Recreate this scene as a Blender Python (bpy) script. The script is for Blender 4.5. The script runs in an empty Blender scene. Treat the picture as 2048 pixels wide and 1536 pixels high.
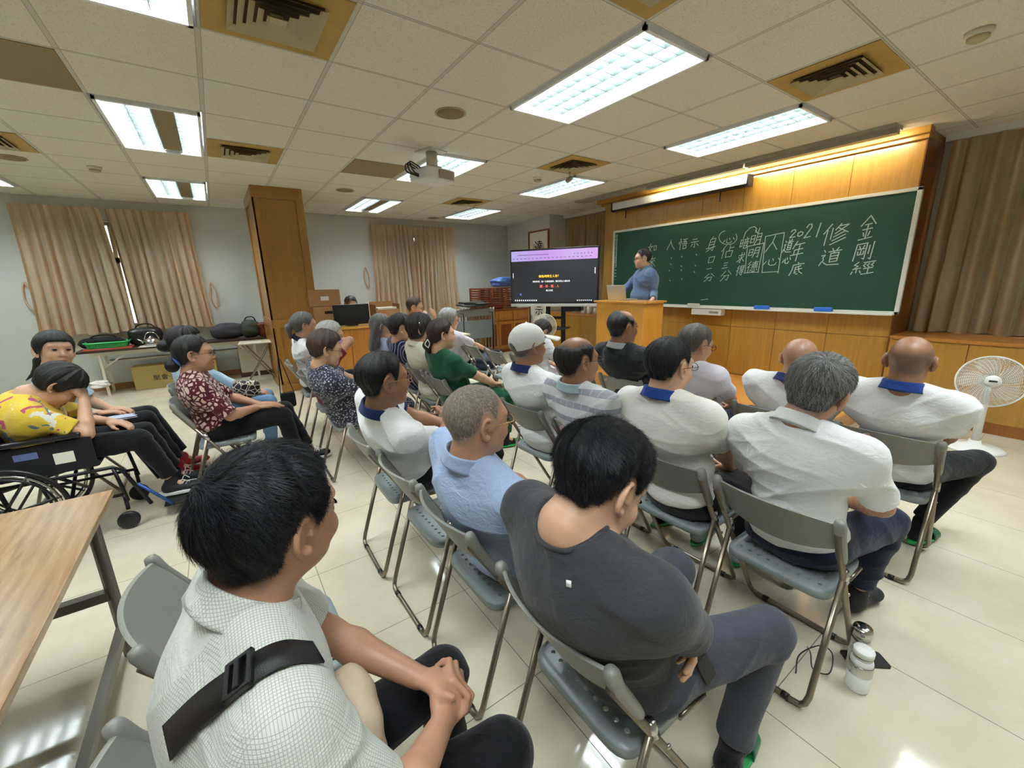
import bpy, bmesh, math, random
import numpy as np
from mathutils import Vector, Matrix, Euler
from mathutils.bvhtree import BVHTree

random.seed(7)
RNG = np.random.default_rng(7)
C = bpy.context.scene.collection
SC = bpy.context.scene
PI = math.pi
rad = math.radians

# ------------------------------------------------------------------ camera
CAM = np.array([0.528, -1.075, 1.565])
FPX = 825.4
cam_d = bpy.data.cameras.new('camera')
cam_o = bpy.data.objects.new('camera', cam_d)
C.objects.link(cam_o)
SC.camera = cam_o
cam_d.sensor_width = 36.0
cam_d.lens = FPX / 2048 * 36.0
cam_d.clip_start = 0.02
cam_d.clip_end = 100
_p, _y, _r = rad(13.916), rad(34.770), rad(1.426)
_f = Vector((math.sin(_y) * math.cos(_p), math.cos(_y) * math.cos(_p), -math.sin(_p)))
_rt = Vector((math.cos(_y), -math.sin(_y), 0))
_dn = _f.cross(_rt)
_c, _s = math.cos(_r), math.sin(_r)
_X = _c * _rt + _s * _dn
_D = -_s * _rt + _c * _dn
_m = Matrix((( _X.x, -_D.x, -_f.x, CAM[0]), (_X.y, -_D.y, -_f.y, CAM[1]), (_X.z, -_D.z, -_f.z, CAM[2]), (0, 0, 0, 1)))
cam_o.matrix_world = _m

# ------------------------------------------------------------------ exposure, world
SC.view_settings.view_transform = 'Standard'
SC.view_settings.look = 'None'
SC.view_settings.gamma = 1.0
SC.view_settings.exposure = 1.5
SC.view_settings.use_curve_mapping = False
SC.cycles.max_bounces = 8
SC.cycles.diffuse_bounces = 4
SC.cycles.glossy_bounces = 3
SC.cycles.transmission_bounces = 6
SC.cycles.transparent_max_bounces = 8
SC.cycles.caustics_reflective = False
SC.cycles.caustics_refractive = False
SC.cycles.sample_clamp_indirect = 4.0
SC.cycles.blur_glossy = 0.5
SC.cycles.use_denoising = True
world = bpy.data.worlds.new('world')
SC.world = world
world.use_nodes = True
world.node_tree.nodes['Background'].inputs[0].default_value = (0.75, 0.85, 1.0, 1)
world.node_tree.nodes['Background'].inputs[1].default_value = 1.0
LIGHT = 22.0          # emission strength of the ceiling tubes

H = 2.937            # ceiling height
S = 0.6747           # ceiling grid pitch
YW = 12 * S          # far wall
XB = 6.5             # board wall face
STZ = 0.18           # platform height


def lin(c):
    if isinstance(c, str):
        c = c.lstrip('#')
        c = [int(c[i:i + 2], 16) / 255 for i in (0, 2, 4)]
    return tuple((v / 12.92 if v <= 0.04045 else ((v + 0.055) / 1.055) ** 2.4) for v in c[:3]) + (1.0,)


# ------------------------------------------------------------------ materials
class NT:
    def __init__(s, name):
        s.m = bpy.data.materials.new(name)
        s.m.use_nodes = True
        s.t = s.m.node_tree
        s.b = s.t.nodes['Principled BSDF']
        s.out = s.t.nodes['Material Output']

    def n(s, typ, **kw):
        nd = s.t.nodes.new(typ)
        for k, v in kw.items():
            if k.startswith('i_'):
                nd.inputs[int(k[2:])].default_value = v
            else:
                setattr(nd, k, v)
        return nd

    def l(s, a, b):
        s.t.links.new(a, b)

    def coord(s, scale=(1, 1, 1), rot=(0, 0, 0), kind='Object'):
        tc = s.n('ShaderNodeTexCoord')
        mp = s.n('ShaderNodeMapping')
        mp.inputs['Scale'].default_value = scale
        mp.inputs['Rotation'].default_value = rot
        s.l(tc.outputs[kind], mp.inputs[0])
        return mp.outputs[0]

    def noise(s, vec, scale, detail=3, rough=0.5, dist=0.0):
        nd = s.n('ShaderNodeTexNoise')
        nd.inputs['Scale'].default_value = scale
        nd.inputs['Detail'].default_value = detail
        nd.inputs['Roughness'].default_value = rough
        nd.inputs['Distortion'].default_value = dist
        s.l(vec, nd.inputs['Vector'])
        return nd.outputs[0]

    def ramp(s, fac, stops, interp='LINEAR'):
        nd = s.n('ShaderNodeValToRGB')
        cr = nd.color_ramp
        cr.interpolation = interp
        while len(cr.elements) > 1:
            cr.elements.remove(cr.elements[-1])
        cr.elements[0].position = stops[0][0]
        cr.elements[0].color = lin(stops[0][1]) if not isinstance(stops[0][1], (int, float)) else (stops[0][1],) * 3 + (1,)
        for p, c in stops[1:]:
            e = cr.elements.new(p)
            e.color = lin(c) if not isinstance(c, (int, float)) else (c,) * 3 + (1,)
        s.l(fac, nd.inputs[0])
        return nd.outputs[0]

    def math(s, op, a, b=None, c=None):
        nd = s.n('ShaderNodeMath', operation=op)
        for i, v in enumerate((a, b, c)):
            if v is None:
                continue
            if isinstance(v, (int, float)):
                nd.inputs[i].default_value = v
            else:
                s.l(v, nd.inputs[i])
        return nd.outputs[0]

    def mix(s, fac, a, b, mode='MIX'):
        nd = s.n('ShaderNodeMix', data_type='RGBA', blend_type=mode)
        for i, v in ((0, fac), (6, a), (7, b)):
            if isinstance(v, (int, float)):
                nd.inputs[i].default_value = v
            elif isinstance(v, (tuple, list)):
                nd.inputs[i].default_value = v
            elif isinstance(v, str):
                nd.inputs[i].default_value = lin(v)
            else:
                s.l(v, nd.inputs[i])
        return nd.outputs[2]

    def xyz(s, vec):
        nd = s.n('ShaderNodeSeparateXYZ')
        s.l(vec, nd.inputs[0])
        return nd.outputs

    def comb(s, x, y, z):
        nd = s.n('ShaderNodeCombineXYZ')
        for i, v in enumerate((x, y, z)):
            if isinstance(v, (int, float)):
                nd.inputs[i].default_value = v
            else:
                s.l(v, nd.inputs[i])
        return nd.outputs[0]

    def col(s, v):
        if isinstance(v, str):
            s.b.inputs['Base Color'].default_value = lin(v)
        else:
            s.l(v, s.b.inputs['Base Color'])

    def bump(s, h, strength=0.3, dist=0.01):
        nd = s.n('ShaderNodeBump')
        nd.inputs['Strength'].default_value = strength
        nd.inputs['Distance'].default_value = dist
        s.l(h, nd.inputs['Height'])
        s.l(nd.outputs[0], s.b.inputs['Normal'])

    def rough(s, r, metal=0.0, spec=None, coat=None, sss=None):
        s.b.inputs['Roughness'].default_value = r
        s.b.inputs['Metallic'].default_value = metal
        if spec is not None:
            s.b.inputs['Specular IOR Level'].default_value = spec
        if coat is not None:
            s.b.inputs['Coat Weight'].default_value = coat
            s.b.inputs['Coat Roughness'].default_value = 0.15
        return s


_pl = {}


def plain(name, col, r=0.5, metal=0.0, spec=None, vary=0.06, bump=0.0, bscale=200):
    if name in _pl:
        return _pl[name]
    t = NT(name)
    t.rough(r, metal, spec)
    v = t.coord()
    if vary:
        n = t.noise(v, 6.0, 3)
        c = lin(col)
        a = tuple(max(0, x * (1 - vary)) for x in c[:3]) + (1,)
        b = tuple(min(1, x * (1 + vary)) for x in c[:3]) + (1,)
        t.col(t.mix(n, a, b))
    else:
        t.col(col)
    if bump:
        t.bump(t.noise(v, bscale, 2), bump, 0.002)
    _pl[name] = t.m
    return t.m


def m_ceiling():
    t = NT('ceiling_tile')
    t.rough(0.9)
    v = t.coord()
    x, y, z = t.xyz(v)[:3]

    def line(c, w):
        a = t.math('DIVIDE', c, S)
        a = t.math('ADD', a, 0.5)
        a = t.math('FRACT', a)
        a = t.math('SUBTRACT', a, 0.5)
        a = t.math('ABSOLUTE', a)
        return a
    lx, ly = line(x, 0), line(y, 0)
    gx = t.math('LESS_THAN', lx, 0.0195)
    gy = t.math('LESS_THAN', ly, 0.0125)
    ex = t.math('LESS_THAN', t.math('ABSOLUTE', t.math('SUBTRACT', lx, 0.0195)), 0.0035)
    ey = t.math('LESS_THAN', t.math('ABSOLUTE', t.math('SUBTRACT', ly, 0.0125)), 0.0045)
    g = t.math('MAXIMUM', gx, gy)
    e = t.math('MAXIMUM', ex, ey)
    dots = t.ramp(t.noise(v, 150, 2, 0.6), [(0.0, '#8a8676'), (0.36, '#98937f'), (0.42, '#dcd8c8'), (1, '#e2decf')])
    tint = t.mix(t.noise(v, 0.9, 2), '#dcd8c8', '#e2decf')
    dots = t.mix(0.45, tint, dots)
    c = t.mix(g, dots, '#c8c4b6')
    c = t.mix(e, c, '#aaa698')
    t.col(c)
    bh = t.math('MULTIPLY', g, 1.0)
    t.bump(bh, 0.5, 0.004)
    return t.m


def m_floor():
    t = NT('floor_tile')
    v = t.coord()
    x, y, z = t.xyz(v)[:3]

    def line(c, off):
        a = t.math('DIVIDE', t.math('SUBTRACT', c, off), 0.6)
        a = t.math('FRACT', t.math('ADD', a, 20.5))
        return t.math('ABSOLUTE', t.math('SUBTRACT', a, 0.5))
    d = t.math('MINIMUM', line(x, 1.952), line(y, -0.603))
    g = t.math('LESS_THAN', d, 0.0028)
    cloud = t.noise(v, 3.0, 5, 0.6)
    c = t.ramp(cloud, [(0.3, '#c5bea6'), (0.5, '#cec7b0'), (0.7, '#d6d0bb')])
    fine = t.noise(t.coord((4, 22, 1)), 6.0, 4)
    c = t.mix(t.math('MULTIPLY', fine, 0.25), c, '#c4bda4')
    t.col(t.mix(g, c, '#6c6658'))
    t.rough(0.1, 0, 0.5)
    t.l(t.ramp(g, [(0, 0.07), (1, 0.6)]), t.b.inputs['Roughness'])
    t.bump(t.math('SUBTRACT', t.math('MULTIPLY', t.noise(v, 2.2, 2), 0.35), g), 0.1, 0.002)
    return t.m


def m_wood(name, c1, c2, axis='z', scale=1.0, rough=0.32, coat=0.25):
    t = NT(name)
    sc = {'z': (14, 14, 1.1), 'x': (1.1, 14, 14), 'y': (14, 1.1, 14)}[axis]
    v = t.coord(tuple(s * scale for s in sc))
    n = t.noise(v, 3.0, 6, 0.62, 0.6)
    big = t.noise(t.coord(tuple(s * scale * 0.14 for s in sc)), 3.0, 3, 0.5, 1.2)
    f = t.math('ADD', t.math('MULTIPLY', n, 0.65), t.math('MULTIPLY', big, 0.35))
    t.col(t.ramp(f, [(0.3, c1), (0.72, c2)]))
    t.rough(rough, coat=coat)
    t.bump(n, 0.06, 0.002)
    return t.m


def m_curtain(name, c1, c2, c3):
    t = NT(name)
    v = t.coord((1, 1, 0.35))
    n = t.noise(v, 5, 4)
    w = t.noise(t.coord((90, 90, 30)), 8, 3)
    c = t.ramp(n, [(0.3, c1), (0.5, c2), (0.7, c3)])
    c = t.mix(t.math('MULTIPLY', w, 0.35), c, '#6b6040')
    t.col(c)
    t.rough(0.55, spec=0.3)
    t.bump(w, 0.25, 0.002)
    tr = t.n('ShaderNodeBsdfTranslucent')
    t.l(t.mix(n, '#e8a860', '#ffbf78'), tr.inputs[0])
    mx = t.n('ShaderNodeMixShader')
    mx.inputs[0].default_value = 0.42
    t.l(t.b.outputs[0], mx.inputs[1])
    t.l(tr.outputs[0], mx.inputs[2])
    t.l(mx.outputs[0], t.out.inputs[0])
    return t.m


def m_emit(name, col, strength):
    t = NT(name)
    t.b.inputs['Base Color'].default_value = lin(col)
    t.b.inputs['Emission Color'].default_value = lin(col)
    t.b.inputs['Emission Strength'].default_value = strength
    return t.m


M = dict(
    ceiling=m_ceiling(), floor=m_floor(),
    wall=plain('wall_paint', '#ccd1cb', 0.75, bump=0.15, bscale=300, vary=0.02),
    wood=m_wood('panel_wood', '#a0742b', '#bb8d3c'),
    wood_h=m_wood('platform_wood', '#bb7c31', '#d29a52', 'y'),
    wood_col=m_wood('column_wood', '#936629', '#a67833'),
    wood_dark=m_wood('stool_wood', '#713415', '#96502a', 'z', 1.0),
    wood_pod=m_wood('podium_wood', '#c68932', '#d9a046'),
    wood_cab=m_wood('cabinet_wood', '#a5692a', '#c4853a'),
    trim=plain('white_trim', '#d7d8d0', 0.5, vary=0.02),
    grid=plain('track_metal', '#9c9888', 0.5, 0.1),
    alu=plain('aluminium', '#d5d6d2', 0.35, 0.6, vary=0.02),
    board=plain('chalkboard', '#14432f', 0.55, vary=0.18),
    chalk=plain('chalk', '#b4c4b8', 0.9, vary=0.03),
    white=plain('white_plastic', '#e6e8e4', 0.4, vary=0.02),
    beige=plain('beige_plastic', '#cfc9b4', 0.5, vary=0.03),
    blue=plain('blue_plastic', '#2f6bd0', 0.45),
    black=plain('black_plastic', '#141416', 0.35),
    blackmat=plain('black_fabric', '#121317', 0.9, bump=0.3, bscale=400),
    darkmetal=plain('dark_metal', '#202124', 0.4, 0.5),
    chrome=plain('chrome', '#c9c9c7', 0.18, 1.0, vary=0.0),
    tube=plain('chair_tube', '#8b8171', 0.28, 0.85, vary=0.05),
    plas=plain('chair_plastic', '#8b9697', 0.35, vary=0.04),
    plasb=plain('chair_back_plastic', '#86877f', 0.42, vary=0.04),
    card=plain('cardboard', '#a97f55', 0.85, vary=0.06),
    card2=plain('cardboard_yellow', '#b8a164', 0.85, vary=0.05),
    paper=plain('paper', '#e9e7dc', 0.8, vary=0.02),
    rust=plain('vent_pan', '#b1924a', 0.7, vary=0.22),
    vent=plain('vent_metal', '#b3a781', 0.6, vary=0.08),
    mesh=plain('mesh_tile', '#8e7d5c', 0.9, vary=0.05, bump=0.6, bscale=120),
    ink=plain('ink', '#1a1613', 0.8, vary=0),
)
# ------------------------------------------------------------------ geometry helpers
class MB:
    """collects shapes, builds one mesh"""
    def __init__(s):
        s.v = []
        s.f = []
        s.sm = []

    def add(s, vs, fs, smooth=False, M_=None):
        o = len(s.v)
        if M_ is not None:
            vs = [tuple(M_ @ Vector(v)) for v in vs]
        s.v.extend(map(tuple, vs))
        s.f.extend([tuple(i + o for i in f) for f in fs])
        s.sm.extend([smooth] * len(fs))
        return s

    def box(s, lo, hi, M_=None):
        (a, b, c), (d, e, f) = lo, hi
        vs = [(a, b, c), (d, b, c), (d, e, c), (a, e, c), (a, b, f), (d, b, f), (d, e, f), (a, e, f)]
        return s.add(vs, [(0, 3, 2, 1), (4, 5, 6, 7), (0, 1, 5, 4), (1, 2, 6, 5), (2, 3, 7, 6), (3, 0, 4, 7)], False, M_)

    def tube(s, pts, r, n=10, closed=False, cap=True, M_=None, smooth=True):
        pts = [Vector(p) for p in pts]
        rs = r if isinstance(r, (list, tuple)) else [r] * len(pts)
        N = len(pts)
        vs = []
        up = None
        for i, p in enumerate(pts):
            if closed:
                d = pts[(i + 1) % N] - pts[i - 1]
            else:
                d = pts[min(i + 1, N - 1)] - pts[max(i - 1, 0)]
            d.normalize()
            if up is None:
                up = Vector((0, 0, 1)) if abs(d.z) < 0.9 else Vector((1, 0, 0))
            a = d.cross(up)
            if a.length < 1e-6:
                a = d.orthogonal()
            a.normalize()
            up = a.cross(d).normalized()
            for k in range(n):
                t = 2 * PI * k / n
                vs.append(p + (a * math.cos(t) + up * math.sin(t)) * rs[i])
        fs = []
        for i in range(N if closed else N - 1):
            j = (i + 1) % N
            for k in range(n):
                l = (k + 1) % n
                fs.append((i * n + k, j * n + k, j * n + l, i * n + l))
        if cap and not closed:
            fs.append(tuple(range(n)))
            fs.append(tuple((N - 1) * n + k for k in range(n - 1, -1, -1)))
        return s.add(vs, fs, smooth, M_)

    def cyl(s, p, r, h, n=24, r2=None, axis=(0, 0, 1), M_=None):
        p = Vector(p)
        return s.tube([p, p + Vector(axis).normalized() * h], [r, r if r2 is None else r2], n, M_=M_)

    def lathe(s, prof, n=32, M_=None, smooth=True):
        vs, fs = [], []
        for r, z in prof:
            for k in range(n):
                t = 2 * PI * k / n
                vs.append((r * math.cos(t), r * math.sin(t), z))
        for i in range(len(prof) - 1):
            for k in range(n):
                l = (k + 1) % n
                fs.append((i * n + k, i * n + l, (i + 1) * n + l, (i + 1) * n + k))
        fs.append(tuple(range(n - 1, -1, -1)))
        fs.append(tuple((len(prof) - 1) * n + k for k in range(n)))
        return s.add(vs, fs, smooth, M_)

    def ball(s, c, r, n=16, m=10, M_=None):
        r = r if isinstance(r, (tuple, list)) else (r, r, r)
        vs = [(c[0], c[1], c[2] + r[2])]
        for i in range(1, m):
            a = PI * i / m
            for k in range(n):
                t = 2 * PI * k / n
                vs.append((c[0] + r[0] * math.sin(a) * math.cos(t), c[1] + r[1] * math.sin(a) * math.sin(t), c[2] + r[2] * math.cos(a)))
        vs.append((c[0], c[1], c[2] - r[2]))
        fs = [(0, 1 + k, 1 + (k + 1) % n) for k in range(n)]
        for i in range(m - 2):
            for k in range(n):
                l = (k + 1) % n
                a, b = 1 + i * n, 1 + (i + 1) * n
                fs.append((a + k, b + k, b + l, a + l))
        b = 1 + (m - 2) * n
        fs += [(b + k, len(vs) - 1, b + (k + 1) % n) for k in range(n)]
        return s.add(vs, fs, True, M_)

    def grid(s, fn, nu, nv, smooth=True, closeu=False, M_=None):
        vs = [fn(i / nu, j / nv) for j in range(nv + 1) for i in range(nu + 1)]
        fs = [(j * (nu + 1) + i, j * (nu + 1) + i + 1, (j + 1) * (nu + 1) + i + 1, (j + 1) * (nu + 1) + i) for j in range(nv) for i in range(nu)]
        return s.add(vs, fs, smooth, M_)

    def prism(s, poly, z0, z1, M_=None):
        n = len(poly)
        vs = [(x, y, z0) for x, y in poly] + [(x, y, z1) for x, y in poly]
        fs = [tuple(range(n - 1, -1, -1)), tuple(range(n, 2 * n))]
        fs += [(i, (i + 1) % n, n + (i + 1) % n, n + i) for i in range(n)]
        return s.add(vs, fs, False, M_)

    def build(s, name, mat, parent=None, loc=(0, 0, 0), rot=(0, 0, 0), bevel=0.0, seg=2, sub=0):
        me = bpy.data.meshes.new(name)
        me.from_pydata(s.v, [], s.f)
        me.polygons.foreach_set('use_smooth', s.sm)
        me.update()
        if mat:
            me.materials.append(mat)
        o = bpy.data.objects.new(name, me)
        o.location = loc
        o.rotation_euler = rot
        C.objects.link(o)
        if parent:
            o.parent = parent
        if bevel:
            md = o.modifiers.new('bevel', 'BEVEL')
            md.width = bevel
            md.segments = seg
            md.limit_method = 'ANGLE'
            md.angle_limit = rad(40)
        if sub:
            md = o.modifiers.new('sub', 'SUBSURF')
            md.levels = md.render_levels = sub
        return o


def tag(o, label=None, cat=None, group=None, kind=None):
    if label: o['label'] = label
    if cat: o['category'] = cat
    if group: o['group'] = group
    if kind: o['kind'] = kind
    return o


def empty(name, loc=(0, 0, 0), rz=0.0, label=None, cat=None, group=None):
    o = bpy.data.objects.new(name, None)
    o.empty_display_size = 0.1
    o.location = loc
    o.rotation_euler = (0, 0, rz)
    C.objects.link(o)
    return tag(o, label, cat, group)


def copy_tree(o, parent=None):
    c = o.copy()
    C.objects.link(c)
    c.parent = parent
    for ch in list(o.children):
        copy_tree(ch, c)
    return c


def struct(name, mb, mat, **k):
    return tag(mb.build(name, mat, **k), kind='structure')


def bez(pts, n=8):
    """smooth polyline through points (catmull-rom)"""
    P_ = [Vector(p) for p in pts]
    P_ = [P_[0] * 2 - P_[1]] + P_ + [P_[-1] * 2 - P_[-2]]
    out = []
    for i in range(1, len(P_) - 2):
        a, b, c, d = P_[i - 1:i + 3]
        for k in range(n):
            t = k / n
            out.append(0.5 * ((2 * b) + (c - a) * t + (2 * a - 5 * b + 4 * c - d) * t * t + (3 * b - a - 3 * c + d) * t ** 3))
    out.append(P_[-2])
    return out


def rrect(w, h, r, n=5):
    pts = []
    for cx, cy, a0 in ((w / 2 - r, h / 2 - r, 0), (-w / 2 + r, h / 2 - r, 90), (-w / 2 + r, -h / 2 + r, 180), (w / 2 - r, -h / 2 + r, 270)):
        for k in range(n + 1):
            a = rad(a0 + 90 * k / n)
            pts.append((cx + r * math.cos(a), cy + r * math.sin(a)))
    return pts


def text_mesh(txt, size, mat, name, parent, loc, rot, align='CENTER', extrude=0.0005, shear=0.0, space=1.0, M_=None):
    cu = bpy.data.curves.new(name, 'FONT')
    cu.body = txt
    cu.size = size
    cu.align_x = align
    cu.align_y = 'CENTER'
    cu.extrude = extrude
    cu.shear = shear
    cu.space_character = space
    cu.materials.append(mat)
    o = bpy.data.objects.new(name, cu)
    C.objects.link(o)
    o.parent = parent
    o.location = loc
    o.rotation_euler = rot
    me = bpy.data.meshes.new_from_object(o)
    bpy.data.objects.remove(o)
    o = bpy.data.objects.new(name, me)
    C.objects.link(o)
    o.parent = parent
    o.location = loc
    o.rotation_euler = rot
    if M_ is not None:
        o.matrix_local = M_
    return o
# ------------------------------------------------------------------ room shell
XL, XR, YB, YF = -4.3, 7.15, -3.4, YW
struct('floor', MB().box((XL, YB, -0.1), (XR + 0.3, YF + 0.3, 0)), M['floor'])
FIXT = [(4, 1), (7, 1), (0, 5), (4, 5), (7, 5), (0, 9), (4, 9), (7, 9), (0, 1), (-3, 9), (-3, 5), (-3, 1), (0, -3), (4, -3), (7, -3)]
_c = MB()
for u in range(-7, 12):
    xa, xb = max(XL, u * S), min(XR + 0.3, (u + 1) * S)
    y0_ = YB
    for fu, fv in sorted([f for f in FIXT if f[0] == u], key=lambda f: f[1]):
        _c.box((xa, y0_, H), (xb, fv * S, H + 0.1))
        y0_ = (fv + 2) * S
    _c.box((xa, y0_, H), (xb, YF + 0.3, H + 0.1))
struct('ceiling', _c, M['ceiling'])

# far wall with two window openings (x ranges), z 0.95..2.75
W1, W2 = (-1.35, 0.02), (3.62, 5.02)
WZ0, WZ1 = 1.0, 2.62


def wall_open(name, a0, a1, opens, axis, c0, c1):
    mb = MB()
    xs = [a0]
    for o in opens:
        xs += [o[0], o[1]]
    xs.append(a1)
    for i in range(0, len(xs), 2):
        lo, hi = [0, 0, 0], [0, 0, 0]
        lo[axis], hi[axis] = xs[i], xs[i + 1]
        lo[1 - axis], hi[1 - axis] = c0, c1
        lo[2], hi[2] = 0, H
        mb.box(lo, hi)
    for o in opens:
        for z0, z1 in ((0, o[2]), (o[3], H)):
            lo, hi = [0, 0, 0], [0, 0, 0]
            lo[axis], hi[axis] = o[0], o[1]
            lo[1 - axis], hi[1 - axis] = c0, c1
            lo[2], hi[2] = z0, z1
            mb.box(lo, hi)
    return struct(name, mb, M['wall'])


wall_open('wall_far', XL, XR + 0.3, [(W1[0], W1[1], WZ0, WZ1), (W2[0], W2[1], WZ0, WZ1)], 0, YW, YW + 0.22)
wall_open('wall_left', YB, YF + 0.2, [], 1, XL - 0.2, XL)
wall_open('wall_back', XL, XR + 0.3, [], 0, YB - 0.2, YB)
# front wall behind the board, with window openings left and right of the board
wall_open('wall_front', YB, YF + 0.2, [(-2.4, 0.0, 1.0, 2.6), (4.85, 6.0, 1.0, 2.6)], 1, XR, XR + 0.2)

# windows: frames, glass
fr_m, glass = M['alu'], None
tg = NT('window_glass')
tg.b.inputs['Transmission Weight'].default_value = 1.0
tg.b.inputs['Roughness'].default_value = 0.0
tg.b.inputs['IOR'].default_value = 1.01
tg.col('#eef4f2')


def window(i, axis, a0, a1, c, z0, z1, midz, outw):
    fm = MB()

    def bar(u0, u1, za, zb, t=0.03):
        lo, hi = [0, 0, za], [0, 0, zb]
        lo[axis], hi[axis] = u0, u1
        lo[1 - axis], hi[1 - axis] = c - t, c + t
        fm.box(lo, hi)
    for u in (a0, a1 - 0.05, (a0 + a1) / 2 - 0.03):
        bar(u, u + 0.05, z0, z1)
    for z in (z0, z1 - 0.05, midz - 0.04):
        bar(a0, a1, z, z + (0.08 if z == midz - 0.04 else 0.05))
    w = struct('window_%d' % i, fm, M['trim'])
    g = MB()
    lo, hi = [0, 0, z0], [0, 0, z1]
    lo[axis], hi[axis] = a0, a1
    lo[1 - axis], hi[1 - axis] = c - 0.003, c + 0.003
    g.box(lo, hi).build('window_pane', tg.m, w)
    ld = bpy.data.lights.new('daylight', 'AREA')
    ld.shape = 'RECTANGLE'
    ld.size, ld.size_y = (a1 - a0) * 1.1, (z1 - z0) * 1.1
    ld.energy = 520 if axis == 0 else 90
    ld.color = (1.0, 0.96, 0.9)
    lo_ = bpy.data.objects.new('daylight', ld)
    C.objects.link(lo_)
    p = [0, 0, (z0 + z1) / 2 + 0.2]
    p[axis] = (a0 + a1) / 2
    p[1 - axis] = c + 0.6 * outw
    lo_.location = p
    lo_.rotation_euler = (rad(-90), 0, 0) if axis == 0 else (0, rad(90), 0)
    return w


window(1, 0, W1[0], W1[1], YW + 0.11, WZ0, WZ1, 2.05, 1)
window(2, 0, W2[0], W2[1], YW + 0.11, WZ0, WZ1, 2.05, 1)
window(3, 1, -2.4, 0.0, XR + 0.1, 1.0, 2.6, 2.0, 1)
window(4, 1, 4.85, 6.0, XR + 0.1, 1.0, 2.6, 2.0, 1)

struct('baseboard_far', MB().box((XL, YW - 0.012, 0), (XR, YW, 0.1)), plain('baseboard_tile', '#a06c45', 0.4))

# pillar beside the front-left corner, inner jog of the wall
struct('wall_pillar', MB().box((6.6, 6.12, 0), (XR, 6.82, H)), M['wall'])
struct('wall_jog', MB().box((6.86, 6.82, 0), (XR, YW, H)), M['wall'])
struct('trim_1', MB().box((7.0, -3.4, H - 0.07), (XR, 0.22, H)).box((7.0, 4.48, H - 0.07), (XR, 6.12, H)), M['trim'])

# panelled board wall
pw = MB()
YP0, YP1 = 0.25, 4.45
pitch = (3.74 - 0.25) / 6
ys = [YP0 + pitch * i for i in range(7)] + [YP1]
for i in range(7):
    a, b = ys[i] + 0.003, ys[i + 1] - 0.003
    pw.box((XB, a, 0.875), (XB + 0.03, b, 2.86))
    pw.box((XB, a, 0.2), (XB + 0.03, b, 0.868))
pw.box((XB + 0.012, YP0, 0), (XR, YP1, H))
pw.box((XB - 0.0, YP0, 0.0), (XB + 0.04, YP1, 0.19))
struct('wall_board', pw, M['wood'])
struct('trim_2', MB().box((XB - 0.1, YP0 - 0.03, 2.87), (XB + 0.05, YP1 + 0.12, H)).box((XB - 0.05, YP0 - 0.02, 2.83), (XB + 0.03, YP1 + 0.06, 2.87)), M['wood'], bevel=0.006)
struct('trim_3', MB().box((XB - 0.03, YP0 - 0.012, 0), (XR - 0.02, YP0, 2.86)), m_wood('dark_edge_wood', '#6b3c14', '#7d4a1c'))  # end face of the panelled wall, in a darker wood


def low_cab(name, y0, y1, label):
    t = empty(name, (XB, y0, 0), label=label, cat='cabinet')
    b = MB().box((-0.02, 0, 0.12), (0.62, y1 - y0, 0.86))
    b.build('cabinet_body', M['wood'], t)
    MB().box((0.03, 0, 0), (0.62, y1 - y0, 0.12)).build('plinth', M['wood_cab'], t)
    n = max(1, round((y1 - y0) / 0.6))
    w = (y1 - y0) / n
    for i in range(n):
        MB().box((-0.04, i * w + 0.003, 0.13), (-0.02, (i + 1) * w - 0.003, 0.862)).build('door', M['wood'], t)
    MB().box((-0.05, 0, 0.865), (0.63, y1 - y0, 0.9)).build('worktop', M['wood_cab'], t, bevel=0.004)
    return t


low_cab('low_cabinet', -3.35, 0.235, 'long honey-coloured low cabinet under the curtain to the right of the board')
low_cab('low_cabinet', 4.46, 6.1, 'low wooden cabinet behind the large screen, left of the podium')

# platform with rounded corners
poly = []
R_ = 0.32
x0, x1, y0, y1 = 5.12, XB, 0.27, 4.0
poly += [(x1, y0), (x1, y1)]
for k in range(9):
    a = rad(90 + 90 * k / 8)
    poly.append((x0 + R_ + R_ * math.cos(a), y1 - R_ + R_ * math.sin(a)))
for k in range(9):
    a = rad(180 + 90 * k / 8)
    poly.append((x0 + R_ + R_ * math.cos(a), y0 + R_ + R_ * math.sin(a)))
pf = empty('platform', (0, 0, 0), label='low honey-wood platform with rounded corners in front of the green chalkboard', cat='platform')
MB().prism(poly[::-1], 0.0, STZ - 0.025).build('platform_side', M['wood_cab'], pf)
big = [(x if x > 6 else x - 0.015, y) for x, y in poly]
MB().prism(big[::-1], STZ - 0.025, STZ).build('platform_top', M['wood_h'], pf)
for yy in (3.78, 0.47):
    a = 0.78 if yy < 1 else -0.78
    ob = MB().box((-0.006, -0.05, 0.04), (0.0, 0.05, 0.13)).build('socket_plate', M['beige'], pf, loc=(5.2, yy + (-0.02 if yy < 1 else 0.02), 0), rot=(0, 0, a))

# square panelled column
col = empty('column', (1.46, 6.32, 0), label='square wood-panelled column reaching the ceiling beside the desk', cat='column')
cb = MB().box((-0.3, -0.33, 0), (0.3, 0.95, H))
cb.build('column_core', M['wood_col'], col)
for z0, z1 in ((0.0, 0.12), (0.98, 1.1), (2.78, H)):
    MB().box((-0.325, -0.36, z0), (0.325, 0.98, z1)).build('column_rail', M['wood_col'], col, bevel=0.004)
for z0, z1 in ((0.12, 0.98), (1.1, 2.78)):
    for x in (-0.325, 0.225):
        MB().box((x, -0.355, z0), (x + 0.1, -0.33, z1)).build('column_stile', M['wood_col'], col)
    for y in (-0.355, 0.85):
        MB().box((-0.32, y, z0), (-0.3, y + 0.12, z1)).build('column_stile', M['wood_col'], col)


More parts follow.
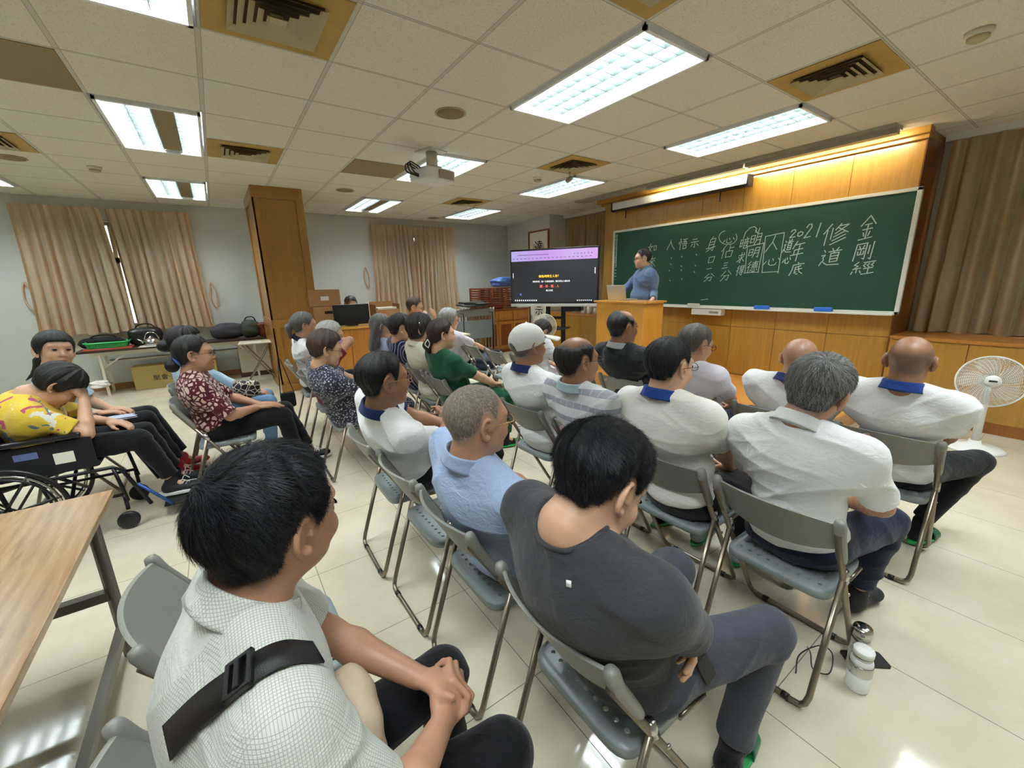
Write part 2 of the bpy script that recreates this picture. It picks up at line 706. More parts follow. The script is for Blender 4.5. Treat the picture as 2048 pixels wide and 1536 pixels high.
# ------------------------------------------------------------------ ceiling things
def fixture(u, v, dark=False, label=''):
    t = empty('ceiling_light', (u * S + S / 2, v * S + S, H), label=label, cat='ceiling light', group='recessed ceiling lights')
    a, b = S / 2 - 0.018, S - 0.018
    f = MB()
    for lo, hi in (((-a, -b), (-a + 0.022, b)), ((a - 0.022, -b), (a, b)), ((-a, -b), (a, -b + 0.022)), ((-a, b - 0.022), (a, b))):
        f.box((lo[0], lo[1], -0.022), (hi[0], hi[1], -0.0))
    f.build('frame', M['white'], t)
    e = a - 0.024
    w = 2 * e / 4
    for k in range(4):
        x0, x1 = -e + k * w + 0.006, -e + (k + 1) * w - 0.006
        if dark and k == 2:
            MB().box((x0, -b + 0.02, 0.01), (x1, b - 0.02, 0.04)).build('unlit_slot', M['mesh'], t)
            continue
        MB().box((x0 + 0.03, -b + 0.03, 0.062), (x1 - 0.03, b - 0.03, 0.068)).build('tube_glow', TUBE, t)
    lv = MB()
    for k in range(1, 4):
        x = -e + k * w
        lv.add([(x - 0.03, -b + 0.02, 0.06), (x - 0.002, -b + 0.02, 0), (x + 0.002, -b + 0.02, 0), (x + 0.03, -b + 0.02, 0.06), (x - 0.03, b - 0.02, 0.06), (x - 0.002, b - 0.02, 0), (x + 0.002, b - 0.02, 0), (x + 0.03, b - 0.02, 0.06)], [(0, 1, 5, 4), (1, 2, 6, 5), (2, 3, 7, 6), (3, 0, 4, 7)])
    for k in range(4):
        if dark and k == 2:
            continue
        x0, x1 = -e + k * w + 0.004, -e + (k + 1) * w - 0.004
        nn = 13
        for j in range(1, nn):
            y = -b + 2 * b * j / nn
            # parabolic cross blade: wide at the top
            vs = [(x0, y - 0.016, 0.05), (x1, y - 0.016, 0.05), (x1, y + 0.016, 0.05), (x0, y + 0.016, 0.05), (x0, y - 0.002, 0.001), (x1, y - 0.002, 0.001), (x1, y + 0.002, 0.001), (x0, y + 0.002, 0.001)]
            lv.add(vs, [(0, 3, 2, 1), (4, 5, 6, 7), (0, 1, 5, 4), (1, 2, 6, 5), (2, 3, 7, 6), (3, 0, 4, 7)])
    lv.build('louvre', LOUV, t)
    MB().box((-a, -b, 0.075), (a, b, 0.085)).box((-a, -b, -0.0), (-a + 0.006, b, 0.08)).box((a - 0.006, -b, 0), (a, b, 0.08)).box((-a, -b, 0), (a, -b + 0.006, 0.08)).box((-a, b - 0.006, 0), (a, b, 0.08)).build('housing', M['white'], t)
    return t


TUBE = m_emit('tube_light', '#f4fbff', LIGHT * 1.0)
LOUV = plain('louvre_metal', '#a3b1af', 0.45, 0.6, vary=0.0)
FX = [(4, 1, 0, 'largest recessed light panel over the middle of the seated rows'),
      (7, 1, 0, 'bright louvred ceiling panel closest above the chalkboard wall, on the right'),
      (0, 5, 1, 'ceiling light with one dark slot, left of the square vent above the far column'),
      (4, 5, 0, 'ceiling light panel partly hidden behind the white projector'),
      (7, 5, 0, 'ceiling light panel behind the small ceiling camera'),
      (0, 9, 1, 'small-looking ceiling light with a dark slot above the left curtain'),
      (4, 9, 1, 'ceiling light with a dark slot between the column and the second curtain'),
      (7, 9, 0, 'farthest ceiling light panel, above the screen corner of the room'),
      (0, 1, 0, 'ceiling light cut off by the top edge, left of the big stained vent'),
      (-3, 9, 0, 'ceiling light at the left edge of the photo above the left curtain'),
      (-3, 5, 0, 'ceiling light out at the far left of the room'),
      (-3, 1, 0, 'ceiling light at the near left of the room'),
      (0, -3, 0, 'ceiling light behind the camera on the left'),
      (4, -3, 0, 'ceiling light behind the camera in the middle'),
      (7, -3, 0, 'ceiling light behind the camera on the right')]
for u, v, d, lab in FX:
    fixture(u, v, bool(d), lab)


def vent(u, v, label):
    t = empty('ceiling_vent', (u * S + S / 2, v * S + S / 2, H), label=label, cat='ceiling vent', group='square ceiling vents')
    a = S / 2 - 0.016
    MB().box((-a, -a, -0.006), (a, a, 0)).build('vent_pan', M['rust'], t)
    MB().box((-0.2, -0.2, -0.008), (0.2, 0.2, -0.006)).build('vent_throat', plain('vent_dark', '#4b3c20', 0.9), t)
    r = MB()
    for k in range(5):
        o = 0.215 - k * 0.042
        i = o - 0.012
        z0, z1 = -0.012 - 0.002 * k, -0.03 - 0.002 * k
        # sloping ring
        vs = [(sx * o, sy * o, z1) for sx, sy in ((-1, -1), (1, -1), (1, 1), (-1, 1))] + [(sx * (i - 0.02), sy * (i - 0.02), z0) for sx, sy in ((-1, -1), (1, -1), (1, 1), (-1, 1))]
        r.add(vs, [(j, (j + 1) % 4, 4 + (j + 1) % 4, 4 + j) for j in range(4)])
        vs = [(x, y, z + 0.003) for x, y, z in vs]
        r.add(vs, [(4 + j, 4 + (j + 1) % 4, (j + 1) % 4, j) for j in range(4)])
    r.box((-0.03, -0.03, -0.03), (0.03, 0.03, -0.012))
    r.build('vent_louvre', M['vent'], t)
    return t


for u, v, lab in ((1, 2, 'big stained square vent at the top of the photo beside the cut-off light'),
                  (6, 0, 'stained square vent at the upper right between the two right-hand ceiling lights'),
                  (3, 0, 'square vent cut off at the top edge above the largest light panel'),
                  (1, 6, 'square vent right of the ceiling light with the dark slot'),
                  (6, 4, 'square vent beside the light panel behind the ceiling camera'),
                  (6, 8, 'small-looking square vent beside the farthest ceiling light'),
                  (-2, 7, 'square vent at the left edge of the photo')):
    vent(u, v, lab)
for u, v, lab in ((-1, 4, 'brown perforated ceiling tile at the left edge of the photo'), (3, 6, 'brown perforated ceiling tile left of the projector')):
    a = S / 2 - 0.014
    tag(MB().box((-a, -a, -0.004), (a, a, 0)).build('perforated_panel', M['mesh'], loc=(u * S + S / 2, v * S + S / 2, H)), lab, 'ceiling panel')


def round_speaker(u, v, lab):
    t = empty('ceiling_speaker', (u * S, v * S, H), label=lab, cat='speaker', group='round ceiling speakers')
    MB().lathe([(0.125, 0), (0.13, -0.006), (0.12, -0.01), (0.115, -0.006)]).build('rim', M['vent'], t)
    MB().lathe([(0.112, -0.002), (0.112, -0.009), (0.03, -0.011)]).build('grille', M['mesh'], t)


for u, v, lab in ((3.5, 3.5, 'large round ceiling speaker nearest the camera above the middle'), (3.46, 8.48, 'round ceiling speaker left of the far light with the dark slot'),
                  (-1.46, 8.5, 'round ceiling speaker at the left edge by the vent'), (6.85, 11.3, 'faint round ceiling speaker near the far corner')):
    round_speaker(u, v, lab)
for u, v, lab in ((6.62, -0.5, 'cream smoke detector at the upper right of the ceiling'), (6.49, 5.53, 'small smoke detector left of the ceiling camera'), (-0.54, 8.6, 'smoke detector above the left curtain')):
    t = empty('smoke_detector', (u * S, v * S, H), label=lab, cat='smoke detector', group='ceiling smoke detectors')
    MB().lathe([(0.065, 0), (0.065, -0.015), (0.052, -0.03)]).build('base', M['beige'], t)
    MB().lathe([(0.05, -0.03), (0.05, -0.045), (0.035, -0.055)]).build('sensor_cap', M['vent'], t)

# projector under the ceiling
t = empty('projector', (3.93 * S, 5.02 * S, H), rad(18), 'white ceiling projector with looping black cables', 'projector')
MB().cyl((0, 0, -0.16), 0.06, 0.16, 20).build('mount_pole', M['beige'], t)
MB().box((-0.12, -0.12, -0.012), (0.12, 0.12, 0)).build('mount_plate', M['beige'], t)
MB().box((-0.075, -0.07, -0.2), (0.075, 0.07, -0.15)).build('mount_bracket', M['white'], t, bevel=0.005)
MB().prism([(-0.2, -0.15), (0.17, -0.17), (0.21, -0.1), (0.21, 0.1), (0.17, 0.17), (-0.2, 0.15)][::1], -0.31, -0.19).build('projector_body', M['white'], t, bevel=0.02, seg=3)
MB().cyl((0.17, 0.06, -0.25), 0.04, 0.05, 20, axis=(1, 0, 0)).build('lens', M['black'], t)
MB().box((-0.06, -0.176, -0.29), (0.14, -0.15, -0.21)).build('side_grille', M['grid'], t)
for k in range(3):
    MB().tube(bez([(-0.19, 0.05 - k * 0.04, -0.2), (-0.3 - 0.02 * k, 0.06 - k * 0.05, -0.17), (-0.33 + 0.02 * k, 0.03 - k * 0.03, -0.25), (-0.2, 0.0, -0.28 + 0.01 * k)]), 0.007, 8).build('cable', M['black'], t)

t = empty('ceiling_camera', (6.62 * S, 4.73 * S, H), rad(200), 'small security camera hanging on a short stem from the ceiling', 'camera')
MB().lathe([(0.05, 0), (0.05, -0.02), (0.03, -0.03)]).build('base', M['beige'], t)
MB().cyl((0, 0, -0.1), 0.012, 0.08, 12).build('stem', M['beige'], t)
MB().cyl((-0.03, 0, -0.1), 0.028, 0.1, 16, axis=(1, 0, -0.5)).build('camera_body', M['grid'], t)

# long strip light and projection screen above the board
t = empty('strip_light', (9.12 * S, 2.3, H), label='long grey strip light box on the ceiling in front of the board wall', cat='light')
mb = MB()
for a, b in ((0, 1.42), (1.44, 2.87)):
    mb.box((-0.05, -1.9 + a, -0.075), (0.05, -1.9 + b, -0.03))
mb.build('housing', M['grid'], t)
MB().box((-0.12, -1.9, -0.03), (0.12, 2.45, 0.0)).build('back_plate', M['grid'], t)
MB().box((0.05, -1.88, -0.072), (0.056, 0.95, -0.034)).build('glowing_tube', m_emit('strip_tube', '#fff3d6', 30.0), t)
t = empty('projection_screen', (XB - 0.13, 3.0, 2.76), label='rolled-up projection screen in its long white housing above the chalkboard', cat='projection screen')
MB().box((-0.06, -1.13, -0.05), (0.06, 1.12, 0.06)).build('housing', M['trim'], t, bevel=0.008)
MB().box((-0.045, -1.12, -0.075), (0.05, 1.11, -0.05)).build('bottom_bar', M['darkmetal'], t, bevel=0.006)
for s_ in (-1.14, 1.12):
    MB().box((-0.065, s_, -0.075), (0.065, s_ + 0.02, 0.065)).build('end_cap', M['darkmetal'], t)
for y in (-0.75, 0.87):
    MB().tube([(0, y, -0.07), (0, y, -0.18)], 0.008, 8).ball((0, y, -0.19), 0.012).build('pull_cord', M['darkmetal'], t)

# ------------------------------------------------------------------ chalkboard
BX = XB - 0.03
t = board = empty('chalkboard', (BX, 0, 0), label='long green chalkboard covered with white handwriting', cat='chalkboard')
BY0, BY1, BZ0, BZ1 = 0.235, 4.18, 1.15, 2.36
MB().box((0, BY0, BZ0), (0.03, BY1, BZ1)).build('writing_surface', M['board'], t)
f = MB()
for lo, hi in (((BY0 - 0.03, BZ0 - 0.03), (BY0 + 0.01, BZ1 + 0.03)), ((BY1 - 0.01, BZ0 - 0.03), (BY1 + 0.03, BZ1 + 0.03)), ((BY0 - 0.03, BZ1 - 0.005), (BY1 + 0.03, BZ1 + 0.03)), ((BY0 - 0.03, BZ0 - 0.03), (BY1 + 0.03, BZ0 + 0.005))):
    f.box((-0.012, lo[0], lo[1]), (0.03, hi[0], hi[1]))
f.build('board_frame', M['trim'], t, bevel=0.004)
MB().box((-0.09, BY0, BZ0 - 0.035), (-0.01, BY1, BZ0 - 0.02)).build('chalk_tray', M['trim'], t)
rr = random.Random(3)
for i in range(30):
    z = BZ1 - 0.05 - i * 0.027
    if i > 20 and i % 2:
        continue
    mk = MB()
    mk.box((-0.004, BY1 - 0.07 + rr.random() * 0.01, z), (0.0, BY1 - 0.035 + rr.random() * 0.02, z + 0.012))
    if i < 20:
        mk.box((-0.004, BY1 - 0.055, z - 0.01), (0, BY1 - 0.045, z + 0.002))
    mk.build('edge_note', M['chalk'], board)
mk.build('edge_writing', M['chalk'], t)


def bp(px, py):
    """photo pixel on the board's face -> (y, z)"""
    d = cam_o.matrix_world.to_3x3() @ Vector(((px - 1024) / FPX, -(py - 768) / FPX, -1))
    k = (BX - CAM[0]) / d.x
    return CAM[1] + d.y * k, CAM[2] + d.z * k


# handwriting: strokes of every character in a 10 x 10 box (x right, y down)
CH = {
 '如': 'M3,0 L1.5,5 L4,9 M5,3 L0.5,9.5 M0,4 L5.5,3 M6.5,3.5 L7,8.5 M6.5,3.5 L9.5,3 L9.3,8 L7,8.2',
 '來': 'M1,2.6 L9,2 M5,0 L5.2,10 M3,3.5 L1.5,5.5 M3,3.6 L4,5 M7.2,3 L6.2,5 M7.2,3 L8.4,4.6 M5,5 L0.5,9 M5.2,5 L9.6,9',
 '入': 'M4.2,0 L4.8,1.5 L0.5,9.5 M4.8,1.5 L6.5,6 L9.8,9.5',
 '悟': 'M1.8,0 L1.8,10 M0.5,2.8 L0.2,5 M2.8,2.4 L3.5,4 M4.5,1 L9.4,0.6 M6.8,1 L6.2,4.8 M5,3 L8.6,2.7 L8.3,4.8 M4,5 L9.8,4.8 M5.2,6.5 L5.4,9.5 M5.2,6.5 L8.8,6.2 L8.6,9.2 L5.4,9.3',
 '示': 'M2.5,1 L7.5,0.6 M0.5,3.8 L9.5,3.2 M5,3.6 L5,9.4 L3.8,8.8 M2.8,5.5 L0.8,8 M7,5.2 L9.5,7.8',
 '身': 'M5,0 L3.8,1.6 M3,1.8 L2.8,8 M3,1.8 L7.6,1.4 L7.4,9.6 L6,9 M3,3.8 L7.4,3.5 M3,5.6 L7.4,5.3 M0.8,8 L9.2,7 M7.2,7.2 L1.5,10',
 '口': 'M1.5,1.5 L2,9 M1.5,1.5 L8.8,1 L8.2,8.4 L2,8.8',
 '一': 'M1.5,5.4 L8.5,4.4',
 '二': 'M2.5,2.5 L7.5,2 M1,7.5 L9,6.6',
 '三': 'M2,1.5 L8,1 M2.5,5 L7.4,4.5 M1,9 L9.4,8',
 '分': 'M4,0.5 L0.5,4.8 M6,0 L9.8,4 M2.5,5 L7.8,4.6 L7,9.4 L5.4,8.8 M4.8,5 L1,9.8',
 '心': 'M1.8,4.5 L0.6,7.4 M3.2,3.4 L3.4,7.4 L4.6,8.8 L7.2,8.6 L7.6,6.8 M5,2.4 L5.8,4.6 M8.2,2.6 L9.4,5',
 '佔': 'M3,0 L0.4,4.6 M1.9,3 L1.9,10 M6.2,0.4 L6.2,5 M6.2,2.5 L9.4,2.1 M4.2,5 L4.6,9.6 M4.2,5 L9,4.6 L8.7,9.2 L4.6,9.4',
 '暗': 'M0.6,2 L0.8,8.4 M0.6,2 L3,1.8 L3,8 L0.8,8.2 M0.7,5 L3,4.8 M6.8,0 L7,1.2 M4.4,1.8 L9.4,1.4 M5.6,2.4 L6,3.8 M8,2.2 L7.6,3.6 M4,4.4 L9.8,4 M5,5.6 L5.2,10 M5,5.6 L8.8,5.3 L8.6,9.6 L5.2,9.8 M5.1,7.7 L8.7,7.4',
 '明': 'M0.8,2 L1,7.6 M0.8,2 L3.8,1.7 L3.8,7.2 L1,7.4 M0.9,4.7 L3.8,4.4 M5.6,0.8 L5.4,6.5 L4.6,9.6 M5.6,0.8 L9,0.5 L9,9.6 L7.8,9 M5.5,3.4 L9,3.1 M5.5,5.8 L9,5.5',
 '德': 'M2.6,0 L0.6,2.6 M2.8,2.6 L0.4,5.6 M1.8,4.4 L1.8,10 M4.2,1.4 L9.6,1.1 M6.8,0 L6.8,2.4 M4.4,2.8 L4.6,4.8 M4.4,2.8 L9,2.5 L8.9,4.6 L4.6,4.8 M6,2.8 L6,4.7 M7.5,2.7 L7.5,4.6 M4,6 L9.8,5.7 M4.2,7.4 L3.6,9 M5.4,7.2 L5.6,9.2 L7.8,9.2 L8,8.4 M6.8,6.8 L7.2,7.8 M9,7 L9.8,8.4',
 '人': 'M5.4,0 L4.6,3.8 L0.5,9.5 M4.8,4 L9.6,8.6',
 '道': 'M1.2,0.8 L2,2 M0.6,3.8 L2.2,3.6 L1.4,5 L2,6.4 L1,7.6 L0.4,9.2 M2,7.6 L4,9.2 L9.8,9.6 M5,0.2 L5.6,1.4 M8,0 L7.2,1.4 M3.6,2 L9.6,1.6 M6.4,1.8 L6,3 M4.8,3 L5,7.8 M4.8,3 L8.6,2.8 L8.5,7.6 L5,7.8 M4.9,4.7 L8.6,4.4 M4.9,6.2 L8.5,6',
 '年': 'M3.2,0 L0.8,3.6 M2.4,1.8 L9,1.2 M2.6,4.4 L8.6,4 M2.6,4.4 L2.6,6.8 M0.2,7 L9.8,6.4 M5.8,1.6 L5.6,10',
 '底': 'M5,0 L5.4,1 M1.6,1.8 L9.6,1.2 M1.8,1.8 L1.6,6 L0.4,9.8 M7.6,2.8 L3.6,3.8 M3.8,3.6 L3.8,8.4 L5,7.6 M3.8,5.6 L8.8,5.2 M6,3.4 L7.2,7.6 L9.8,9.4 M5,9.2 L6.4,9.4',
 '修': 'M2.6,0 L0.2,4.4 M1.5,2.8 L1.5,10 M3.4,2 L3.4,7.4 M6.4,0.2 L4.6,3 M5.8,1.2 L9.4,0.8 L4.8,4.8 M5.4,2 L9.8,4.6 M8.6,4 L4.4,6.4 M9,5.6 L4.2,8.2 M9.4,7.2 L3.8,10',
 '金': 'M5,0 L0.4,4 M5,0 L9.8,3.6 M3,3.6 L7.2,3.3 M2,5.6 L8.2,5.2 M5,3.6 L5,9.2 M3,6.8 L3.8,8.2 M7.2,6.4 L6.4,8.2 M0.8,9.6 L9.4,8.8',
 '剛': 'M0.8,1 L0.6,9.8 M0.8,1 L6,0.6 L6,9.4 L5,8.8 M2.2,2 L2.8,3.2 M4.8,1.8 L4.2,3.2 M1.8,3.8 L5.2,3.5 M3.5,3.8 L3.5,6.6 M2,5 L2.2,6.8 L5,6.5 L5,4.8 M7.6,2 L7.6,6.6 M9.4,0.2 L9.4,9.6 L8.2,9',
 '經': 'M2.4,0 L0.8,2 L2.6,3 L0.8,5 M0.6,5.2 L3.8,4.6 M2.2,5 L2.2,7.8 M0.6,6.8 L0.2,8.6 M3.6,6.6 L4.2,8.2 M4.8,0.8 L9.6,0.4 M5.6,1.8 L4.8,3 L5.8,4.4 M7.2,1.8 L6.4,3 L7.4,4.4 M9,1.6 L8.2,3 L9.2,4.2 M5.2,5.4 L9,5.1 M7.2,5.4 L7.2,9 M4.6,9.4 L9.8,9',
 '求': 'M1.5,2.8 L8.8,2.2 M5,0 L5,9.6 L3.8,8.8 M2,4.4 L3.2,5.6 M4.6,6 L1,8.8 M7.8,3.8 L5.6,5.6 M5.6,5.2 L9.6,8.8 M7.4,0.4 L8.4,1.4',
 '得': 'M2.6,0 L0.6,2.6 M2.8,2.6 L0.4,5.6 M1.8,4.4 L1.8,10 M4.6,0.6 L4.8,4 M4.6,0.6 L8.8,0.4 L8.7,3.8 L4.8,4 M4.7,2.3 L8.7,2.1 M4.2,5.4 L9.4,5 M3.8,7 L9.8,6.6 M7.8,5.2 L7.8,9.8 L6.6,9.2 M5,7.8 L5.8,8.8',
 '2': 'M1,2.5 L3,0.5 L6.5,0.5 L7.5,2.6 L1,9.4 L8.6,8.8', '0': 'M5,1.5 L1.5,3.5 L1.5,7.5 L4.5,9 L8,7 L8.4,3.6 L5,1.5', '1': 'M6,0 L4.6,10'}


def chalk_strokes(mb, items, w):
    """items: list of polylines in photo pixels"""
    for pl_ in items:
        q = [bp(*p) for p in pl_]
        P3 = [Vector((-0.0015, y, z)) for y, z in q]
        for a, b in zip(P3[:-1], P3[1:]):
            d = b - a
            if d.length < 1e-5:
                continue
            n = Vector((0, -d.z, d.y)).normalized() * w / 2
            e = d.normalized() * w * 0.35
            mb.add([tuple(a - n - e), tuple(b - n + e), tuple(b + n + e), tuple(a + n - e)], [(0, 1, 2, 3)])


def char(mb, c, x0, y0, x1, y1, slant=0.0, w=0.013, rise=0.0):
    out = []
    for st in CH[c].split('M')[1:]:
        pl_ = []
        for tok in st.replace('L', ' ').split():
            a, b = map(float, tok.split(','))
            px = x0 + (x1 - x0) * a / 10 + slant * (5 - b) / 10 * (y1 - y0)
            py = y0 + (y1 - y0) * b / 10 - rise * (a - 5) / 10 * (x1 - x0)
            pl_.append((px, py))
        out.append(pl_)
    chalk_strokes(mb, out, w)


def ellipse_px(cx, cy, rx, ry, a0, a1, n=28):
    return [(cx + rx * math.cos(rad(a0 + (a1 - a0) * k / n)), cy + ry * math.sin(rad(a0 + (a1 - a0) * k / n))) for k in range(n + 1)]


WR = [('如', 1296, 487, 1314, 504), ('來', 1295, 512, 1312, 536),
      ('入', 1334, 480, 1350, 500), ('悟', 1358, 477, 1375, 499), ('示', 1381, 477, 1398, 496),
      ('身', 1413, 473, 1434, 503), ('口', 1415, 512, 1430, 527), ('一', 1412, 534, 1425, 541), ('分', 1408, 547, 1428, 563),
      ('心', 1446, 472, 1470, 488), ('佔', 1442, 490, 1468, 516), ('三', 1444, 524, 1457, 538), ('分', 1441, 541, 1462, 562),
      ('暗', 1480, 475, 1498, 497), ('求', 1474, 505, 1490, 526), ('得', 1473, 531, 1488, 551),
      ('明', 1500, 466, 1524, 491), ('明', 1496, 494, 1520, 516), ('德', 1494, 522, 1516, 545),
      ('人', 1533, 471, 1558, 505), ('心', 1526, 512, 1562, 533),
      ('道', 1567, 479, 1585, 506), ('心', 1565, 511, 1582, 529),
      ('年', 1582, 482, 1608, 522), ('底', 1580, 525, 1607, 550),
      ('2', 1580, 459, 1594, 476), ('0', 1594, 461, 1608, 474), ('2', 1610, 447, 1626, 477), ('1', 1630, 446, 1644, 474),
      ('修', 1646, 447, 1697, 489), ('道', 1640, 496, 1682, 532),
      ('金', 1720, 431, 1751, 481), ('剛', 1708, 484, 1747, 521), ('經', 1703, 523, 1750, 550)]
for c, a, b, cc, dd in WR:
    sl = 0.28 if a > 1400 else 0.12
    mbs = MB()
    char(mbs, c, a, b, cc, dd, slant=sl, w=0.0085 if a < 1560 else 0.0105, rise=0.12)
    mbs.build('chalk_character', M['chalk'], board)
for pl_ in [ellipse_px(1456, 475, 18, 14, -30, 250), [(1487, 477), (1491, 465), (1500, 456), (1509, 453), (1514, 458), (1511, 465)],
                    [(1511, 460), (1516, 467), (1520, 456)],
                    [(1495, 493), (1490, 544)], [(1495, 493), (1528, 486), (1516, 545)], [(1488, 546), (1517, 544)],
                    [(1531, 474), (1524, 545)], [(1531, 473), (1569, 465), (1556, 546)], [(1524, 545), (1557, 543)],
                    [(1402, 600), (1416, 598)]] + [[(x, y), (x + 1.5, y + 2.5)] for x, y in ((1342, 515), (1341, 527), (1338, 540), (1339, 560), (1363, 512), (1362, 531), (1362, 539), (1363, 557), (1392, 508), (1390, 530), (1388, 543))]:
    mbs = MB()
    chalk_strokes(mbs, [pl_], 0.0085)
    mbs.build('chalk_line', M['chalk'], board)

for (px, py), m_, lab in (((1462 * 0 + 1391, 605), 'beige', 'cream board eraser on the tray right of the lecturer'), ((1527, 611), 'blue', 'blue board eraser, left one of the two on the tray'), ((1650, 614), 'blue', 'blue board eraser nearest the right end of the tray')):
    y, z = bp(px, py)
    e_ = MB().box((-0.075, y - 0.09, BZ0 - 0.018), (-0.02, y + 0.09, BZ0 + 0.03)).build('eraser', M[m_], bevel=0.008, loc=(BX, 0, 0))
    tag(e_, lab, 'eraser', 'board erasers')
y, z = bp(1418, 617)
t = empty('control_box', (BX - 0.05, y, BZ0 - 0.09), label='white control box fixed below the chalk tray', cat='control box')
MB().box((-0.03, -0.23, -0.04), (0.075, 0.23, 0.05)).build('case', M['white'], t, bevel=0.004)
MB().box((-0.033, -0.19, -0.012), (-0.03, -0.05, 0.018)).build('switch_strip', M['grid'], t)
# ------------------------------------------------------------------ curtains
def curtain(name, axis, a0, a1, c, z0, z1, mat, label, folds, amp=0.045, seed=0, gap=None, shift=0.0, flare=0.0):
    """cloth hung along axis between a0 and a1"""
    t = empty(name, (0, 0, 0), label=label, cat='curtain', group='curtains')
    r = random.Random(seed)
    ph = [r.random() * 6 for _ in range(6)]
    panels = [(a0, gap[0], gap[1]), (gap[2], a1, gap[3])] if gap else [(a0, a1, None)]
    for pi_, (p0, p1, lowedge) in enumerate(panels):
        mb = MB()
        nf = folds * (p1 - p0) / (a1 - a0)

        def fn(u, v, p0=p0, p1=p1, lowedge=lowedge, nf=nf, pi_=pi_):
            q0, q1 = p0, p1
            if lowedge is not None:
                if pi_ == 0:
                    q1 = p1 + (lowedge - p1) * v ** 0.6
                else:
                    q0 = p0 + (lowedge - p0) * v ** 0.6
            if pi_ == 0:
                q0 -= flare * v * v
            if pi_ == len(panels) - 1:
                q1 += flare * v * v
            s_ = q0 + (q1 - q0) * u
            k = u * nf * 2 * PI
            w = math.sin(k + 0.7 * math.sin(k * 0.31 + ph[0]) + 0.9 * v * math.sin(k * 0.13 + ph[1]))
            w2 = math.sin(k * 2.1 + ph[2] + v) * 0.25
            d = amp * (0.55 + 0.45 * v) * (w + w2) + 0.02 * math.sin(k * 0.17 + ph[3])
            z = z1 + (z0 - z1) * v + (0.012 * math.sin(k * 0.5 + ph[4]) if v > 0.98 else 0)
            s_ += 0.012 * math.cos(k) * (0.3 + v)
            return (s_, c + d, z) if axis == 0 else (c + d, s_, z)
        mb.grid(fn, int(nf * 14), 22)
        mb.build('curtain_panel', mat, t)
    lo, hi = [0, 0, z1 - 0.01], [0, 0, z1 + 0.05]
    lo[axis], hi[axis] = a0 - 0.04, a1 + 0.04
    lo[1 - axis], hi[1 - axis] = c - 0.03, c + 0.03
    return t


CU1 = m_curtain('curtain_gold', '#dcd2b2', '#e6dec4', '#eee8d4')
CU2 = m_curtain('curtain_stripe', '#c0b48c', '#cfc39e', '#d8cfb0')
curtain('window_curtain', 0, -1.66, 0.37, YW - 0.11, 0.93, 2.8, CU1, 'pair of gold curtains with a bright gap between them, left of the column', 19, seed=1, gap=(-0.72, -0.62, -0.66, -0.6), flare=0.06)
curtain('window_curtain', 0, 3.36, 5.28, YW - 0.11, 0.95, 2.8, CU1, 'gold curtains behind the man who rests his chin on his hand', 20, seed=2, gap=(4.275, 4.33, 4.3, 4.27), flare=0.06)
curtain('window_curtain', 1, 4.82, 6.08, 7.06, 0.92, 2.86, CU2, 'dull striped curtain between the framed scroll and the chalkboard', 12, seed=3)
curtain('window_curtain', 1, -3.1, 0.16, 7.02, 0.915, 2.86, CU2, 'tall curtain in the alcove to the right of the chalkboard', 22, amp=0.055, seed=4)
for x, z, lab in ((-1.72, 1.55, 'hook left of the left curtains'), (0.5, 1.5, 'curtain tie-back hanging on the wall right of the left curtains'), (3.2, 1.75, 'looped curtain tie-back hanging above the cardboard boxes')):
    o = MB().tube(bez([(x, YW - 0.02, z + 0.18), (x + 0.05, YW - 0.04, z), (x + 0.02, YW - 0.05, z - 0.25), (x - 0.04, YW - 0.04, z - 0.1), (x - 0.03, YW - 0.03, z + 0.1), (x, YW - 0.02, z + 0.18)]), 0.012, 8).build('curtain_tieback', CU1)
    tag(o, lab, 'curtain tie', 'curtain ties')


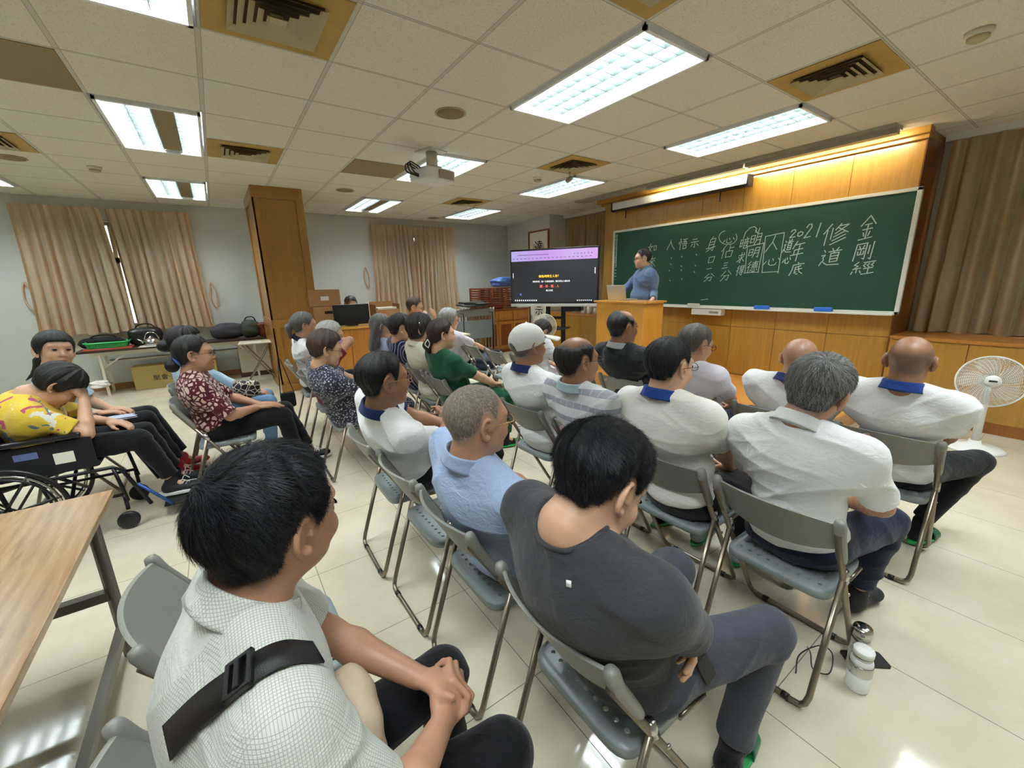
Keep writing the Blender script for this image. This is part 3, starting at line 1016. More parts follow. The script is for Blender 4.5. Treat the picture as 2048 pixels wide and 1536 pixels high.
# ------------------------------------------------------------------ folding chair
def make_chair():
    t = empty('folding_chair')
    W = 0.205

    def fr(mb, pts, closed=False):
        mb.tube(pts, 0.0112, 10, closed=closed)

    def arc(p, q, r_, n=5):
        """rounded corner list between three points p-q-r"""
        return p
    # front frame: uprights run from the backrest down to the front feet, joined by a floor bar
    def uframe(top, foot, name, z=0.0135):
        mb = MB()
        pts = []
        L = Vector(foot) - Vector(top)
        L.normalize()
        a = Vector((foot[0], W, z))
        st = Vector((top[0], W, top[2]))
        d = (a - st).normalized()
        pts.append(st)
        pts.append(a - d * 0.05)
        pts.append(a - d * 0.02 + Vector((0, -0.006, 0)))
        pts.append(a + Vector((0, -0.02, 0)) * 1 - d * 0.004)
        pts.append(a + Vector((0, -0.05, 0)))
        mir = [Vector((p.x, -p.y, p.z)) for p in pts[::-1]]
        mb.tube(pts + mir, 0.0112, 10)
        return mb.build(name, M['tube'], t)
    uframe((0.0, 0, 0.74), (0.46, 0, 0), 'front_leg_frame')
    uframe((0.155, 0, 0.50), (0.0, 0, 0), 'rear_leg_frame')
    for s_ in (-1, 1):
        MB().tube([(0.165, s_ * (W + 0.001), 0.485), (0.145, s_ * (W + 0.001), 0.535)], 0.0155, 10).build('hinge_sleeve', M['chrome'], t)
        MB().ball((0.225, s_ * (W + 0.008), 0.40), (0.008, 0.006, 0.008), 8, 6).build('rivet', M['chrome'], t)
        MB().tube([(0.0, s_ * (W - 0.08), 0.0135), (0.0, s_ * (W - 0.055), 0.0135)], 0.0135, 8).build('foot_pad', M['black'], t)
        MB().tube([(0.46, s_ * (W - 0.08), 0.0135), (0.46, s_ * (W - 0.055), 0.0135)], 0.0135, 8).build('foot_pad', M['black'], t)
        # plastic sleeve over the top of the upright
        mb = MB().tube([(0.105, s_ * W, 0.592), (0.092, s_ * W, 0.61), (0.02, s_ * W, 0.73), (0.003, s_ * W, 0.772), (-0.001, s_ * W, 0.787), (-0.002, s_ * W, 0.792)], [0.0125, 0.0165, 0.0185, 0.0195, 0.015, 0.005], 14)
        mb.build('end_cap', M['plasb'], t)
        MB().tube([(0.30, s_ * (W - 0.014), 0.415), (0.42, s_ * (W - 0.014), 0.41)], 0.009, 8).build('seat_rail', M['tube'], t)
    # backrest: curved plastic band
    mb = MB()

    def back(u, v):
        y = (u - 0.5) * 2 * (W - 0.005)
        bow = 1 - (2 * u - 1) ** 2
        zt, zb = 0.785 - 0.012 * (1 - bow), 0.655 - 0.055 * bow * 0.9 + 0.0 * bow
        z = zt + (zb - zt) * v
        x = 0.0 + 0.46 * (0.785 - z) / 0.80 - 0.045 * bow
        return (x, y, z)
    n = 20
    mb.grid(lambda u, v: tuple(Vector(back(u, v)) + Vector((0.006, 0, 0))), n, 6)
    mb.grid(lambda u, v: tuple(Vector(back(1 - u, v)) - Vector((0.006, 0, 0))), n, 6)
    mb.grid(lambda u, v: tuple(Vector(back(u, 0)) + Vector((0.012 * v - 0.006, 0, 0.002 * math.sin(PI * v)))), n, 2)
    mb.grid(lambda u, v: tuple(Vector(back(u, 1)) + Vector((0.006 - 0.012 * v, 0, -0.002 * math.sin(PI * v)))), n, 2)
    mb.build('backrest', M['plasb'], t)
    # seat with drainage holes
    mb = MB()
    x0, x1, y1 = 0.09, 0.455, 0.188

    def mp(x, y, z=0.0):
        """rounded-rectangle warp and slight dish"""
        cx, cy = (x0 + x1) / 2, 0
        hx, hy = (x1 - x0) / 2, y1
        u, v = (x - cx) / hx, y / hy
        e = 0.09
        return (cx + hx * u * (1 - e * v ** 8 * abs(u)), cy + hy * v * (1 - e * u ** 8 * abs(v)), 0.442 - 0.006 * (1 - u * u) * (1 - v * v) + z)
    NXs, NYs = 9, 13
    hxs, hys = 0.145, 0.155
    cx = (x0 + x1) / 2
    nx, ny = 6, 9
    gx0, gx1, gy0, gy1 = x0 + 0.028, x1 - 0.03, -0.163, 0.163
    dx, dy = (gx1 - gx0) / nx, (gy1 - gy0) / ny
    for i in range(nx):
        for j in range(ny):
            a, b = gx0 + i * dx, gy0 + j * dy
            off = 0.0
            mx, my = a + dx / 2, b + dy / 2
            outer = [(a, b), (mx, b), (a + dx, b), (a + dx, my), (a + dx, b + dy), (mx, b + dy), (a, b + dy), (a, my)]
            r_ = 0.0076
            inner = [(mx + r_ * math.cos(rad(t_)), my + r_ * math.sin(rad(t_))) for t_ in (225, 270, 315, 0, 45, 90, 135, 180)]
            vs = [mp(*p) for p in outer] + [mp(*p) for p in inner] + [mp(*p, -0.012) for p in inner]
            fs = [(k, (k + 1) % 8, 8 + (k + 1) % 8, 8 + k) for k in range(8)] + [(8 + k, 8 + (k + 1) % 8, 16 + (k + 1) % 8, 16 + k) for k in range(8)]
            mb.add(vs, fs, False)
    # border ring and skirt
    def border(t_):
        p = t_ % 4
        k = int(p)
        f_ = p - k
        cs = [(-1, -1), (1, -1), (1, 1), (-1, 1)]
        a, b = cs[k], cs[(k + 1) % 4]
        return (a[0] + (b[0] - a[0]) * f_, a[1] + (b[1] - a[1]) * f_)
    rings = []
    NB = 72
    for (kx, ky, z) in ((0, 0, 0), (1, 1, 0), (1.02, 1.02, -0.006), (1.03, 1.03, -0.03), (0.96, 0.96, -0.032)):
        ring = []
        for q in range(NB):
            u, v = border(4 * q / NB)
            gx_, gy_ = (gx0 + gx1) / 2 + u * (gx1 - gx0) / 2, v * gy1
            bx_, by_ = cx + u * (x1 - x0) / 2, v * y1
            if kx == 0:
                ring.append(mp(gx_, gy_))
            else:
                p = mp(bx_, by_)
                ring.append((cx + (p[0] - cx) * (1 + (kx - 1) * 0.4), p[1] * (1 + (ky - 1) * 0.4), p[2] + z))
        rings.append(ring)
    vs = [p for r_ in rings for p in r_]
    fs = [(i * NB + k, i * NB + (k + 1) % NB, (i + 1) * NB + (k + 1) % NB, (i + 1) * NB + k) for i in range(4) for k in range(NB)]
    mb.add(vs, fs, True)
    mb.build('seat', M['plas'], t)
    return t


chair0 = make_chair()
CHG = 'grey plastic folding chairs'
_used = [False]


def chair(xr, yc, label, rz=0.0, z=0.0, sticker=None):
    t = chair0 if not _used[0] else copy_tree(chair0)
    if not _used[0]:
        _used[0] = True
    t.location = (xr, yc, z)
    t.rotation_euler = (0, 0, rad(rz))
    tag(t, label, 'chair', CHG)
    if sticker is not None:
        y = sticker
        STK.append((t, y))
    return t


STK = []
# row A (behind the two men in the foreground)
chair(0.26, -0.36, 'folding chair under the man with the black shoulder strap', 4)
chair(0.25, 0.24, 'empty folding chair beside the wood-topped table, left of the man with the black strap', 2)
chair(0.17, 2.78, 'folding chair under the woman in the maroon-and-white blouse', -4)
chair(0.12, 3.4, 'folding chair under the woman in the denim-blue vest', -4)
# row B
chair(1.07, -0.42, 'folding chair under the bowed man in the charcoal T-shirt')
chair(1.07, 0.17, 'folding chair under the man in the light blue shirt')
chair(1.06, 0.63, 'empty folding chair with its drilled seat in view, left of the man in light blue', 1)
chair(1.04, 1.13, 'folding chair under the arms-folded man in a navy-collared polo', -1)
chair(1.08, 2.5, 'folding chair under the woman in the dark speckled dress')
chair(1.08, 3.15, 'folding chair under the white-haired woman with hands behind her head')
chair(1.06, 3.85, 'folding chair with a small black bag hanging, under the ponytailed woman')
# row C
chair(2.06, -0.5, 'folding chair under the grey-haired man in a plain white polo', 0)
chair(2.06, -0.02, 'folding chair under the black-haired man with the blue collar', 2)
chair(2.06, 0.5, 'folding chair under the balding man in the striped polo', 2, sticker=0.08)
chair(2.04, 1.02, 'folding chair under the man in the white cap', 2)
chair(1.98, 2.2, 'folding chair under the woman in green', -3)
chair(2.0, 2.72, 'folding chair under the woman in the cream blouse', -3)
chair(2.03, 3.25, 'folding chair under the person in the navy striped top', -3)
chair(2.05, 3.8, 'folding chair under the woman with long grey hair', -3)
# row D
chair(3.19, -0.54, 'folding chair at the right under the bald sun-tanned man', 2, sticker=0.06)
chair(3.16, 0.0, 'folding chair under the bald man seated in front of the podium end', 0, sticker=0.0)
chair(3.12, 0.52, 'folding chair under the grey-haired man in the lilac-white shirt', 0)
chair(3.13, 1.13, 'folding chair under the man in the dark hooded jacket', 2, sticker=0.1)
chair(3.13, 1.68, 'empty folding chair left of the man in the dark hooded jacket', 3)
chair(3.14, 2.5, 'folding chair under the stooping person in white', 0)
chair(3.12, 3.05, 'empty folding chair left of the stooping person in white', -5)
chair(3.13, 3.6, 'folding chair holding a dark blue bag, between the white-haired woman and an empty chair', -8)
chair(3.2, 4.15, 'folding chair under the short white-haired woman in a white polo', -8)
for t, y in STK:
    o = MB().cyl((-0.043, y, 0.755), 0.016, 0.003, 20, axis=(-1, 0, 0.5)).build('sticker', plain('sticker_pink', '#c9a69c', 0.6), t)

# ------------------------------------------------------------------ podium, laptop
t = empty('podium', (5.12, 2.88, STZ), label='honey-wood podium standing in front of the lecturer', cat='podium')
MB().box((0.0, -0.43, 0.0), (0.02, 0.41, 1.06)).build('front_panel', M['wood_pod'], t, bevel=0.003)
for s_ in (-0.43, 0.39):
    MB().box((0.02, s_, 0), (0.42, s_ + 0.02, 1.06)).build('side_panel', M['wood_pod'], t)
MB().box((0.02, -0.41, 0.5), (0.42, 0.39, 0.52)).build('shelf', M['wood_pod'], t)
MB().box((-0.03, -0.46, 1.06), (0.45, 0.44, 1.085)).build('top', M['wood_pod'], t, bevel=0.004)
t = empty('laptop', (5.3, 3.06, STZ + 1.086), rad(180), label='open silver laptop on the podium', cat='laptop')
MB().box((-0.24, -0.17, 0), (0.0, 0.17, 0.016)).build('laptop_base', M['alu'], t, bevel=0.004)
MB().box((-0.004, -0.17, 0), (0.004, 0.17, 0.22)).build('laptop_lid', M['alu'], t, rot=(0, rad(12), 0), bevel=0.003)

# ------------------------------------------------------------------ large interactive screen on its stand
A_, B_ = Vector((5.03, 5.37, 0)), Vector((5.9, 4.0, 0))
mid = (A_ + B_) / 2
dr = (B_ - A_).normalized()
rz = math.atan2(dr.y, dr.x) + PI / 2      # local -y axis runs left->right
tv = empty('display_screen', (mid.x, mid.y, 0), rz + 0, label='large interactive screen on a black wheeled stand showing a browser slide', cat='display screen')
hw = (B_ - A_).length / 2
z0, z1 = 1.15, 2.12
# local: x = away from the viewer, y = left
MB().box((0.0, -hw, z0 - 0.03), (0.07, hw, z1)).build('screen_case', M['black'], tv, bevel=0.006)
scr_d = m_emit('screen_dark', '#1d1f24', 0.3)
MB().box((-0.003, -hw + 0.025, z0 + 0.045), (0.0, hw - 0.025, z1 - 0.03)).build('screen_glass', scr_d, tv)
MB().box((-0.012, -hw, z0 - 0.035), (0.05, hw, z0 + 0.015)).build('lower_bezel', M['alu'], tv, bevel=0.004)
sw, sh = hw - 0.025, z1 - 0.03 - (z0 + 0.045)
st_ = NT('browser_bar')
xv = st_.xyz(st_.coord())
g_ = st_.ramp(st_.math('ADD', st_.math('MULTIPLY', xv[1], -0.6), 0.5), [(0, '#b9b4f2'), (0.45, '#cf9df0'), (0.75, '#d2b2f5'), (1, '#e0a9ee')])
st_.l(g_, st_.b.inputs['Emission Color'])
st_.b.inputs['Emission Strength'].default_value = 0.33
st_.col('#202020')
zt = z1 - 0.03
MB().box((-0.005, -sw, zt - 0.175), (-0.003, sw, zt)).build('browser_bar', st_.m, tv)
ew = m_emit('screen_white', '#f3f3fa', 0.42)
ey = m_emit('screen_yellow', '#ffd23a', 0.4)
er = m_emit('screen_red', '#f0705a', 0.38)
eg = m_emit('screen_grey', '#3a3358', 0.1)


def scr_box(name, y0, y1, za, zb, m_):
    """y given as fraction from the left edge, z as fraction from the top"""
    return MB().box((-0.0065, sw - 2 * sw * y1, zt - sh * zb), (-0.005, sw - 2 * sw * y0, zt - sh * za)).build(name, m_, tv)


def scr_text(txt, fx, fz, size, m_, name='slide_text'):
    R3 = Matrix(((0, 0, -1), (-1, 0, 0), (0, 1, 0))).to_4x4()
    R3.translation = Vector((-0.0065, sw - 2 * sw * fx, zt - sh * fz))
    return text_mesh(txt, size, m_, name, tv, (0, 0, 0), (0, 0, 0), M_=R3)


scr_text('佛為何降生人世？', 0.46, 0.5, 0.05, ey)
scr_text('佛陀降世，為一大事因緣故，開示眾生入佛知見', 0.48, 0.6, 0.033, ew)
scr_text('開 - 示 - 悟 - 入', 0.46, 0.695, 0.055, er)
scr_text('佛之知見', 0.46, 0.775, 0.033, ew)
for k in range(11):
    scr_box('task_icon', 0.035 + k * 0.026, 0.047 + k * 0.026, 0.955, 0.98, ew)
for k in range(8):
    scr_box('task_icon', 0.78 + k * 0.022, 0.79 + k * 0.022, 0.96, 0.978, ew)
scr_box('scroll_mark', 0.017, 0.023, 0.42, 0.52, ew)
scr_box('scroll_mark', 0.972, 0.979, 0.36, 0.47, ew)
scr_box('address_line', 0.08, 0.45, 0.075, 0.084, eg)
for k in range(20):
    a = 0.02 + k * 0.047
    scr_box('bookmark', a, a + 0.022, 0.142, 0.152, eg)
for k in range(6):
    scr_box('bar_icon', 0.74 + k * 0.038, 0.75 + k * 0.038, 0.08, 0.098, eg)
scr_box('cursor_badge', 0.1, 0.118, 0.83, 0.865, m_emit('screen_blue', '#5a6bd8', 0.3))
for y in (0.13, -0.16):
    MB().box((0.1, y - 0.035, 0.12), (0.16, y + 0.035, 1.8)).build('stand_post', M['darkmetal'], tv)
MB().box((-0.2, -0.42, 0.1), (-0.12, 0.42, 0.16)).build('stand_foot', M['darkmetal'], tv)
for y in (0.32, -0.36):
    MB().box((-0.2, y - 0.035, 0.1), (0.42, y + 0.035, 0.16)).build('stand_foot', M['darkmetal'], tv)
    for x in (-0.17, 0.38):
        MB().cyl((x, y - 0.02, 0.04), 0.04, 0.04, 16, axis=(0, 1, 0)).build('caster', M['black'], tv)
MB().box((0.09, -0.33, 0.1), (0.17, 0.33, 0.17)).build('stand_beam', M['darkmetal'], tv)
MB().box((-0.22, -0.28, 0.72), (0.16, 0.32, 0.74)).build('stand_shelf', M['darkmetal'], tv, bevel=0.004)
MB().box((0.11, -0.16, 0.88), (0.15, 0.13, 0.93)).build('stand_beam', M['darkmetal'], tv)
MB().box((0.05, -0.5, 1.02), (0.3, -0.18, 1.12)).build('cable_box', M['black'], tv, bevel=0.02)
tag(MB().box((-0.15, -0.1, 0), (0.05, 0.2, 0.03)).build('set_top_box', M['black'], loc=(mid.x, mid.y, 0.741), rot=(0, 0, rz), bevel=0.005), 'small black box lying on the shelf of the screen stand', 'media box')

# ------------------------------------------------------------------ standing fan, right
def fan(loc, rz, tilt, label, R=0.215, hz=0.62, base_r=0.2, mat='white', cage='white'):
    t = empty('standing_fan', loc, rad(rz), label, 'fan')
    mb = MB().lathe([(base_r, 0), (base_r + 0.003, 0.006), (base_r - 0.02, 0.02), (0.08, 0.035), (0.045, 0.05), (0.04, 0.08)], 40)
    mb.build('fan_base', M[mat], t)
    MB().tube([(0, 0, 0.03), (0, 0, hz * 0.66), (-0.02, 0, hz - 0.04)], [0.03, 0.026, 0.022], 20).build('pole', M[mat], t)
    Mt = Matrix.Translation((0, 0, hz)) @ Matrix.Rotation(rad(tilt), 4, 'Y')
    MB().tube([(-0.16, 0, 0), (-0.13, 0, 0), (-0.05, 0, 0), (-0.02, 0, 0)], [0.03, 0.055, 0.06, 0.05], 24, M_=Mt).build('motor', M[mat], t)
    # cage: thin wire rings and spokes, front and back
    cg = MB()
    def prof(r, side):
        f = r / R
        return side * 0.055 * math.sqrt(max(0, 1 - f ** 2.6)) + 0.03
    for side in (1, -1):
        for r in np.linspace(0.05, R, 15):
            x = prof(r, side)
            cg.tube([(x, r * math.cos(2 * PI * k / 40), r * math.sin(2 * PI * k / 40)) for k in range(40)], 0.0011, 4, closed=True, M_=Mt)
        for k in range(36):
            a = 2 * PI * k / 36
            cg.tube([(prof(r, side), r * math.cos(a + 0.5 * r / R), r * math.sin(a + 0.5 * r / R)) for r in np.linspace(0.045, R, 6)], 0.0011, 4, M_=Mt)
    cg.build('cage', M[cage], t)
    rg = MB()
    rg.tube([(0.03, R * math.cos(2 * PI * k / 60), R * math.sin(2 * PI * k / 60)) for k in range(60)], 0.007, 8, closed=True, M_=Mt)
    rg.build('cage_rim', M[cage], t)
    MB().cyl((0.083, 0, 0), 0.052, 0.012, 32, axis=(1, 0, 0), M_=Mt).build('hub_badge', M[mat], t)
    MB().box((0.096, -0.025, -0.008), (0.0965, 0.025, 0.008), Mt).build('badge_mark', M['ink'], t)
    bl = NT('fan_blade_' + mat)
    bl.col('#dfe3dc'); bl.rough(0.25)
    bl.b.inputs['Alpha'].default_value = 0.35
    for q in range(5):
        a0 = 2 * PI * q / 5 + 0.3
        mb = MB()
        def f(u, v, a0=a0):
            r = 0.035 + (R - 0.05) * v
            w = (0.35 + 0.55 * math.sin(PI * min(1, v * 0.9 + 0.1)) ** 0.7)
            a = a0 + (u - 0.5) * w * 1.2 + 0.35 * v
            return (0.03 + (u - 0.5) * 0.03, r * math.cos(a), r * math.sin(a))
        mb.grid(f, 6, 8, M_=Mt)
        mb.build('blade', bl.m, t)
    return t


fan((5.93, -0.6, 0), 195, -12, 'white standing fan on a round base at the right edge')
fan((4.35, 3.55, 0), 215, -5, 'small cream standing fan behind the stooping person, by the screen', R=0.17, hz=0.93, base_r=0.17, mat='beige', cage='beige')

# ------------------------------------------------------------------ framed scroll on the pillar
t = empty('framed_scroll', (6.6, 6.44, 0), label='tall framed calligraphy scroll hanging behind the large screen', cat='framed scroll')
a, b, c_, d_ = -0.29, 0.36, 0.52, 2.62
MB().box((-0.015, a, c_), (0, b, d_)).build('scroll_paper', M['paper'], t)
MB().box((-0.018, a + 0.13, c_ + 0.25), (-0.015, b - 0.13, d_ - 0.25)).build('scroll_field', plain('scroll_silk', '#cdc6b0', 0.8), t)
f = MB()
for lo, hi in (((a - 0.03, c_ - 0.03), (a, d_ + 0.03)), ((b, c_ - 0.03), (b + 0.03, d_ + 0.03)), ((a, d_), (b, d_ + 0.03)), ((a, c_ - 0.03), (b, c_))):
    f.box((-0.035, lo[0], lo[1]), (0, hi[0], hi[1]))
f.build('scroll_frame', M['wood_dark'], t)
for i, chx in enumerate('達摩祖宗'):
    R3 = Matrix(((0, 0, -1), (-1, 0, 0), (0, 1, 0))).to_4x4()
    R3.translation = Vector((-0.02, (a + b) / 2, [2.28, 1.8, 1.35, 0.92][i]))
    text_mesh(chx, 0.3, M['ink'], 'scroll_character', t, (0, 0, 0), (0, 0, 0), M_=R3, extrude=0.002)
t = empty('calendar', (6.57, 6.3, 0), label='white sheet with a small picture hanging below the framed scroll', cat='calendar')
MB().box((0, -0.14, 0.12), (0.004, 0.22, 0.46)).build('sheet', M['paper'], t)
MB().box((-0.002, -0.05, 0.26), (0, 0.07, 0.36)).build('printed_picture', plain('print_grey', '#8d958e', 0.8), t)

# ------------------------------------------------------------------ stacked stools, cabinet, folded chairs in the corner
def stool(t, z):
    a = 0.17
    MB().box((-a, -a, z - 0.008), (a, a, z + 0.024)).build('stool_seat', M['wood_dark'], t, bevel=0.006)
    lg = MB()
    for sx in (-1, 1):
        for sy in (-1, 1):
            lg.tube([(sx * 0.14, sy * 0.14, z), (sx * 0.165, sy * 0.165, z - 0.035)], 0.012, 6)
        lg.tube(bez([(sx * 0.16, -0.165, z - 0.012), (sx * 0.16, -0.06, z - 0.034), (sx * 0.16, 0.06, z - 0.034), (sx * 0.16, 0.165, z - 0.012)], 4), 0.01, 6)
    lg.build('stool_legs', M['wood_dark'], t)


for k, (x, y, n, who) in enumerate(((5.36, 7.05, 9, 'left'), (5.7, 7.05, 9, 'middle'), (6.06, 7.02, 9, 'right'))):
    for i in range(n):
        t = empty('stacked_stool', (x, y, 0.97 + i * 0.051), rad(2 * i), label='reddish wooden stool, %s from below in the %s stack on the sideboard' % (['lowest', 'second', 'third', 'fourth', 'fifth', 'sixth', 'seventh', 'eighth', 'topmost'][i], who), cat='stool', group='stacked wooden stools')
        stool(t, 0.04)
t = empty('sideboard', (5.8, 7.0, 0), label='wooden sideboard carrying the stacked stools in the far corner', cat='cabinet')
MB().box((-0.65, -0.3, 0.08), (0.65, 0.3, 0.95)).build('cabinet_body', M['wood_cab'], t)
MB().box((-0.67, -0.32, 0.95), (0.67, 0.32, 0.972)).build('worktop', M['wood_dark'], t)
MB().box((-0.62, -0.27, 0), (0.62, 0.27, 0.08)).build('plinth', M['wood_dark'], t)
for i, x in enumerate((-0.6, -0.2, 0.2)):
    MB().box((x, -0.32, 0.12), (x + 0.38, -0.3, 0.7)).build('door', M['wood_cab'], t)
    MB().box((x, -0.32, 0.73), (x + 0.38, -0.3, 0.92)).build('drawer', M['wood_cab'], t)
    MB().ball((x + 0.19, -0.33, 0.83), 0.012, 8, 6).build('knob', M['chrome'], t)
    MB().box((x + 0.05, -0.322, 0.17), (x + 0.33, -0.32, 0.64)).build('door_grille', M['wood_dark'], t)

bag_b = plain('bag_blue', '#4a6ba8', 0.4, bump=0.4, bscale=30)


def blob(name, mat, loc, r, label, cat, seed=0, amp=0.15, group=None, parent=None):
    rr = random.Random(seed)
    ph = [rr.random() * 6 for _ in range(6)]
    mb = MB()
    mb.ball((0, 0, 0), (1, 1, 1), 28, 18)
    vs = []
    for v in mb.v:
        v = Vector(v)
        k = 1 + amp * (math.sin(3 * v.x + ph[0]) * math.sin(4 * v.y + ph[1]) + 0.5 * math.sin(7 * v.z + ph[2] + 3 * v.x) + 0.35 * math.sin(11 * v.y + ph[3] + 5 * v.z))
        s4 = (abs(v.x) ** 3 + abs(v.y) ** 3 + abs(v.z) ** 3) ** (1 / 3)
        v = v / s4 * k
        vs.append((v.x * r[0], v.y * r[1], max(-1, v.z) * r[2] + r[2]))
    mb.v = vs
    o = mb.build(name, mat, parent, loc)
    if label:
        tag(o, label, cat, group)
    return o


blob('cloth_bundle', bag_b, (5.95, 7.0, 1.46), (0.26, 0.17, 0.1), 'blue striped cloth bundle on top of the stacked stools', 'bundle', 3)
# folded chairs on a trolley
t = empty('chair_trolley', (4.95, 6.65, 0), label='low trolley full of folded chairs against the far corner', cat='trolley')
MB().box((-0.4, -0.22, 0.1), (0.38, 0.22, 0.13)).build('trolley_deck', M['darkmetal'], t)
for x in (-0.36, 0.34):
    for y in (-0.18, 0.18):
        MB().cyl((x, y - 0.012, 0.045), 0.045, 0.024, 14, axis=(0, 1, 0)).build('caster', M['black'], t)
    MB().tube([(x, -0.2, 0.13), (x, -0.2, 0.95), (x, 0.2, 0.95), (x, 0.2, 0.13)], 0.012, 8).build('trolley_rail', M['darkmetal'], t)


def folded_chair(x, label):
    t = empty('folded_chair', (x, 6.62, 0.13), rad(90 - 8), label=label, cat='chair', group='folded chairs on the trolley')
    for dx, top in ((0, 0.92), (0.02, 0.8)):
        MB().tube([(dx, -0.2, top), (dx, -0.2, 0.03), (dx, 0.2, 0.03), (dx, 0.2, top)], 0.01, 6).build('leg_frame', M['tube'], t)
    MB().box((-0.02, -0.19, 0.74), (0.005, 0.19, 0.9)).build('backrest', M['plasb'], t, bevel=0.01)
    MB().box((-0.028, -0.17, 0.27), (-0.005, 0.17, 0.66)).build('seat', M['plas'], t, bevel=0.012)


for i in range(9):
    folded_chair(4.62 + i * 0.075, '%s folded grey chair from the left on the trolley in the far corner' % ['first', 'second', 'third', 'fourth', 'fifth', 'sixth', 'seventh', 'eighth', 'ninth'][i])
blob('cloth_heap', plain('heap_dark', '#3b3b38', 0.7, vary=0.3), (4.95, 6.65, 1.06), (0.3, 0.18, 0.06), 'dark heap of straps and cloth lying on the folded chairs', 'bundle', 5, 0.3)

# jars on the low cabinet behind the podium
for i, (y, r, h, m_) in enumerate(((5.35, 0.06, 0.16, 'beige'), (5.12, 0.045, 0.13, 'white'), (4.95, 0.05, 0.15, 'beige'), (4.78, 0.04, 0.12, 'white'), (4.66, 0.045, 0.16, 'beige'))):
    o = MB().lathe([(r * 0.9, 0), (r, 0.01), (r, h * 0.75), (r * 0.7, h * 0.88), (r * 0.72, h)], 20).build('jar', M[m_], loc=(6.65, y, 0.901))
    tag(o, 'pale jar on the low cabinet behind the screen, %s from the podium' % ['fifth', 'fourth', 'third', 'second', 'nearest'][i], 'jar', 'jars on the low cabinet')

# ------------------------------------------------------------------ reception desk with monitor and boxes
t = empty('reception_desk', (2.35, 5.75, 0), label='wooden reception desk right of the column', cat='desk')
MB().box((-0.6, -0.3, 0.0), (0.72, -0.28, 0.93)).build('front_panel', M['wood_cab'], t)
MB().box((-0.6, -0.3, 0.0), (-0.58, 0.3, 0.93)).build('side_panel', M['wood_cab'], t)
MB().box((0.7, -0.3, 0.0), (0.72, 0.3, 0.93)).build('side_panel', M['wood_cab'], t)
for x in (-0.25, 0.12, 0.45):
    MB().box((x, -0.304, 0.02), (x + 0.006, -0.3, 0.93)).build('panel_joint', M['wood_dark'], t)
MB().box((-0.62, -0.32, 0.93), (0.74, 0.32, 0.96)).build('worktop', M['wood_pod'], t, bevel=0.004)
t = empty('monitor', (2.2, 5.62, 0.96), rad(3), label='black monitor seen from behind on the reception desk', cat='monitor')
MB().box((-0.27, -0.015, 0.02), (0.27, 0.02, 0.33)).build('monitor_case', M['black'], t, bevel=0.006)
MB().box((-0.08, 0.0, 0), (0.08, 0.12, 0.02)).build('monitor_foot', M['black'], t)
for x, y, z, w, h, lab in ((1.93, 6.05, 0.96, 0.22, 0.13, 'lower cardboard box beside the column on the desk'), (1.93, 6.05, 1.09, 0.22, 0.17, 'middle cardboard box of the pile by the column'), (1.9, 6.08, 1.265, 0.23, 0.25, 'top cardboard box with a small white label in the pile by the column')):
    t = empty('cardboard_box', (x, y, z), label=lab, cat='box', group='cardboard boxes by the column')
    MB().box((-w, -0.16, 0), (w, 0.16, h)).build('carton', M['card'], t, bevel=0.004)
    MB().box((-0.06, -0.163, h * 0.35), (0.06, -0.16, h * 0.6)).build('carton_print' if h < 0.2 else 'carton_label', M['ink'] if h < 0.2 else M['paper'], t)
t = empty('open_carton', (2.78, 5.8, 0.96), label='open cardboard carton with a white printer inside, right of the monitor', cat='box')
MB().box((-0.2, -0.16, 0), (-0.19, 0.16, 0.3)).box((0.19, -0.16, 0), (0.2, 0.16, 0.3)).box((-0.2, 0.15, 0), (0.2, 0.16, 0.34)).box((-0.2, -0.16, 0), (0.2, -0.15, 0.22)).build('carton', M['card'], t)
MB().box((-0.16, -0.13, 0.01), (0.16, 0.12, 0.25)).build('printer', M['beige'], t, bevel=0.01)
t = empty('side_table', (3.45, 5.3, 0), label='small white-topped table in front of the man with his hand at his chin', cat='table')
MB().box((-0.45, -0.25, 0.7), (0.5, 0.25, 0.73)).build('tabletop', M['beige'], t, bevel=0.004)
for x in (-0.4, 0.45):
    for y in (-0.2, 0.2):
        MB().tube([(x, y, 0), (x, y, 0.7)], 0.015, 8).build('leg', M['tube'], t)

# ------------------------------------------------------------------ long folding table on the left wall and what is on it
t = empty('folding_table', (-0.05, 7.75, 0), label='long dark-topped folding table under the left curtains', cat='table')
MB().box((-1.25, -0.25, 0.68), (1.3, 0.22, 0.71)).build('tabletop', m_wood('dark_laminate', '#2e1c14', '#3d261a', 'x'), t, bevel=0.004)
MB().box((-1.1, -0.22, 0.625), (1.15, -0.19, 0.68)).build('apron', M['beige'], t)
MB().box((-1.1, 0.16, 0.625), (1.15, 0.19, 0.68)).build('apron', M['beige'], t)
MB().box((-0.95, -0.02, 0.5), (1.0, 0.16, 0.52)).build('under_shelf', M['beige'], t)
for x in (-1.0, 1.0):
    for y in (-0.21, 0.17):
        MB().box((x - 0.016, y - 0.012, 0), (x + 0.016, y + 0.012, 0.64)).build('leg', M['beige'], t)
    MB().tube([(x, -0.21, 0.15), (x, 0.17, 0.15)], 0.01, 8).build('leg_brace', M['beige'], t)
    s_ = 1 if x < 0 else -1
    MB().tube([(x, -0.2, 0.42), (x + s_ * 0.3, -0.2, 0.64)], 0.011, 8).build('leg_brace', M['beige'], t)
ZT = 0.711
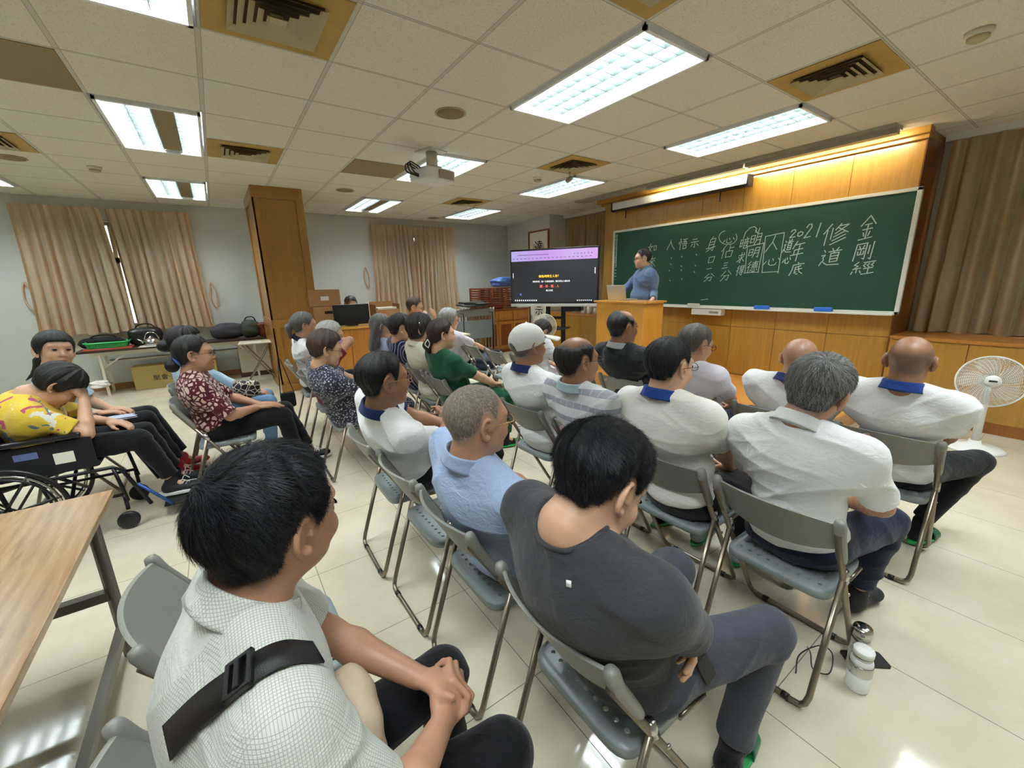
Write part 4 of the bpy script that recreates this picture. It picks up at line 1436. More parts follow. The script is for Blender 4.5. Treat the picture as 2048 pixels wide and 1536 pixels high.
# red tray and green basket
o = MB().box((-0.28, -0.18, 0), (0.28, 0.18, 0.025)).build('red_tray', plain('red_plastic', '#9d3a2c', 0.4), loc=(-0.93, 7.68, ZT), bevel=0.008)
tag(o, 'red tray under the green basket at the left end of the long table', 'tray')
t = empty('green_basket', (-0.94, 7.68, ZT + 0.026), label='shallow green plastic basket on the red tray', cat='basket')
gm = plain('green_plastic', '#35b85a', 0.35)
mb = MB()
outer, inner = rrect(0.44, 0.28, 0.06), rrect(0.5, 0.33, 0.07)
n = len(outer)
vs = [(x, y, 0) for x, y in outer] + [(x, y, 0.09) for x, y in inner] + [(x * 1.05, y * 1.06, 0.09) for x, y in inner] + [(x * 1.05, y * 1.06, 0.078) for x, y in inner]
mb.add(vs, [tuple(range(n))] + [(r_ * n + k, r_ * n + (k + 1) % n, (r_ + 1) * n + (k + 1) % n, (r_ + 1) * n + k) for r_ in range(3) for k in range(n)], True)
mb.build('basket_body', gm, t)
mb = MB()
for k in range(14):
    x = -0.2 + 0.4 * k / 13
    mb.box((x - 0.006, -0.172, 0.03), (x + 0.006, -0.158, 0.06))
mb.build('basket_slots', plain('green_dark', '#1f7a3c', 0.5), t)


def handbag(name, loc, r, mat, label, seed, strap=True, rz=0):
    t = empty(name, loc, rad(rz), label, 'bag')
    blob('bag_body', mat, (0, 0, 0), r, None, None, seed, 0.07, parent=t)
    if strap:
        MB().tube(bez([(-r[0] * 0.6, 0, r[2] * 1.6), (-r[0] * 0.3, -0.02, r[2] * 2.3), (r[0] * 0.4, -0.02, r[2] * 2.35), (r[0] * 0.7, 0, r[2] * 1.6)]), 0.01, 8).build('strap', M['blackmat'], t)
    return t


handbag('black_bag', (-1.02, 7.84, ZT), (0.26, 0.1, 0.085), M['blackmat'], 'flat black bag behind the green basket', 1)
handbag('black_handbag', (-0.5, 7.82, ZT), (0.22, 0.1, 0.14), M['black'], 'upright black handbag behind the steel kettle', 2)
handbag('grey_tote', (0.62, 7.8, ZT), (0.26, 0.1, 0.13), plain('tote_grey', '#3d3a42', 0.8, vary=0.4), 'dark grey checked tote bag right of the seated women on the long table', 4, False)
handbag('olive_backpack', (0.95, 7.74, ZT), (0.15, 0.12, 0.15), plain('olive', '#3c4234', 0.8, vary=0.15), 'olive green backpack with a light badge beside the red flowerpot', 6)
t = empty('steel_kettle', (-0.42, 7.62, ZT), label='shiny steel kettle on newspaper on the long table', cat='kettle')
MB().lathe([(0.1, 0), (0.115, 0.03), (0.105, 0.09), (0.05, 0.125), (0.04, 0.13), (0.015, 0.15), (0.0, 0.155)], 28).build('kettle_body', M['chrome'], t)
MB().tube([(-0.09, 0, 0.05), (-0.17, 0, 0.12)], [0.02, 0.01], 10).build('spout', M['chrome'], t)
MB().tube(bez([(-0.09, 0, 0.1), (-0.04, 0, 0.2), (0.05, 0, 0.2), (0.1, 0, 0.1)]), 0.007, 8).build('handle', M['chrome'], t)
t = empty('steel_teapot', (-0.16, 7.64, ZT), label='lower steel pot right of the kettle on the long table', cat='pot')
MB().lathe([(0.09, 0), (0.1, 0.05), (0.095, 0.1), (0.09, 0.104), (0.02, 0.12), (0.0, 0.13)], 28).build('pot_body', M['chrome'], t)
tag(MB().box((-0.3, -0.13, 0), (0.34, 0.12, 0.006)).build('newspaper', M['paper'], loc=(-0.28, 7.6, ZT - 0.001)), 'newspaper sheet under the steel kettle', 'newspaper')
pot = NT('lacquer_red')
v = pot.coord((1, 1, 1))
pot.col(pot.ramp(pot.noise(v, 14, 2, 0.4, 1.5), [(0.0, '#5e1a14'), (0.55, '#7a2418'), (0.6, '#b0873f'), (0.66, '#7a2418')]))
pot.rough(0.35)
t = empty('flowerpot', (1.16, 7.72, ZT), label='dark red flowerpot with a gold pattern at the right end of the long table', cat='pot')
MB().lathe([(0.085, 0), (0.1, 0.02), (0.12, 0.16), (0.13, 0.2), (0.14, 0.205), (0.14, 0.24), (0.125, 0.24), (0.12, 0.2), (0.09, 0.03)], 32).build('pot_wall', pot.m, t)
t = empty('cardboard_box', (-0.2, 7.84, 0), rad(-4), label='long yellowish cardboard box with printing on the floor under the long table', cat='box')
MB().box((-0.56, -0.14, 0), (0.56, 0.14, 0.38)).build('carton', M['card2'], t, bevel=0.004)
R3 = Matrix(((1, 0, 0), (0, 0, -1), (0, 1, 0))).to_4x4()
R3.translation = Vector((-0.1, -0.142, 0.17))
text_mesh('聚會·桌椅', 0.1, M['ink'], 'carton_print', t, (0, 0, 0), (0, 0, 0), M_=R3)
# small folding side table by the column
t = empty('snack_table', (0.95, 7.0, 0), rad(-6), label='small cream folding table with crossed metal legs left of the column', cat='table')
MB().box((-0.24, -0.2, 0.68), (0.26, 0.22, 0.7)).build('tabletop', M['beige'], t, bevel=0.006)
for y in (-0.17, 0.19):
    MB().tube([(-0.19, y, 0.68), (0.25, y, 0.02)], 0.011, 8).build('leg', M['tube'], t)
    MB().tube([(0.21, y, 0.68), (-0.2, y, 0.02)], 0.011, 8).build('leg', M['tube'], t)
for x in (0.25, -0.2):
    MB().tube([(x, -0.19, 0.012), (x, 0.21, 0.012)], 0.011, 8).build('floor_bar', M['tube'], t)
tag(MB().box((-0.16, -0.13, 0), (0.08, 0.04, 0.003)).box((-0.06, -0.07, 0.003), (0.04, -0.05, 0.009)).build('paper_sheet', M['paper'], loc=(0.95, 7.0, 0.7)), 'white sheet of paper on the small folding table', 'paper')
t = empty('storage_locker', (0.98, 7.86, 0), label='low cream cupboard with a dark base behind the small folding table', cat='cabinet')
MB().box((-0.28, -0.12, 0.08), (0.24, 0.14, 0.62)).build('locker_body', M['beige'], t)
MB().box((-0.3, -0.14, 0), (0.26, 0.14, 0.08)).build('plinth', plain('brown_dark', '#3a2417', 0.5), t)

# ------------------------------------------------------------------ wood-topped table, near left
t = empty('work_table', (0, 0, 0), label='wood-grain table with grey metal legs in the near left corner', cat='table')
lam = NT('laminate_oak')
g = lam.noise(lam.coord((16, 1.3, 8), (0, 0, rad(-7))), 2.4, 6, 0.6, 1.4)
fig = lam.n('ShaderNodeTexWave')
fig.inputs['Scale'].default_value = 2.6
fig.inputs['Distortion'].default_value = 9.0
fig.inputs['Detail'].default_value = 2.0
fig.inputs['Detail Scale'].default_value = 0.6
fig.bands_direction = 'X'
lam.l(lam.coord((3.4, 0.7, 1), (0, 0, rad(-10))), fig.inputs[0])
cc = lam.ramp(lam.math('ADD', lam.math('MULTIPLY', g, 0.75), lam.math('MULTIPLY', fig.outputs[1], 0.14)), [(0.25, '#8c6c4e'), (0.5, '#a6845f'), (0.72, '#bf9f79')])
lam.col(cc)
lam.rough(0.22, coat=0.4)
MB().box((-1.2, -0.62, 0.715), (0.035, 1.245, 0.74)).build('tabletop', lam.m, t, bevel=0.003)
gr = plain('leg_grey', '#6d6a60', 0.45, 0.3)
MB().box((-1.16, -0.58, 0.68), (0.0, 1.2, 0.715)).build('table_frame', gr, t)
for x in (-0.03, -1.14):
    for y in (1.14, -0.52):
        MB().tube([(x - 0.0, y, 0.69), (x + 0.05 * 0, y - 0.0, 0.0)], 0.022, 4).build('leg', gr, t)
MB().box((-0.045, -0.5, 0.13), (-0.015, 1.12, 0.17)).build('foot_rail', gr, t)
MB().box((-1.14, 1.12, 0.3), (-0.04, 1.16, 0.34)).build('foot_rail', gr, t)

# ------------------------------------------------------------------ bottles, phone, bags on the floor and chairs
t = empty('white_tumbler', (2.33, -0.78, 0), label='white tumbler with a silver band standing on the floor by the chair leg', cat='bottle')
MB().lathe([(0.033, 0), (0.037, 0.006), (0.037, 0.075)], 28).build('cup_base', M['white'], t)
MB().lathe([(0.0378, 0.075), (0.0385, 0.077), (0.0385, 0.118), (0.0375, 0.12)], 28).build('steel_band', M['chrome'], t)
MB().lathe([(0.0365, 0.12), (0.036, 0.13), (0.031, 0.145)], 28).build('shoulder', M['white'], t)
MB().lathe([(0.0312, 0.143), (0.0312, 0.158)], 28).build('neck_ring', M['chrome'], t)
MB().lathe([(0.033, 0.158), (0.0335, 0.176), (0.031, 0.18)], 28).build('lid', M['white'], t)
MB().tube(bez([(0.03, -0.005, 0.15), (0.05, -0.01, 0.14), (0.052, -0.01, 0.1)]), 0.004, 8).build('lid_clip', M['chrome'], t)
t = empty('steel_flask', (2.44, -0.745, 0), label='steel flask with a black cap just behind the white tumbler', cat='bottle')
MB().lathe([(0.03, 0), (0.032, 0.005), (0.032, 0.13), (0.028, 0.15)], 28).build('flask_body', M['chrome'], t)
MB().lathe([(0.033, 0.15), (0.034, 0.175), (0.03, 0.19), (0.01, 0.192)], 28).build('flask_cap', M['chrome'], t)
o = MB().prism(rrect(0.075, 0.155, 0.01), 0, 0.009).build('phone', M['black'], loc=(2.5, -0.76, 0.0), rot=(0, 0, rad(50)))
tag(o, 'black phone lying on the floor beside the steel flask', 'phone')
o = MB().tube(bez([(2.36, -0.6, 0.02), (2.3, -0.63, 0.05), (2.25, -0.66, 0.03), (2.3, -0.7, 0.012), (2.38, -0.68, 0.04), (2.36, -0.64, 0.06), (2.28, -0.6, 0.03), (2.2, -0.62, 0.006)]), 0.0025, 6).build('cable', M['black'])
tag(o, 'thin black earphone cable tangled by the steel flask', 'cable')
blob('blue_bag', plain('navy_bag', '#1d2742', 0.7, vary=0.2), (3.36, 3.6, 0.445), (0.15, 0.13, 0.09), 'dark blue bag lying on the seat of a folding chair', 'bag', 8, 0.12)
t = empty('pouch', (1.02, 4.12, 0), label='small black crossbody bag hanging from a chair back in the left rows', cat='bag')
mb = MB().prism(rrect(0.15, 0.17, 0.03), -0.03, 0.03, Matrix.Translation((0, 0, 0.32)) @ Matrix.Rotation(rad(90), 4, 'X'))
mb.build('pouch_body', M['blackmat'], t, bevel=0.008)
MB().tube([(-0.07, 0, 0.39), (-0.04, 0, 0.8), (-0.02, 0.0, 0.8), (0.07, 0, 0.39)], 0.005, 6).build('pouch_strap', M['blackmat'], t)
# ------------------------------------------------------------------ signed-distance sculpting
def V3(*a):
    return np.array(a, np.float32)


class Field:
    def __init__(s, h):
        s.h = h
        s.ops = []

    def cone(s, a, b, r1, r2=None, k=0.02, sq=None, axis=None):
        """round cone; sq squashes the distance along axis (flattened limb)"""
        s.ops.append(('c', np.array(a, float), np.array(b, float), r1, r1 if r2 is None else r2, k, sq, axis))
        return s

    def ell(s, c, r, k=0.02, F=None):
        """ellipsoid; F = 3x3 rows: local axes in world"""
        s.ops.append(('e', np.array(c, float), np.array(r, float), k, np.eye(3) if F is None else np.array(F, float)))
        return s

    def sub(s, c, r, k=0.01, F=None):
        s.ops.append(('s', np.array(c, float), np.array(r, float), k, np.eye(3) if F is None else np.array(F, float)))
        return s

    def cut(s, p, n, k=0.004, lo=None, hi=None, R=None):
        """remove the side the normal points to (inside a ball of radius R around p when given)"""
        s.ops.append(('p', np.array(p, float), np.array(n, float), k, R))
        return s

    def warp(s, fn):
        s.ops.append(('w', fn))
        return s

    def box(s):
        lo, hi = np.full(3, 1e9), np.full(3, -1e9)
        for o in s.ops:
            if o[0] == 'c':
                r = max(o[3], o[4])
                lo = np.minimum(lo, np.minimum(o[1], o[2]) - r)
                hi = np.maximum(hi, np.maximum(o[1], o[2]) + r)
            elif o[0] == 'e':
                r = max(o[2])
                lo = np.minimum(lo, o[1] - r)
                hi = np.maximum(hi, o[1] + r)
        return lo - 0.03, hi + 0.03

    def eval(s):
        lo, hi = s.box()
        h = s.h
        n = np.ceil((hi - lo) / h).astype(int) + 1
        ax = [(lo[i] + h * np.arange(n[i])).astype(np.float32) for i in range(3)]
        D = np.full(n, 0.2, np.float32)

        def win(a, b, m):
            i0 = np.clip(((a - m - lo) / h).astype(int), 0, n - 1)
            i1 = np.clip(((b + m - lo) / h).astype(int) + 2, 1, n)
            sl = tuple(slice(i0[i], i1[i]) for i in range(3))
            X = ax[0][sl[0]][:, None, None]
            Y = ax[1][sl[1]][None, :, None]
            Z = ax[2][sl[2]][None, None, :]
            return sl, X, Y, Z
        for o in s.ops:
            if o[0] == 'c':
                _, a, b, r1, r2, k, sq, axis = o
                r = max(r1, r2)
                sl, X, Y, Z = win(np.minimum(a, b) - r, np.maximum(a, b) + r, k + 3 * h)
                ba = b - a
                L2 = max(ba @ ba, 1e-9)
                px, py, pz = X - a[0], Y - a[1], Z - a[2]
                t = np.clip((px * ba[0] + py * ba[1] + pz * ba[2]) / L2, 0, 1)
                dx, dy, dz = px - t * ba[0], py - t * ba[1], pz - t * ba[2]
                if sq:
                    q = dx * axis[0] + dy * axis[1] + dz * axis[2]
                    d2 = dx * dx + dy * dy + dz * dz + q * q * (1 / sq ** 2 - 1)
                else:
                    d2 = dx * dx + dy * dy + dz * dz
                d = np.sqrt(d2) - (r1 + (r2 - r1) * t)
                if sq:
                    d = d * max(sq, 0.6)
                W = D[sl]
                e = np.maximum(k - np.abs(W - d), 0)
                D[sl] = np.minimum(W, d) - e * e * (0.25 / k)
            elif o[0] in 'es':
                _, c, r, k, F = o
                R = max(r)
                sl, X, Y, Z = win(c - R, c + R, k + 3 * h)
                px, py, pz = X - c[0], Y - c[1], Z - c[2]
                q = [(px * F[i][0] + py * F[i][1] + pz * F[i][2]) / r[i] for i in range(3)]
                k0 = np.sqrt(q[0] ** 2 + q[1] ** 2 + q[2] ** 2)
                k1 = np.sqrt((q[0] / r[0]) ** 2 + (q[1] / r[1]) ** 2 + (q[2] / r[2]) ** 2) + 1e-6
                d = k0 * (k0 - 1) / k1
                W = D[sl]
                if o[0] == 'e':
                    e = np.maximum(k - np.abs(W - d), 0)
                    D[sl] = np.minimum(W, d) - e * e * (0.25 / k)
                else:
                    d = -d
                    e = np.maximum(k - np.abs(W - d), 0)
                    D[sl] = np.maximum(W, d) + e * e * (0.25 / k)
            elif o[0] == 'p':
                _, p, nn, k, R = o
                if R:
                    sl, X, Y, Z = win(p - R, p + R, 0)
                else:
                    sl, X, Y, Z = win(lo, hi, 0)
                d = (X - p[0]) * nn[0] + (Y - p[1]) * nn[1] + (Z - p[2]) * nn[2]
                if R:
                    rr = np.sqrt((X - p[0]) ** 2 + (Y - p[1]) ** 2 + (Z - p[2]) ** 2)
                    d = np.minimum(d, R * 0.97 - rr)
                W = D[sl]
                D[sl] = np.maximum(W, d)
            elif o[0] == 'w':
                X, Y, Z = ax[0][:, None, None], ax[1][None, :, None], ax[2][None, None, :]
                D = o[1](D, X, Y, Z).astype(np.float32)
        return D, lo

    def mesh(s):
        D, lo = s.eval()
        return surface_nets(D, lo, s.h)

    def build(s, name, mat, parent=None, smooth=0):
        v, f = s.mesh()
        return np_mesh(name, v, f, mat, parent, smooth)


def surface_nets(D, lo, h):
    n = np.array(D.shape)
    ins = D < 0
    N1, N2 = n[1], n[2]
    cells, pts = [], []
    quads = []
    for axis in range(3):
        sa = [slice(None)] * 3
        sb = [slice(None)] * 3
        sa[axis] = slice(0, n[axis] - 1)
        sb[axis] = slice(1, n[axis])
        m = ins[tuple(sa)] != ins[tuple(sb)]
        idx = np.argwhere(m)
        u, w = (axis + 1) % 3, (axis + 2) % 3
        ok = (idx[:, u] > 0) & (idx[:, w] > 0) & (idx[:, u] < n[u] - 1) & (idx[:, w] < n[w] - 1)
        idx = idx[ok]
        if len(idx) == 0:
            continue
        j = idx.copy()
        j[:, axis] += 1
        da = D[tuple(idx.T)]
        db = D[tuple(j.T)]
        t = da / (da - db)
        p = idx.astype(np.float32)
        p[:, axis] += t
        c4 = []
        for du, dw in ((0, 0), (1, 0), (1, 1), (0, 1)):
            c = idx.copy()
            c[:, u] -= du
            c[:, w] -= dw
            cid = (c[:, 0].astype(np.int64) * N1 + c[:, 1]) * N2 + c[:, 2]
            c4.append(cid)
            cells.append(cid)
            pts.append(p)
        q = np.stack(c4, 1)
        flip = da < 0
        q[~flip] = q[~flip][:, ::-1]
        quads.append(q)
    cells = np.concatenate(cells)
    pts = np.concatenate(pts)
    uq, inv = np.unique(cells, return_inverse=True)
    inv = inv.ravel()
    cnt = np.bincount(inv)
    v = np.stack([np.bincount(inv, pts[:, i]) / cnt for i in range(3)], 1)
    v = v * h + lo
    q = np.concatenate(quads)
    f = np.searchsorted(uq, q)
    return v, f


def np_mesh(name, v, f, mat, parent=None, smooth=0):
    if smooth:
        e = np.concatenate([f[:, [0, 1]], f[:, [1, 2]], f[:, [2, 3]], f[:, [3, 0]]])
        for _ in range(smooth):
            acc = np.zeros_like(v)
            c = np.bincount(e[:, 0], minlength=len(v)) + 1e-9
            for i in range(3):
                acc[:, i] = np.bincount(e[:, 0], v[e[:, 1], i], minlength=len(v))
            v = v * 0.4 + 0.6 * acc / c[:, None]
    me = bpy.data.meshes.new(name)
    me.vertices.add(len(v))
    me.vertices.foreach_set('co', v.astype(np.float32).ravel())
    me.loops.add(len(f) * 4)
    me.loops.foreach_set('vertex_index', f.astype(np.int32).ravel())
    me.polygons.add(len(f))
    me.polygons.foreach_set('loop_start', np.arange(len(f), dtype=np.int32) * 4)
    me.polygons.foreach_set('loop_total', np.full(len(f), 4, np.int32))
    me.update(calc_edges=True)
    me.shade_smooth()
    if mat:
        me.materials.append(mat)
    o = bpy.data.objects.new(name, me)
    C.objects.link(o)
    if parent:
        o.parent = parent
    return o


def nrm(v):
    v = np.array(v, float)
    return v / (np.linalg.norm(v) + 1e-9)


def wrinkle(seed, amp=0.004, f=1.0, up=(0, 0, 1), lat=(0, 1, 0)):
    """cloth folds: sharp ridges running mostly across the body, plus soft undulation"""
    r = np.random.default_rng(seed)
    up, lat = np.array(up), np.array(lat)
    ks = []
    for i in range(5):
        a = r.uniform(-0.75, 0.75)
        d = up * math.cos(a) + lat * math.sin(a) * (1 if i % 2 else -1) + np.array([0.35, 0, 0]) * r.normal()
        ks.append((nrm(d) * r.uniform(24, 52) * f, r.uniform(0, 6), r.normal(size=3) * 7, r.uniform(0, 6)))

    def fn(D, X, Y, Z):
        q1 = np.sin(11 * Y + 5 * Z + seed) + np.sin(8 * X - 7 * Z + 1.7 * seed)
        w = 0.0
        for k, p, m, mp in ks:
            ph = X * k[0] + Y * k[1] + Z * k[2] + p + 0.9 * q1
            ridge = (1 - np.abs(np.sin(ph * 0.5))) ** 3
            mask = np.clip(np.sin(X * m[0] + Y * m[1] + Z * m[2] + mp) * 1.4, 0, 1)
            w = w + ridge * mask
        soft = 0.3 * np.sin(21 * Z + 9 * Y + seed) * np.sin(17 * Y - 6 * X)
        return D - amp * (1.5 * w + soft) + amp * 0.4
    return fn


# ------------------------------------------------------------------ people
def m_skin(name, col, r=0.42):
    t = NT(name)
    v = t.coord()
    n = t.noise(v, 14, 4)
    f = t.noise(v, 160, 2)
    c = lin(col)
    dk = (c[0] * 0.86, c[1] * 0.79, c[2] * 0.76, 1)
    lt = (min(1, c[0] * 1.08), min(1, c[1] * 1.06), min(1, c[2] * 1.05), 1)
    base = t.mix(t.math('MULTIPLY', f, 0.25), t.mix(n, lt, dk), dk)
    at = t.n('ShaderNodeAttribute')
    at.attribute_name = 'stubble'
    ac = t.n('ShaderNodeAttribute')
    ac.attribute_name = 'stubble_tone'
    sp = t.math('MULTIPLY', at.outputs['Fac'], t.ramp(t.noise(v, 420, 2), [(0.3, 0.72), (0.62, 1.0)]))
    tone = t.mix(ac.outputs['Fac'], '#171414', '#8d877e')
    t.col(t.mix(sp, base, tone))
    t.rough(r, spec=0.45)
    t.b.inputs['Subsurface Weight'].default_value = 0.05
    t.b.inputs['Subsurface Radius'].default_value = (0.012, 0.006, 0.004)
    t.b.inputs['Subsurface Scale'].default_value = 0.4
    t.bump(f, 0.12, 0.0015)
    return t.m


SKIN = {'lt': m_skin('skin_light', '#d6ad90'), 'md': m_skin('skin_medium', '#c0957a'), 'dk': m_skin('skin_tan', '#a0775d')}


def m_hair(name, c1, c2, s=1.0):
    t = NT(name)
    v = t.coord((60 * s, 60 * s, 9 * s))
    n = t.noise(v, 3.0, 4, 0.7, 0.6)
    b = t.noise(t.coord(), 9, 3)
    t.col(t.mix(b, t.ramp(n, [(0.3, c1), (0.7, c2)]), c1))
    t.rough(0.42, spec=0.45)
    t.bump(n, 0.7, 0.006)
    return t.m


HAIR = {'black': m_hair('hair_black', '#0a0a0b', '#1d1c1d'), 'dark': m_hair('hair_dark', '#151213', '#2a2423'),
        'grey': m_hair('hair_grey', '#4a4a49', '#8a8985'), 'silver': m_hair('hair_silver', '#7c7c7a', '#b9b8b4'),
        'white': m_hair('hair_white', '#a9a8a2', '#d9d8d2'), 'brown': m_hair('hair_brown', '#2d1d18', '#58413a'),
        'red': m_hair('hair_auburn', '#1d1113', '#3c2425'), 'salt': m_hair('hair_salt_pepper', '#34312e', '#7d776f'),
        'stub': m_hair('hair_stubble', '#7b6a5c', '#b3a595', 2.5), 'shadow': m_hair('hair_shadow', '#5a4538', '#7d604e', 3)}


def cloth(name, col, rough=0.85, bump=0.25, scale=900, pattern=None):
    if name in _pl:
        return _pl[name]
    t = NT(name)
    t.rough(rough, spec=0.2)
    t.b.inputs['Sheen Weight'].default_value = 0.15
    v = t.coord()
    big = t.noise(v, 9, 4, 0.55, 0.6)
    if pattern:
        t.col(pattern(t, v))
    else:
        c = lin(col)
        t.col(t.mix(big, tuple(x * 0.93 for x in c[:3]) + (1,), tuple(min(1, x * 1.05) for x in c[:3]) + (1,)))
    fold = t.noise(t.coord((1, 1, 1.6)), 16, 4, 0.55, 1.4)
    weave = t.noise(v, scale, 1)
    t.bump(t.math('ADD', t.math('MULTIPLY', fold, 1.0), t.math('MULTIPLY', weave, 0.05)), bump, 0.02)
    _pl[name] = t.m
    return t.m


def p_stripe_z(t, v):
    x, y, z = t.xyz(v)[:3]
    a = t.math('FRACT', t.math('MULTIPLY', z, 12.5))
    band = t.math('GREATER_THAN', a, 0.62)
    a2 = t.math('LESS_THAN', t.math('ABSOLUTE', t.math('SUBTRACT', t.math('FRACT', t.math('MULTIPLY', y, 22)), 0.5)), 0.06)
    hi = t.math('LESS_THAN', z, 0.0)
    c = t.mix(band, '#d6dadb', '#9aa0aa')
    c = t.mix(t.math('MULTIPLY', a2, t.math('MULTIPLY', band, 0.5)), c, '#c9ced4')
    return c


def p_navy(t, v):
    x, y, z = t.xyz(v)[:3]
    k = t.math('ADD', t.math('MULTIPLY', y, 22), t.math('MULTIPLY', t.math('SINE', t.math('MULTIPLY', z, 6)), 1.2))
    a = t.math('FRACT', k)
    return t.mix(t.math('GREATER_THAN', a, 0.8), '#1c2140', '#a9adc0')


def p_floral(t, v):
    vo = t.n('ShaderNodeTexVoronoi')
    vo.inputs['Scale'].default_value = 60
    t.l(v, vo.inputs['Vector'])
    a = t.math('LESS_THAN', vo.outputs[0], 0.34)
    vo2 = t.n('ShaderNodeTexVoronoi')
    vo2.inputs['Scale'].default_value = 34
    t.l(v, vo2.inputs['Vector'])
    b = t.math('LESS_THAN', vo2.outputs[0], 0.2)
    c = t.mix(t.noise(v, 40, 2), '#20222f', '#3c3f52')
    c = t.mix(a, c, '#9b9aa6')
    return t.mix(b, c, '#d9d9df')


def p_maroon(t, v):
    w = t.n('ShaderNodeTexVoronoi', feature='DISTANCE_TO_EDGE')
    w.inputs['Scale'].default_value = 26
    nz = t.n('ShaderNodeTexNoise')
    nz.inputs['Scale'].default_value = 14
    t.l(v, nz.inputs['Vector'])
    vv = t.n('ShaderNodeVectorMath', operation='MULTIPLY_ADD')
    t.l(nz.outputs[1], vv.inputs[0])
    vv.inputs[1].default_value = (0.05, 0.05, 0.05)
    t.l(v, vv.inputs[2])
    t.l(vv.outputs[0], w.inputs['Vector'])
    return t.ramp(w.outputs[0], [(0.0, '#4b1620'), (0.14, '#5c1d27'), (0.18, '#d8b8b0'), (1, '#e3c8c0')])


def p_yellow(t, v):
    n1 = t.noise(v, 11, 2, 0.4, 1.0)
    c = t.mix(t.noise(v, 6, 2), '#dcb93a', '#e9cd54')
    c = t.mix(t.math('GREATER_THAN', n1, 0.62), c, '#b8567a')
    n2 = t.noise(t.coord((1, 1, 1), (1, 2, 0.5)), 13, 2, 0.4, 1.0)
    c = t.mix(t.math('GREATER_THAN', n2, 0.63), c, '#e8e6d8')
    n3 = t.noise(t.coord((1, 1, 1), (2, 0.3, 1.5)), 12, 2, 0.4, 1.0)
    return t.mix(t.math('GREATER_THAN', n3, 0.66), c, '#5f7f86')


def p_check(t, v):
    geo = t.n('ShaderNodeNewGeometry')
    nx, ny, nz = t.xyz(geo.outputs['Normal'])[:3]
    x, y, z = t.xyz(v)[:3]
    tot = None
    for c_, n_ in ((x, nx), (y, ny), (z, nz)):
        a = t.math('ABSOLUTE', t.math('SUBTRACT', t.math('FRACT', t.math('MULTIPLY', c_, 230)), 0.5))
        l_ = t.math('LESS_THAN', a, 0.11)
        w = t.math('SUBTRACT', 1.0, t.math('ABSOLUTE', n_))
        w = t.math('GREATER_THAN', w, 0.35)
        l_ = t.math('MULTIPLY', l_, w)
        tot = l_ if tot is None else t.math('MAXIMUM', tot, l_)
    return t.mix(t.math('MULTIPLY', tot, 0.6), '#d9dcd3', '#8f938b')


def p_script(t, v):
    """white shirt with faint printed lines"""
    x, y, z = t.xyz(v)[:3]
    a = t.math('FRACT', t.math('MULTIPLY', z, 16))
    l_ = t.math('MULTIPLY', t.math('GREATER_THAN', a, 0.72), t.math('GREATER_THAN', t.noise(t.coord((80, 80, 20)), 2.5, 2), 0.5))
    return t.mix(t.math('MULTIPLY', l_, 0.45), '#dfe0e6', '#8d90a8')


def p_denim(t, v):
    return t.mix(t.noise(v, 30, 3), '#5f86ad', '#86a9c9')


CL = {
 'white': cloth('polo_white', '#eceeee'), 'white2': cloth('polo_white_warm', '#e9e7df'), 'lilac': cloth('shirt_lilac', '#dddae6'),
 'navy': cloth('collar_navy', '#1d2c5c'), 'blue': cloth('collar_blue', '#1c3f86'), 'sky': cloth('shirt_sky', '#a5b9dc', bump=0.35),
 'char': cloth('tee_charcoal', '#3b3c40', bump=0.3), 'slate': cloth('trousers_slate', '#3f424c'), 'black': cloth('trousers_black', '#121216'),
 'ink': cloth('trousers_ink', '#1a2038'), 'hood': cloth('jacket_dark', '#23282b', bump=0.4), 'green': cloth('blouse_green', '#0d4a30'),
 'cream': cloth('blouse_cream', '#d6d6bf'), 'pale': cloth('blouse_pale_blue', '#b9c6de'), 'lblue': cloth('shirt_light_blue', '#b3d0e4'),
 'robe': cloth('robe_blue', '#5e7596', bump=0.35), 'pink': cloth('shirt_pink', '#d8b9aa'), 'red': cloth('shirt_red', '#9c2433'),
 'vest': cloth('vest_denim_blue', '#24467e'), 'jeans': cloth('jeans', '#7ba0c4', pattern=p_denim),
 'stripe': cloth('polo_striped', '#fff', pattern=p_stripe_z), 'navyst': cloth('top_navy_striped', '#fff', pattern=p_navy),
 'floral': cloth('dress_floral', '#fff', pattern=p_floral), 'maroon': cloth('blouse_maroon', '#fff', pattern=p_maroon),
 'yellow': cloth('blouse_yellow', '#fff', pattern=p_yellow), 'check': cloth('shirt_check', '#fff', pattern=p_check, bump=0.3),
 'script': cloth('shirt_printed', '#fff', pattern=p_script), 'greyc': cloth('collar_grey', '#a8acae'), 'aqua': cloth('collar_aqua', '#a3b9bf'),
 'cap': cloth('cap_white', '#d8d8d2', bump=0.3), 'sock': cloth('sock_dark', '#15171c'), 'sockw': cloth('sock_grey', '#b9bfc0'),
}
SLIP = plain('slipper_green', '#1f9a4e', 0.4)
SLIPD = plain('slipper_strap', '#0f5f45', 0.35)
SHOE = plain('shoe_dark', '#1b1b1f', 0.6)
SHOER = plain('shoe_red', '#a61f2b', 0.5)
EYE = plain('eye_dark', '#1c1412', 0.2, vary=0)
EYEW = plain('eye_white', '#d9d2c8', 0.3, vary=0)
LIP = plain('lip', '#9a5148', 0.5)
BROW = plain('brow', '#1f1916', 0.8)
GOLD = plain('glasses_gold', '#b59a62', 0.3, 0.9)
GLB = plain('glasses_black', '#17171a', 0.3)


def frame_of(yaw, pitch=0, roll=0):
    """rows: forward, left, up in world axes"""
    Rm = (Matrix.Rotation(rad(yaw), 3, 'Z') @ Matrix.Rotation(rad(pitch), 3, 'Y') @ Matrix.Rotation(rad(roll), 3, 'X'))
    return np.array([list(Rm.col[i]) for i in range(3)])


